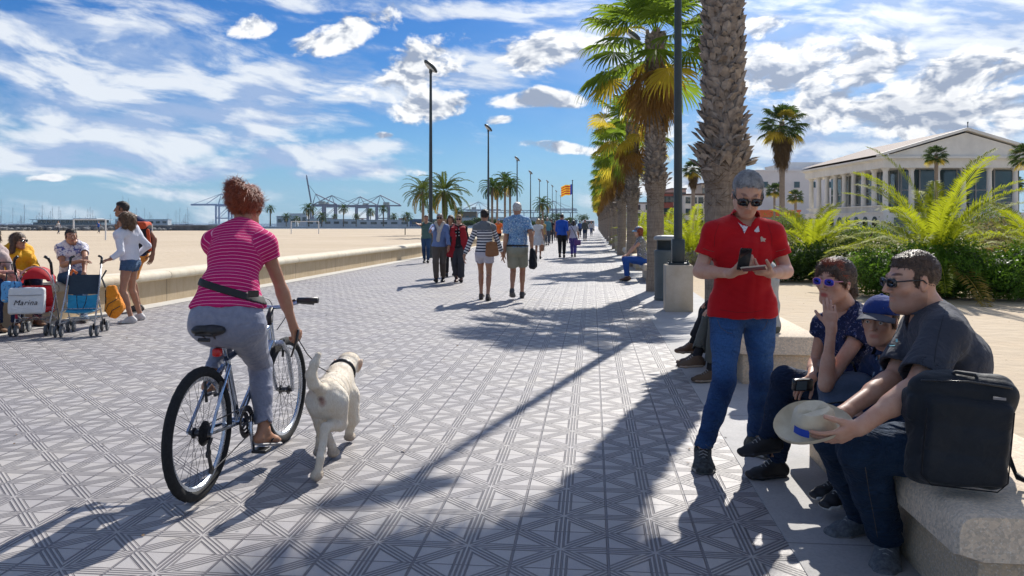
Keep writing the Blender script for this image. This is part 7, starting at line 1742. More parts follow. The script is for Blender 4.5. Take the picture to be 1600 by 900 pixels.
# ================================================================== people walking further off
def walker(px, py, ptop, f, label, fem=False, bulk=1.0, front='R', stride=.26, lift=.08, hips=1.0, H_=None, amp=.16):
    b_ = G(px, py); Hh = H_ or (HC + (Y0 - ptop) * b_.y / FOC + .02); p = Person(b_, f, Hh, bulk, fem, hips); p.walk(front, stride, lift, True, amp); r = person(label, b_); return p, r, max(.007, b_.y * .00065)
AWAY = V((.098, 1, 0)); TOW = V((-.1, -1, 0))
BLKS = M('black_leather_shoe', (.015, .014, .014), .5); WHS = M('white_trainer', (.60, .58, .57), .7)
def dress_up(p, r, v, skm, top, bot, shoe, hair, style, sole=SOLEK, short=0, sleeve=.5, long=0, hemz=0, loose=.014, glasses=False, detail=False, lloose=.014, flare=0, upto=.94, hvol=1, seed=1, hlen=0, hips=False):
    p.limbs(); p.skin(r, skm, v, max(.006, v * .7), detail=detail); ob = p.top(r, top, v, sleeve=sleeve, long=long, hemz=hemz, loose=loose, fold=.006, seed=seed)
    lg = p.legs(r, bot, v, upto, lloose, lloose, .006, seed + 1, 'shorts' if short else 'trousers', short=short, flare=flare); p.shoes(r, shoe, sole, max(.006, v * .8), .008); hr = p.hair(r, hair, style, max(.0056, v * .8), hlen, vol=hvol)
    if glasses: p.glasses(r)
    return ob
# couple walking away hand in hand
p, r, v = walker(757, 469, 329, AWAY + V((-.05, 0, 0)), 'woman in navy striped sweater and pale shorts walking away with a brown bag', True, 1.0, 'L', .12, .02); J = p.J
pa = p; hand = P(786, 401, 15.1)
J['wrR'] = hand + V((-.020, -.02, .06)); p.elbow('R'); J['hdR'] = dirp(J['wrR'], hand + V((0, 0, -.04))); J['wrL'] = P(725, 400, 14.9); p.elbow('L'); J['hdL'] = V((0, 0, -1))
STRN = striped('navy_white_striped_knit', [(0, (.70, .69, .68)), (.52, (.025, .03, .07))], .052)
p.limbs(); p.skin(r, SK2, v, .006, detail=False); p.top(r, STRN, v, long=.85, hemz=.03, loose=.016, fold=.005, seed=101); p.legs(r, cloth('pale_lilac_cotton', (.50, .48, .55), (.58, .56, .62)), v, 1, .018, .018, .006, 102, 'shorts', short=.42, flare=.012); p.shoes(r, M('dark_sandal', (.07, .05, .045), .6), SOLEK, .007, .006); p.hair(r, HBLK, 'short', .0056, vol=1.6)
S_ = p.topS.grow(.003); S_.vox = v; S_.disp = p.topS.disp; S_.post = [(J['chest'] + p.up * .055, -p.up)]; vv, ff = S_.build(); obj_np('yoke', vv, ff, cloth('grey_knit_yoke', (.16, .18, .20)), r, r.location)
t = thing('shoulder_bag', 'brown suede bag hanging at the striped woman\'s right side', 'bag', P(769, 388, 14.75)); S_ = Sdf(.008); c = V(t.location); S_.seg(c + V((0, 0, -.12)), c + V((-.01, 0, .10)), .125, .045, .10, .035, (1, .2, 0), .03); S_.disp = folds(.008, 10, 5); vv, ff = S_.build(); obj_np('bag', vv, ff, cloth('brown_suede', (.24, .105, .045), (.33, .16, .08)), t, t.location)
m = MB(); m.tube([V((.09, 0, .08)), V((-.02, .0, .40)), V((-.05, .14, .46)), V((-.07, .22, .38))], .012, 6, flat=(.4,)); m.obj('strap', M('brown_strap', (.14, .06, .03), .6), t, smooth=True)
p, r, v = walker(808, 467, 318, AWAY, 'white haired man in blue floral shirt and khaki shorts walking away', False, 1.12, 'R', .16, .09); J = p.J
J['wrL'] = hand + V((.022, .01, .06)); p.elbow('L'); J['hdL'] = dirp(J['wrL'], hand + V((0, 0, -.04))); J['wrR'] = P(831, 388, 15.0); p.elbow('R'); J['hdR'] = V((.1, 0, -1))
FLB = printed('blue_floral_shirt', (.16, .30, .52), [(.60, .66, .72), (.03, .08, .22), (.30, .50, .60)], 26, .44)
dress_up(p, r, v, SK2, FLB, cloth('khaki_green_cotton', (.26, .27, .21), (.34, .34, .27)), M('dark_grey_trainer', (.06, .06, .065), .7), HWHT, 'short', SOLEG, .80, .75, 0, .04, .020, seed=103, lloose=.022, flare=.02, hvol=1.4)
S_ = p.topS.grow(.006); S_.vox = v; hp = (J['hpR'] + J['hpL']) / 2; S_.post = [(hp + V((0, 0, .085)), V((0, 0, 1))), (hp + V((0, 0, .045)), V((0, 0, -1)))]; vv, ff = S_.build(); obj_np('belt', vv, ff, FRAME, r, r.location)
t = thing('jacket', 'black jacket carried over the white haired man\'s right hand', 'jacket', P(831, 402, 15.0)); S_ = Sdf(.009); c = V(t.location); S_.seg(c + V((0, .02, .14)), c + V((.02, 0, -.16)), .035, .06, .075, .085, (1, 0, 0), .03); S_.cone(c + V((.03, .05, .1)), c + V((.05, .05, -.12)), .04, .05); S_.disp = folds(.014, 10, 6); vv, ff = S_.build(); obj_np('cloth', vv, ff, cloth('black_jacket_cloth', (.015, .016, .022)), t, t.location)
# people coming towards the camera
p, r, v = walker(687, 441, 335, TOW + V((.1, 0, 0)), 'older man in blue shirt with a beige sweater knotted round his neck', False, 1.0, 'R', .12, .03); J = p.J
J['wrR'] = P(672, 362, 17.8 + .6); p.elbow('R'); J['hdR'] = V((.3, -.3, 1)).normalized()
dress_up(p, r, v, SK2, cloth('mid_blue_cotton', (.12, .18, .36), (.16, .23, .43)), cloth('brown_grey_wool', (.12, .10, .085)), BLKS, HGRY, 'short', SOLEK, 0, .5, .9, .02, .018, True, seed=105, lloose=.020, detail=True)
BG_ = cloth('beige_knit', (.50, .45, .40), (.60, .55, .48)); S_ = Sdf(.010)
for q in 'RL': S_.cone(J['neck'] + V((0, .03, -.02)), J['sh' + q].lerp(J['neck'], .45) + V((0, 0, .05)), .045, .05, .03); S_.cone(J['sh' + q].lerp(J['neck'], .45) + V((0, -.02, .05)), J['chest'] + p.fd * .15 - V((0, 0, .01)), .045, .035, .03)
e = J['chest'] + p.fd * .15; S_.cone(e, e + V((-.02, -.01, -.22)), .036, .045, .03); S_.ell(e, [.05, .04, .045]); S_.disp = folds(.007, 14, 7); vv, ff = S_.build(); obj_np('knotted_sweater', vv, ff, BG_, r, r.location)
p, r, v = walker(717, 441, 337, TOW + V((.05, 0, 0)), 'blond woman in sunglasses with a dark red shawl over black clothes', True, 1.05, 'L', .10, .02, 1.0); J = p.J
dress_up(p, r, v, SK1, cloth('black_top', (.014, .014, .018)), cloth('charcoal_trouser', (.055, .055, .065)), M('brown_shoe', (.14, .05, .03), .5), HBLD, 'short', SOLEK, 0, .5, .9, .0, .016, True, seed=107, lloose=.024, flare=.02, hvol=1.7, detail=True)
RDS = cloth('dark_red_shawl', (.26, .012, .020), (.34, .02, .03)); S_ = Sdf(.010)
for q, s_ in (('R', -1), ('L', 1)):
    a = J['neck'].lerp(J['sh' + q], .6) + V((0, 0, .03)); b2 = J['chest'].lerp(J['sh' + q], .7) + p.fd * .13; S_.seg(a, b2, .07, .03, .08, .03, p.lat, .03); S_.seg(b2, J['hp' + q] + p.lat * (-s_ * .11) + p.fd * .10 - V((0, 0, .10 if s_ > 0 else .22)), .08, .03, .095, .03, p.lat, .03)
S_.cone(J['neck'] + V((0, .06, .0)), J['sh' + 'R'] + V((0, .03, .03)), .05, .05, .03); S_.cone(J['neck'] + V((0, .06, .0)), J['sh' + 'L'] + V((0, .03, .03)), .05, .05, .03); S_.disp = folds(.012, 12, 9); vv, ff = S_.build(); obj_np('shawl', vv, ff, RDS, r, r.location)
m = MB()
for i in range(3): m.ball(J['chest'] + p.fd * (.132 + .01) + V((.02, 0, .06 - i * .075)), .014, 8); m.ball(J['chest'] + p.fd * .14 + V((-.05, 0, .05 - i * .075)), .012, 8)
m.obj('buttons', WHS, r, loc=r.location)
p, r, v = walker(666, 411, 337, TOW + V((.12, 0, 0)), 'young man in a green tee and jeans with one arm raised outwards', False, .95, 'L', .12, .03); J = p.J
J['wrR'] = P(655, 351, 28.0); p.elbow('R'); J['hdR'] = V((-.7, -.2, .3)).normalized()
dress_up(p, r, v, SK2, cloth('teal_green_cotton', (.06, .12, .12), (.09, .16, .15)), denim('plain_denim', (.02, .05, .12), (.05, .10, .2), .3), BLKS, HBLK, 'short', SOLEK, 0, .5, 0, .0, .014, seed=109)
p, r, v = walker(704, 432, 342, TOW, 'person in dark clothes half hidden between the older couple', True, .95, 'R', .2, .06, H_=1.62); dress_up(p, r, v, SK2, cloth('dark_plum_top', (.06, .03, .05)), cloth('black_cotton', (.015, .015, .017)), BLKS, HBRN, 'bob', SOLEK, 0, .5, .8, .0, seed=111)
p, r, v = walker(779, 388, 346, TOW, 'runner in a bright orange tee, blue cap and black shorts', False, 1.0, 'L', .22, .12, H_=1.66); J = p.J
for q, s_ in (('R', -1), ('L', 1)): J['wr' + q] = p.at(-s_ * .12, .22, 1.15); p.elbow(q); J['hd' + q] = V((s_ * .5, -.3, .6)).normalized()
dress_up(p, r, v, SK2, cloth('fluorescent_orange', (.85, .13, .02), (.95, .2, .04)), cloth('black_shorts', (.015, .015, .02)), WHS, HDKB, 'grey', SOLEW, .55, .5, 0, .0, seed=113); p.cap(r, cloth('light_blue_cap', (.15, .32, .52)), vox=.012)
# further walkers going away
def far_walker(px, py, ptop, f, label, fem, top, bot, hair, style='short', short=0, long=0, skm=SK2, bulk=1.0, front='R', hips=1.0, dress=None, bag=None, H_=None, **k):
    p, r, v = walker(px, py, ptop, f, label, fem, bulk, front, .20, .06, hips, H_); p.limbs(); v = max(v, .012); p.skin(r, skm, v, max(.010, v * .8), detail=False)
    p.top(r, top, v, sleeve=.55, long=long, hemz=.0, loose=.016, fold=0)
    if dress:
        J = p.J; S_ = Sdf(v); hp = (J['hpR'] + J['hpL']) / 2; w = J['waist']; e = hp - V((0, 0, dress[0])); S_.seg(e, w, dress[1], dress[1] * .8, .15, .11, p.lat, .03, clip=((e, V((0, 0, -1))),)); S_.ell(hp, [.19, .15, .14]); S_.disp = folds(.010, 8, 3, (1, 1, .2)); vv, ff = S_.build(); obj_np('skirt', vv, ff, bot, r, r.location)
    else: p.legs(r, bot, v, .94, .016, .016, 0, short=short)
    p.shoes(r, k.get('shoe', BLKS), SOLEK, max(.010, v * .8), .008); p.hair(r, hair, style, max(.009, v * .7), k.get('hlen', 0), vol=1.5)
    return p, r
far_walker(841, 405, 345, AWAY, 'woman in a short white dress carrying a tan bag, walking away', True, cloth('white_dress', (.68, .68, .68)), cloth('white_dress_skirt', (.66, .66, .67)), HBLD, 'bob', dress=(.28, .23), H_=1.58)
c = P(847, 385, 31); t = thing('handbag', 'small tan handbag hanging from the hand of the woman in white', 'bag', c); m = MB(); m.box((0, 0, -.05), (.12, .10, .26), bev=.03, taper=.8); m.obj('bag', M('tan_leather', (.36, .16, .08), .5), t, smooth=30); m = MB(); m.tube([(-.04, 0, .06), (0, 0, .2), (.04, 0, .06)], .01, 5); m.obj('handle', M('tan_leather', (.36, .16, .08)), t)
far_walker(878, 403, 335, AWAY, 'man in a royal blue shirt and black trousers walking away', False, cloth('royal_blue_shirt', (.015, .075, .42), (.02, .1, .5)), cloth('black_trousers', (.015, .016, .02)), HBLK, 'short', long=.5, bulk=1.12)
p, r = far_walker(896, 402, 345, AWAY, 'black haired woman in white tee and purple patterned trousers walking away', True, cloth('white_tee_far', (.68, .65, .68)), printed('purple_pattern', (.09, .07, .28), [(.35, .3, .5)], 9, .4), HBLK, 'bob', hips=1.15, hlen=.06, front='L')
c = P(902.5, 379, 32.5); t = thing('crossbody_bag', 'purple crossbody bag on the woman in patterned trousers', 'bag', c); m = MB(); m.box((0, 0, 0), (.26, .09, .22), bev=.04); m.obj('bag', M('purple_leather', (.16, .05, .22), .5), t, smooth=30); m = MB(); m.tube([(0, 0, .08), (-.15, -.10, .45), (-.28, .0, .66)], .012, 5); m.obj('strap', FRAME, t)
far_walker(914, 377, 348.5, AWAY, 'man with grey green top and dark jeans walking alone near the palm trunks', False, cloth('grey_green_top', (.10, .11, .10)), denim('far_denim', (.015, .03, .07), (.03, .06, .12), .1), HBLK, 'short', long=.9, H_=1.72)
for i, (px, py, lb, fem, tc, bc_, hr_, st_2) in enumerate(((847, 392, 'blond woman in yellow top partly behind the woman in white', True, (.55, .35, .12), (.25, .22, .2), HBLD, 'bob'), (855, 384, 'man in a turquoise top walking ahead of the woman in white', False, (.12, .30, .36), (.08, .09, .12), HGRY, 'short'), (861, 381, 'person in black jacket beside the turquoise top', False, (.03, .03, .035), (.05, .05, .06), HBLK, 'short'), (868, 376, 'small figure in dusty pink between the groups', True, (.4, .2, .22), (.1, .1, .13), HBRN, 'bob'), (888, 380, 'woman with dark blue dress beyond the blue shirted man', True, (.05, .07, .16), (.06, .07, .14), HBRN, 'bob'), (906, 371, 'distant stroller pusher in blue near the palm row', False, (.06, .12, .3), (.03, .04, .07), HBLK, 'short'), (924, 369, 'distant walker in white tee by the far benches', False, (.6, .6, .6), (.1, .12, .2), HBRN, 'short'), (895, 366, 'tiny figure in red far along the promenade', True, (.4, .05, .04), (.08, .08, .1), HBRN, 'bob'), (871, 366, 'tiny figure in black far along the promenade', False, (.03, .03, .03), (.06, .06, .07), HBLK, 'short'), (881, 364, 'tiny figure in beige far along the promenade', False, (.4, .35, .28), (.15, .14, .13), HGRY, 'short'))):
    far_walker(px, py, 0, AWAY if i % 3 else TOW, lb, fem, cloth('far_top_%d' % i, tc), cloth('far_bottom_%d' % i, bc_), hr_, st_2, H_=rnd.uniform(1.6, 1.78) if not fem else 1.62, front='RL'[i % 2], long=.9 if i % 2 else 0)
def beach_figure(px, py, lb, tc):
    far_walker(px, py, 0, (1, -.3, 0), lb, False, cloth('beach_top_' + str(px), tc), cloth('beach_bottom_' + str(px), (.05, .06, .1)), HDKB, H_=1.72)
beach_figure(91, 366, 'tiny person standing on the far sand in pale clothes', (.5, .5, .5)); beach_figure(154, 365, 'tiny person in blue on the far sand', (.03, .10, .4))

# woman in a light blue cap on the third bench
Yb = 20.0; hx = (1004 - 800) * Yb / FOC; b_ = (hx, Yb, 0); p = Person(b_, (-1, -.15, 0), 1.66, 1.05, True); J = p.J; r = person('woman in light blue cap and bright jeans sitting on the third bench', b_)
J['pelvis'] = V((hx, Yb, .50)); J['waist'] = V((hx - .01, Yb, .66)); J['chest'] = V((hx - .04, Yb, .88)); J['neck'] = V((hx - .08, Yb, 1.06))
for q, s_ in (('L', -1), ('R', 1)):
    J['sh' + q] = V((hx - .05, Yb + s_ * .15, .99)); J['hp' + q] = V((hx, Yb + s_ * .09, .49)); J['kn' + q] = V((hx - .42, Yb + s_ * .10, .52)); J['an' + q] = V((hx - (.34 if s_ > 0 else .40), Yb + s_ * .10, .09)); J['td' + q] = V((-1, -.1, 0)); J['wr' + q] = V((hx - .38, Yb + s_ * .07, .62)); J['el' + q] = ik(J['sh' + q], J['wr' + q], .26, .23, V((.3, s_ * .3, -1))); J['hd' + q] = V((-.9, -s_ * .3, -.1)).normalized(); J['pn' + q] = V((0, 0, -1)); J['tu' + q] = V((-.3, -s_, 0))
p.head = Hd((hx - .11, Yb, 1.20), (-1, -.1, -.1), (0, 0, 1), .98); p.limbs(); p.skin(r, SK1, .011, .008, detail=False); p.top(r, printed('grey_print_top', (.22, .22, .21), [(.65, .65, .68), (.06, .08, .2)], 14, .4), .012, sleeve=.3, fold=0, hemz=.04); p.legs(r, cloth('bright_blue_jeans', (.02, .075, .30), (.03, .10, .38)), .012, .92, .014, .018, .004); p.shoes(r, M('brown_boot', (.10, .05, .035), .6), SOLEK, .010, .01); p.hair(r, HRED, 'bob', .0095); p.cap(r, cloth('sky_blue_cap', (.16, .42, .68)), vox=.010)

# ================================================================== the group at the left wall
# standing girl
p, r, v = walker(203, 503, 326, (-.75, -.3, 0), 'woman in white long sleeved top and denim shorts resting a hand on the blue stroller', True, 1.0, 'L', .05, 0); J = p.J; Yb = 11.55
J['wrR'] = P(229, 388, 11.75); J['elR'] = P(232, 374, 12.0); J['wrL'] = P(172, 405, 11.2); 
J['shL'] = P(185, 366, 11.35); J['shR'] = P(214, 366, 11.7); J['elL'] = P(189, 394, 11.3); J['elR'] = P(231, 384, 11.75); J['wrR'] = P(215, 398, 11.85); J['hdR'] = V((-.6, .2, -.3)).normalized(); J['hdL'] = V((-1, -.2, -.2)).normalized(); J['pnL'] = V((0, 0, -1)); J['tuL'] = V((-.3, -1, 0)); J['pnR'] = V((-1, 0, 0)); J['tuR'] = V((0, 1, 0))
J['anL'] = G(205, 505) + V((0, 0, .08)); J['anR'] = G(219, 500) + V((0, 0, .08)); p.knee('L'); p.knee('R'); J['tdL'] = V((-1, -.25, 0)).normalized(); J['tdR'] = V((-.85, .1, 0)).normalized()
p.head = Hd(P(196, 345, 11.5), (-1, -.12, -.08), (0, 0, 1), .98); p.limbs(); p.skin(r, SK2, .009, .006); p.top(r, cloth('white_knit_top', (.66, .67, .74), (.72, .72, .78)), .008, long=.9, hemz=.05, loose=.014, seed=121); p.legs(r, denim('faded_denim_shorts', (.05, .10, .19), (.13, .22, .36), .3), .008, 1, .014, .014, .005, 122, 'shorts', short=.30, flare=.012); p.shoes(r, WHS, SOLEW, .006, .008); p.hair(r, hair_mat('mid_brown_hair', (.10, .05, .025), (.30, .17, .08)), 'curly', .0055, .01, amp=.007, vol=1.2)  # hair in a lighter two-tone brown, mixed by noise
# man behind her
p, r, v = walker(216, 487, 318, (-.6, -.75, 0), 'dark haired man in navy tee and orange shorts standing behind the woman', False, 1.05, 'L', .05, 0); J = p.J
J['wrR'] = P(184, 360, 12.3); J['elR'] = P(178, 372, 12.4); J['hdR'] = V((.2, 0, 1)).normalized(); p.head = Hd(P(190, 327, 12.8), (-.95, -.3, 0), (0, 0, 1), 1.02)
for n_, dx in (('neck', -8), ('chest', -4), ('shR', -10), ('shL', -2)): J[n_] = J[n_] + V((dx * 12.8 / FOC, 0, 0))
J['elR'] = ik(J['shR'], J['wrR'], .28, .25, V((-.3, -.5, -1)))
dress_up(p, r, .010, SK3, cloth('navy_tee', (.02, .035, .10)), cloth('orange_shorts_cloth', (.65, .24, .04), (.75, .3, .06)), M('sandal_brown', (.05, .035, .03), .6), HBLK, 'short', SOLEK, .9, .5, 0, .0, seed=125, lloose=.02, flare=.01)
t = thing('hiking_backpack', 'black and orange backpack worn by the man behind the woman', 'backpack', P(224, 372, 12.9)); c = V(t.location); S_ = Sdf(.009); S_.box(c, (.11, .13, .24), None, .08); S_.disp = folds(.008, 10, 11); vv, ff = S_.build(); obj_np('bag', vv, ff, cloth('black_nylon', (.02, .02, .026)), t, c)
S_ = Sdf(.009); S_.box(c + V((-.02, -.02, .20)), (.12, .14, .06), None, .05); S_.cone(c + V((.10, -.08, .12)), c + V((.12, -.04, -.18)), .03, .03); S_.cone(c + V((-.08, -.12, .15)), c + V((-.04, -.10, -.2)), .03, .03); vv, ff = S_.build(); obj_np('lid', vv, ff, cloth('orange_red_nylon', (.60, .09, .03)), t, c)
# seated man in printed tee
def sit(px, Yb, f, H_, label, fem=False, bulk=1.0, lean=0, z0=.60, legs=((-.1, .46), (.1, .46)), dropz=.09):
    hx = (px - 800) * Yb / FOC; b_ = (hx, Yb, 0); p = Person(b_, f, H_, bulk, fem); J = p.J; k = p.k; f_ = p.f; rr_ = p.r; h0 = V((hx, Yb, z0))
    J['pelvis'] = h0; J['waist'] = h0 + f_ * (.02 + lean * .3) + V((0, 0, .16 * k)); J['chest'] = h0 + f_ * (.03 + lean * .8) + V((0, 0, .37 * k)); J['neck'] = h0 + f_ * (.0 + lean * 1.2) + V((0, 0, .56 * k))
    for i, (q, s_) in enumerate((('L', -1), ('R', 1))):
        J['sh' + q] = J['neck'] + rr_ * s_ * (.138 if fem else .158) * k + V((0, 0, -.10)); J['hp' + q] = h0 + rr_ * s_ * .09; J['kn' + q] = h0 + rr_ * (s_ * .10 + legs[i][0]) + f_ * legs[i][1] * .93 * k + V((0, 0, .03)); J['an' + q] = V((J['kn' + q].x, J['kn' + q].y, dropz)) + f_ * .02; J['td' + q] = f_
        J['wr' + q] = h0 + rr_ * s_ * .08 + f_ * .36 + V((0, 0, .14)); J['el' + q] = ik(J['sh' + q], J['wr' + q], .275 * k, .25 * k, V((0, 0, -1)) + rr_ * s_ * .6); J['hd' + q] = (f_ - rr_ * s_ * .5).normalized(); J['pn' + q] = V((0, 0, -1)); J['tu' + q] = -rr_ * s_ + f_ * .3
    p.head = Hd(J['neck'] + f_ * (.03 + lean * .1) + V((0, 0, .145 * k)), f_, (0, 0, 1), k * (.97 if fem else 1)); r = person(label, b_); return p, r
p, r = sit(112, 12.0, (.55, -.85, 0), 1.70, 'man in white printed tee sitting on the wall with crossed arms', lean=.02, legs=((.0, .40), (-.1, .38))); J = p.J
J['anL'] = V((J['knL'].x + .05, J['knL'].y - .05, .10)); J['anR'] = V((J['knR'].x + .2, J['knR'].y - .1, .12)); J['wrR'] = P(126, 408, 11.6); J['elR'] = P(98, 414, 11.75); J['wrL'] = P(131, 428, 11.55); J['elL'] = P(133, 402, 11.8); J['hdR'] = V((1, -.2, .1)).normalized(); J['hdL'] = V((.1, -.3, -1)).normalized()
p.head = Hd(P(111, 370, 11.9), (.62, -.75, .05), (0, 0, 1), .98)
dress_up(p, r, .009, SK2, printed('white_tee_blue_print', (.66, .65, .68), [(.08, .10, .28), (.35, .30, .42)], 15, .44, .03), denim('blue_jeans_wall', (.02, .055, .12), (.06, .13, .24), .4), M('blue_grey_trainer', (.10, .14, .22), .7), HBLK, 'short', SOLEW, 0, .6, 0, .06, .012, seed=131, detail=True)
# seated woman in mustard
p, r = sit(24, 11.3, (.80, -.55, 0), 1.64, 'woman in a mustard yellow top and sunglasses sitting behind the red stroller', True, 1.12, .04, legs=((0, .44), (0, .36))); J = p.J; p.head = Hd(P(29, 377, 11.2), (.98, -.2, .05), (0, 0, 1), .98)
dress_up(p, r, .009, SK2, cloth('mustard_knit', (.72, .36, .015), (.80, .42, .03)), cloth('navy_trousers_wall', (.015, .02, .05)), M('brown_suede_boot', (.17, .085, .04), .8), HBRN, 'bob', SOLEK, 0, .5, .45, .03, .024, True, seed=133, hlen=.06, hvol=1.5, detail=True)
p, r = sit(-14, 10.75, (.85, -.5, 0), 1.62, 'person in dark blue trousers and brown ankle boots cut by the left edge', True, 1.0, .02, legs=((0, .44), (0, .40)))
dress_up(p, r, .010, SK2, cloth('pale_blouse', (.5, .4, .38)), cloth('dark_blue_trousers', (.015, .03, .08)), M('brown_suede_boot', (.17, .085, .04), .8), HBRN, 'bob', SOLEK, 0, .5, .9, .03, .018, seed=135, detail=False)
def bagthing(label, c, size, mat, name='handbag', strap=None, rz=0, rd=.04, handle=True, v_=.008):
    t = thing(name, label, 'bag', c, 0); S_ = Sdf(v_); S_.box(V(c), [q / 2 for q in size], np.array(Matrix.Rotation(rz, 3, 'Z')), rd); S_.disp = folds(.008, 12, 3); vv, ff = S_.build(); obj_np('bag', vv, ff, mat, t, c)
    if handle: m = MB(); w = size[0] * .3; m.tube([(-w, 0, size[2] * .45), (-w * .8, 0, size[2] * .9), (w * .8, 0, size[2] * .9), (w, 0, size[2] * .45)], .009, 6); m.obj('handle', strap or FRAME, t, smooth=True)
    return t
bagthing('dusty pink handbag with dark handle at the far left', P(9, 438, 10.6), (.30, .14, .26), cloth('dusty_pink_leather', (.55, .25, .20), rough=.6))
bagthing('small bag with a light blue cartoon free print beside the red stroller'.replace('cartoon free ', ''), P(18, 456, 10.2), (.24, .10, .26), printed('sky_blue_print', (.12, .34, .62), [(.6, .45, .3), (.03, .05, .12)], 12, .4), 'printed_bag')
bagthing('small purple bag on the wall between the strollers', P(80, 435, 11.7), (.12, .10, .10), cloth('purple_cloth', (.22, .05, .22)), 'purse', handle=False)

# ---- strollers
SILV = M('silver_tube', (.50, .51, .53), .3, .5, .8); RUB = M('grey_wheel', (.10, .11, .12), .6)
def stroller(base, ang, label, kind):
    t = thing('stroller', label, 'stroller', base, ang); 
    for s in (-1, 1):
        m = MB()
        if kind == 'red': m.tube([(s * .20, .22, .10), (s * .20, .06, .50), (s * .205, -.10, .80)], .010, 7); m.tube([(s * .20, -.18, .10), (s * .20, .06, .50)], .009, 7); m.tube([(s * .20, .22, .12), (s * .20, -.16, .30)], .008, 6)
        else: m.tube([(s * .20, -.26, .09), (s * .19, .02, .52), (s * .185, .20, .93)], .011, 7); m.tube([(s * .19, .26, .09), (s * .19, .0, .46)], .010, 7); m.tube([(s * .19, .10, .32), (s * .19, -.22, .30)], .008, 6)
        m.obj('side_frame', SILV, t, smooth=True)
        m = MB()
        if kind == 'red': m.tube([(s * .205, -.08, .76), (s * .21, -.14, .90), (s * .19, -.17, .96), (s * .15, -.19, .99)], .018, 8)
        else: m.tube([(s * .185, .18, .88), (s * .182, .22, .96), (s * .14, .23, .98)], .016, 8)
        m.obj('handle', FRAME, t, smooth=True)
        for y in ((-.20, .22) if kind == 'red' else (-.28, .27)):
            m = MB(); m.tube([(s * .20, y, .16), (s * .20, y + .02, .08)], .012, 6); w = m.obj('castor', FRAME, t)
            for k in (-1, 1): m = MB(); m.lathe([(.030, -.012), (.062, -.014), (.068, -.008), (.068, .008), (.062, .014), (.030, .012)], (s * .20 + k * .032, y + .02, .07), 16, Matrix.Rotation(PI / 2, 3, 'Y')); o = m.obj('wheel', RUB, w, smooth=40); m = MB(); m.lathe([(.028, -.016), (.028, .016)], (s * .20 + k * .032, y + .02, .07), 12, Matrix.Rotation(PI / 2, 3, 'Y')); m.obj('hub', SILV, w)
    m = MB(); 
    for z, y in ((.20, -.10), (.20, .12), (.32, 0)): m.tube([(-.20, y, z), (.20, y, z)], .008, 6)
    m.tube([(-.2, -.16, .16), (.2, .16, .30)], .006, 6); m.tube([(.2, -.16, .16), (-.2, .16, .30)], .006, 6); m.obj('cross_bars', SILV, t)
    return t
RD = cloth('red_stroller_cloth', (.62, .02, .03), (.72, .04, .05), wr=.8); WHB = cloth('white_vinyl', (.60, .62, .64), (.68, .69, .70), rough=.45)
ts = stroller(G(57, 522), math.radians(12), 'red and silver stroller with a white bag lettered Marina hung on it', 'red')
m = MB(); vs = []; n = 14; 
for j in range(7):
    b_ = -.25 + j * .30; 
    for k in range(n + 1): a = PI * k / n; vs.append((-math.cos(a) * .19, .10 - .20 * math.sin(b_) * (.3 + .7 * math.sin(a)), .64 + .21 * math.sin(a) * math.cos(b_ * .8)))
m.add(vs, [(j * (n + 1) + k, j * (n + 1) + k + 1, (j + 1) * (n + 1) + k + 1, (j + 1) * (n + 1) + k) for j in range(6) for k in range(n)]); m.obj('hood', M('red_hood', (.62, .02, .03), .7, transl=.35), ts, smooth=True)
m = MB(); m.tube([(-math.cos(PI * k / 16) * .192, -.055, .64 + .215 * math.sin(PI * k / 16)) for k in range(17)], .010, 6); m.obj('hood_trim', M('pale_pink_trim', (.7, .35, .35), .7), ts, smooth=True)
m = MB(); m.box((0, .08, .44), (.34, .04, .38), R=Euler((.4, 0, 0)).to_matrix(), bev=.015); m.box((0, -.0, .32), (.34, .26, .04), bev=.015); m.obj('seat', RD, ts, smooth=30)
m = MB(); m.tube([(-.20, -.13, .62), (-.17, -.20, .48), (-.16, -.20, .22)], .014, 6, flat=(.4,)); m.obj('strap', M('crimson_strap', (.45, .01, .05), .7), ts)
tb_ = thing('shopping_bag', 'white bag with the name Marina in black script hanging on the red stroller', 'bag', V(ts.location) + V((.005, -.21, .44)), math.radians(12)); c = V(tb_.location)
S_ = Sdf(.008); S_.box((0, 0, 0), (.205, .055, .165), np.array(Euler((-.06, 0, 0)).to_matrix()), .035); S_.disp = folds(.006, 9, 13); vv, ff = S_.build(); obj_np('bag', vv, ff, WHB, tb_)
m = MB(); m.tube([(-.19, -.055, .075), (0, -.068, .07), (.19, -.055, .075)], .004, 5); m.obj('flap_seam', M('grey_seam', (.3, .3, .32), .8), tb_)
cu = bpy.data.curves.new('name_lettering', 'FONT'); cu.body = 'Marina'; cu.size = .088; cu.extrude = .0015; cu.align_x = 'CENTER'; cu.shear = .35; cu.space_character = 1.12
tx = bpy.data.objects.new('name_lettering', cu); C.objects.link(tx); dg = bpy.context.evaluated_depsgraph_get(); me = bpy.data.meshes.new_from_object(tx.evaluated_get(dg)); bpy.data.objects.remove(tx); tx = bpy.data.objects.new('name_lettering', me); C.objects.link(tx); me.materials.clear(); me.materials.append(M('black_ink', (.02, .02, .03), .6)); tx.parent = tb_; tx.location = (.0, -.064, -.045); tx.rotation_euler = (PI / 2, 0, 0)
tq = stroller(G(128, 522), math.radians(14), 'light blue folding stroller with an open sling seat', 'blue')
TQ = cloth('turquoise_nylon', (.03, .30, .52), (.05, .38, .60), rough=.6, wr=.8); DG_ = cloth('slate_nylon', (.04, .06, .085))
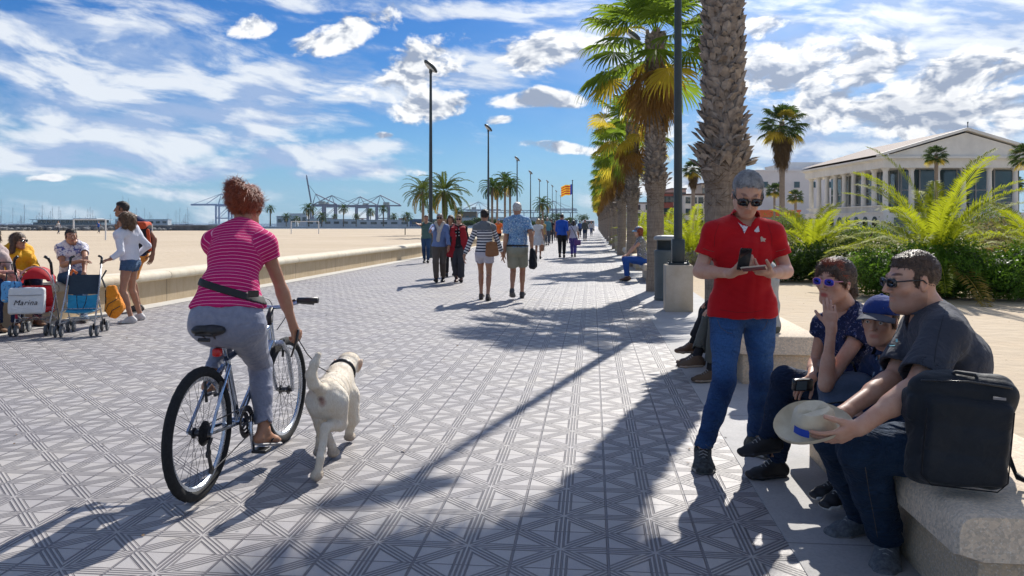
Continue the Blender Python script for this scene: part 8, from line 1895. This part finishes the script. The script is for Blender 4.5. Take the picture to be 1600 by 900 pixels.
m = MB(); A = [(-.175, .05 + .11 * k / 6, .50 + .24 * k / 6) for k in range(7)]; B_ = [(.175, y, z) for x, y, z in A]; M_ = [(0, y + .02, z) for x, y, z in A]; m.strip(A, M_); m.strip(M_, B_); m.obj('headrest', DG_, tq, smooth=True)
m = MB()
cs = [(-.06 + .0, .50), (.0, .40), (-.02, .32), (-.16, .29), (-.24, .31)]; rows = [[(x, .05 - .0 + yy * 1.0 if i else .05, zz - .02 * (1 - (x / .18) ** 2)) for x in (-.175, -.09, 0, .09, .175)] for i, (yy, zz) in enumerate(cs)]
for a, b_ in zip(rows, rows[1:]): m.strip(a, b_)
m.obj('sling_seat', TQ, tq, smooth=True)
m = MB()
for s in (-1, 1): m.tube([(s * .06, -.0, .50), (s * .05, -.03, .40), (s * .03, -.06, .33)], .010, 5, flat=(.4,))
m.obj('harness', FRAME, tq)
m = MB(); m.tube([(-.18, .16, .74), (-.15, .19, .80), (-.10, .17, .76)], .02, 6); m.obj('orange_clip', M('orange_plastic', (.85, .18, .02), .5), tq)
t = thing('orange_backpack', 'bright orange backpack hanging from the blue stroller handle', 'backpack', G(128, 522) + V((.37, .10, .40))); c = V(t.location); OBM = cloth('orange_backpack_nylon', (.72, .22, .015), (.82, .30, .03), wr=.9); S_ = Sdf(.008)
S_.seg(c + V((-.035, 0, .17)), c + V((.01, -.01, -.09)), .060, .05, .118, .075, (1, .3, 0), .04); S_.ell(c + V((.01, -.04, -.08)), [.10, .065, .13], None, .04); S_.seg(c + V((-.05, -.03, .19)), c + V((-.01, -.055, .08)), .05, .02, .075, .02, (1, .3, 0), .015); S_.disp = folds(.008, 13, 3); vv, ff = S_.build(); obj_np('bag', vv, ff, OBM, t, c)
c = V(t.location); m = MB(); m.tube([(-.09, -.075, -.12), (-.03, -.115, -.02), (.08, -.085, .05)], .005, 5); m.tube([(-.03, -.09, -.19), (.02, -.12, -.10), (.10, -.075, -.05)], .005, 5); m.tube([(-.11, -.02, .15), (-.10, -.04, .0), (-.12, -.02, -.12)], .014, 6, flat=(.4,)); m.obj('zip', FRAME, t)
m = MB(); m.tube([(-.12, .0, .18), (-.18, .02, .30), (-.13, .04, .40)], .012, 6); m.obj('strap', FRAME, t)

# ================================================================== air
hz = MB(); hz.box((0, 1500, 60), (5600, 3200, 126)); ho = hz.obj('haze'); tag(ho, kind='stuff')
hm_ = bpy.data.materials.new('haze_air'); hm_.use_nodes = True; nt = hm_.node_tree; nt.nodes.clear(); o_ = nt.nodes.new('ShaderNodeOutputMaterial'); pv_ = nt.nodes.new('ShaderNodeVolumePrincipled')
pv_.inputs['Color'].default_value = (.72, .84, 1, 1); pv_.inputs['Density'].default_value = .00009; nt.links.new(pv_.outputs[0], o_.inputs['Volume']); ho.data.materials.clear(); ho.data.materials.append(hm_)
S.cycles.volume_bounces = 0; S.cycles.volume_max_steps = 32
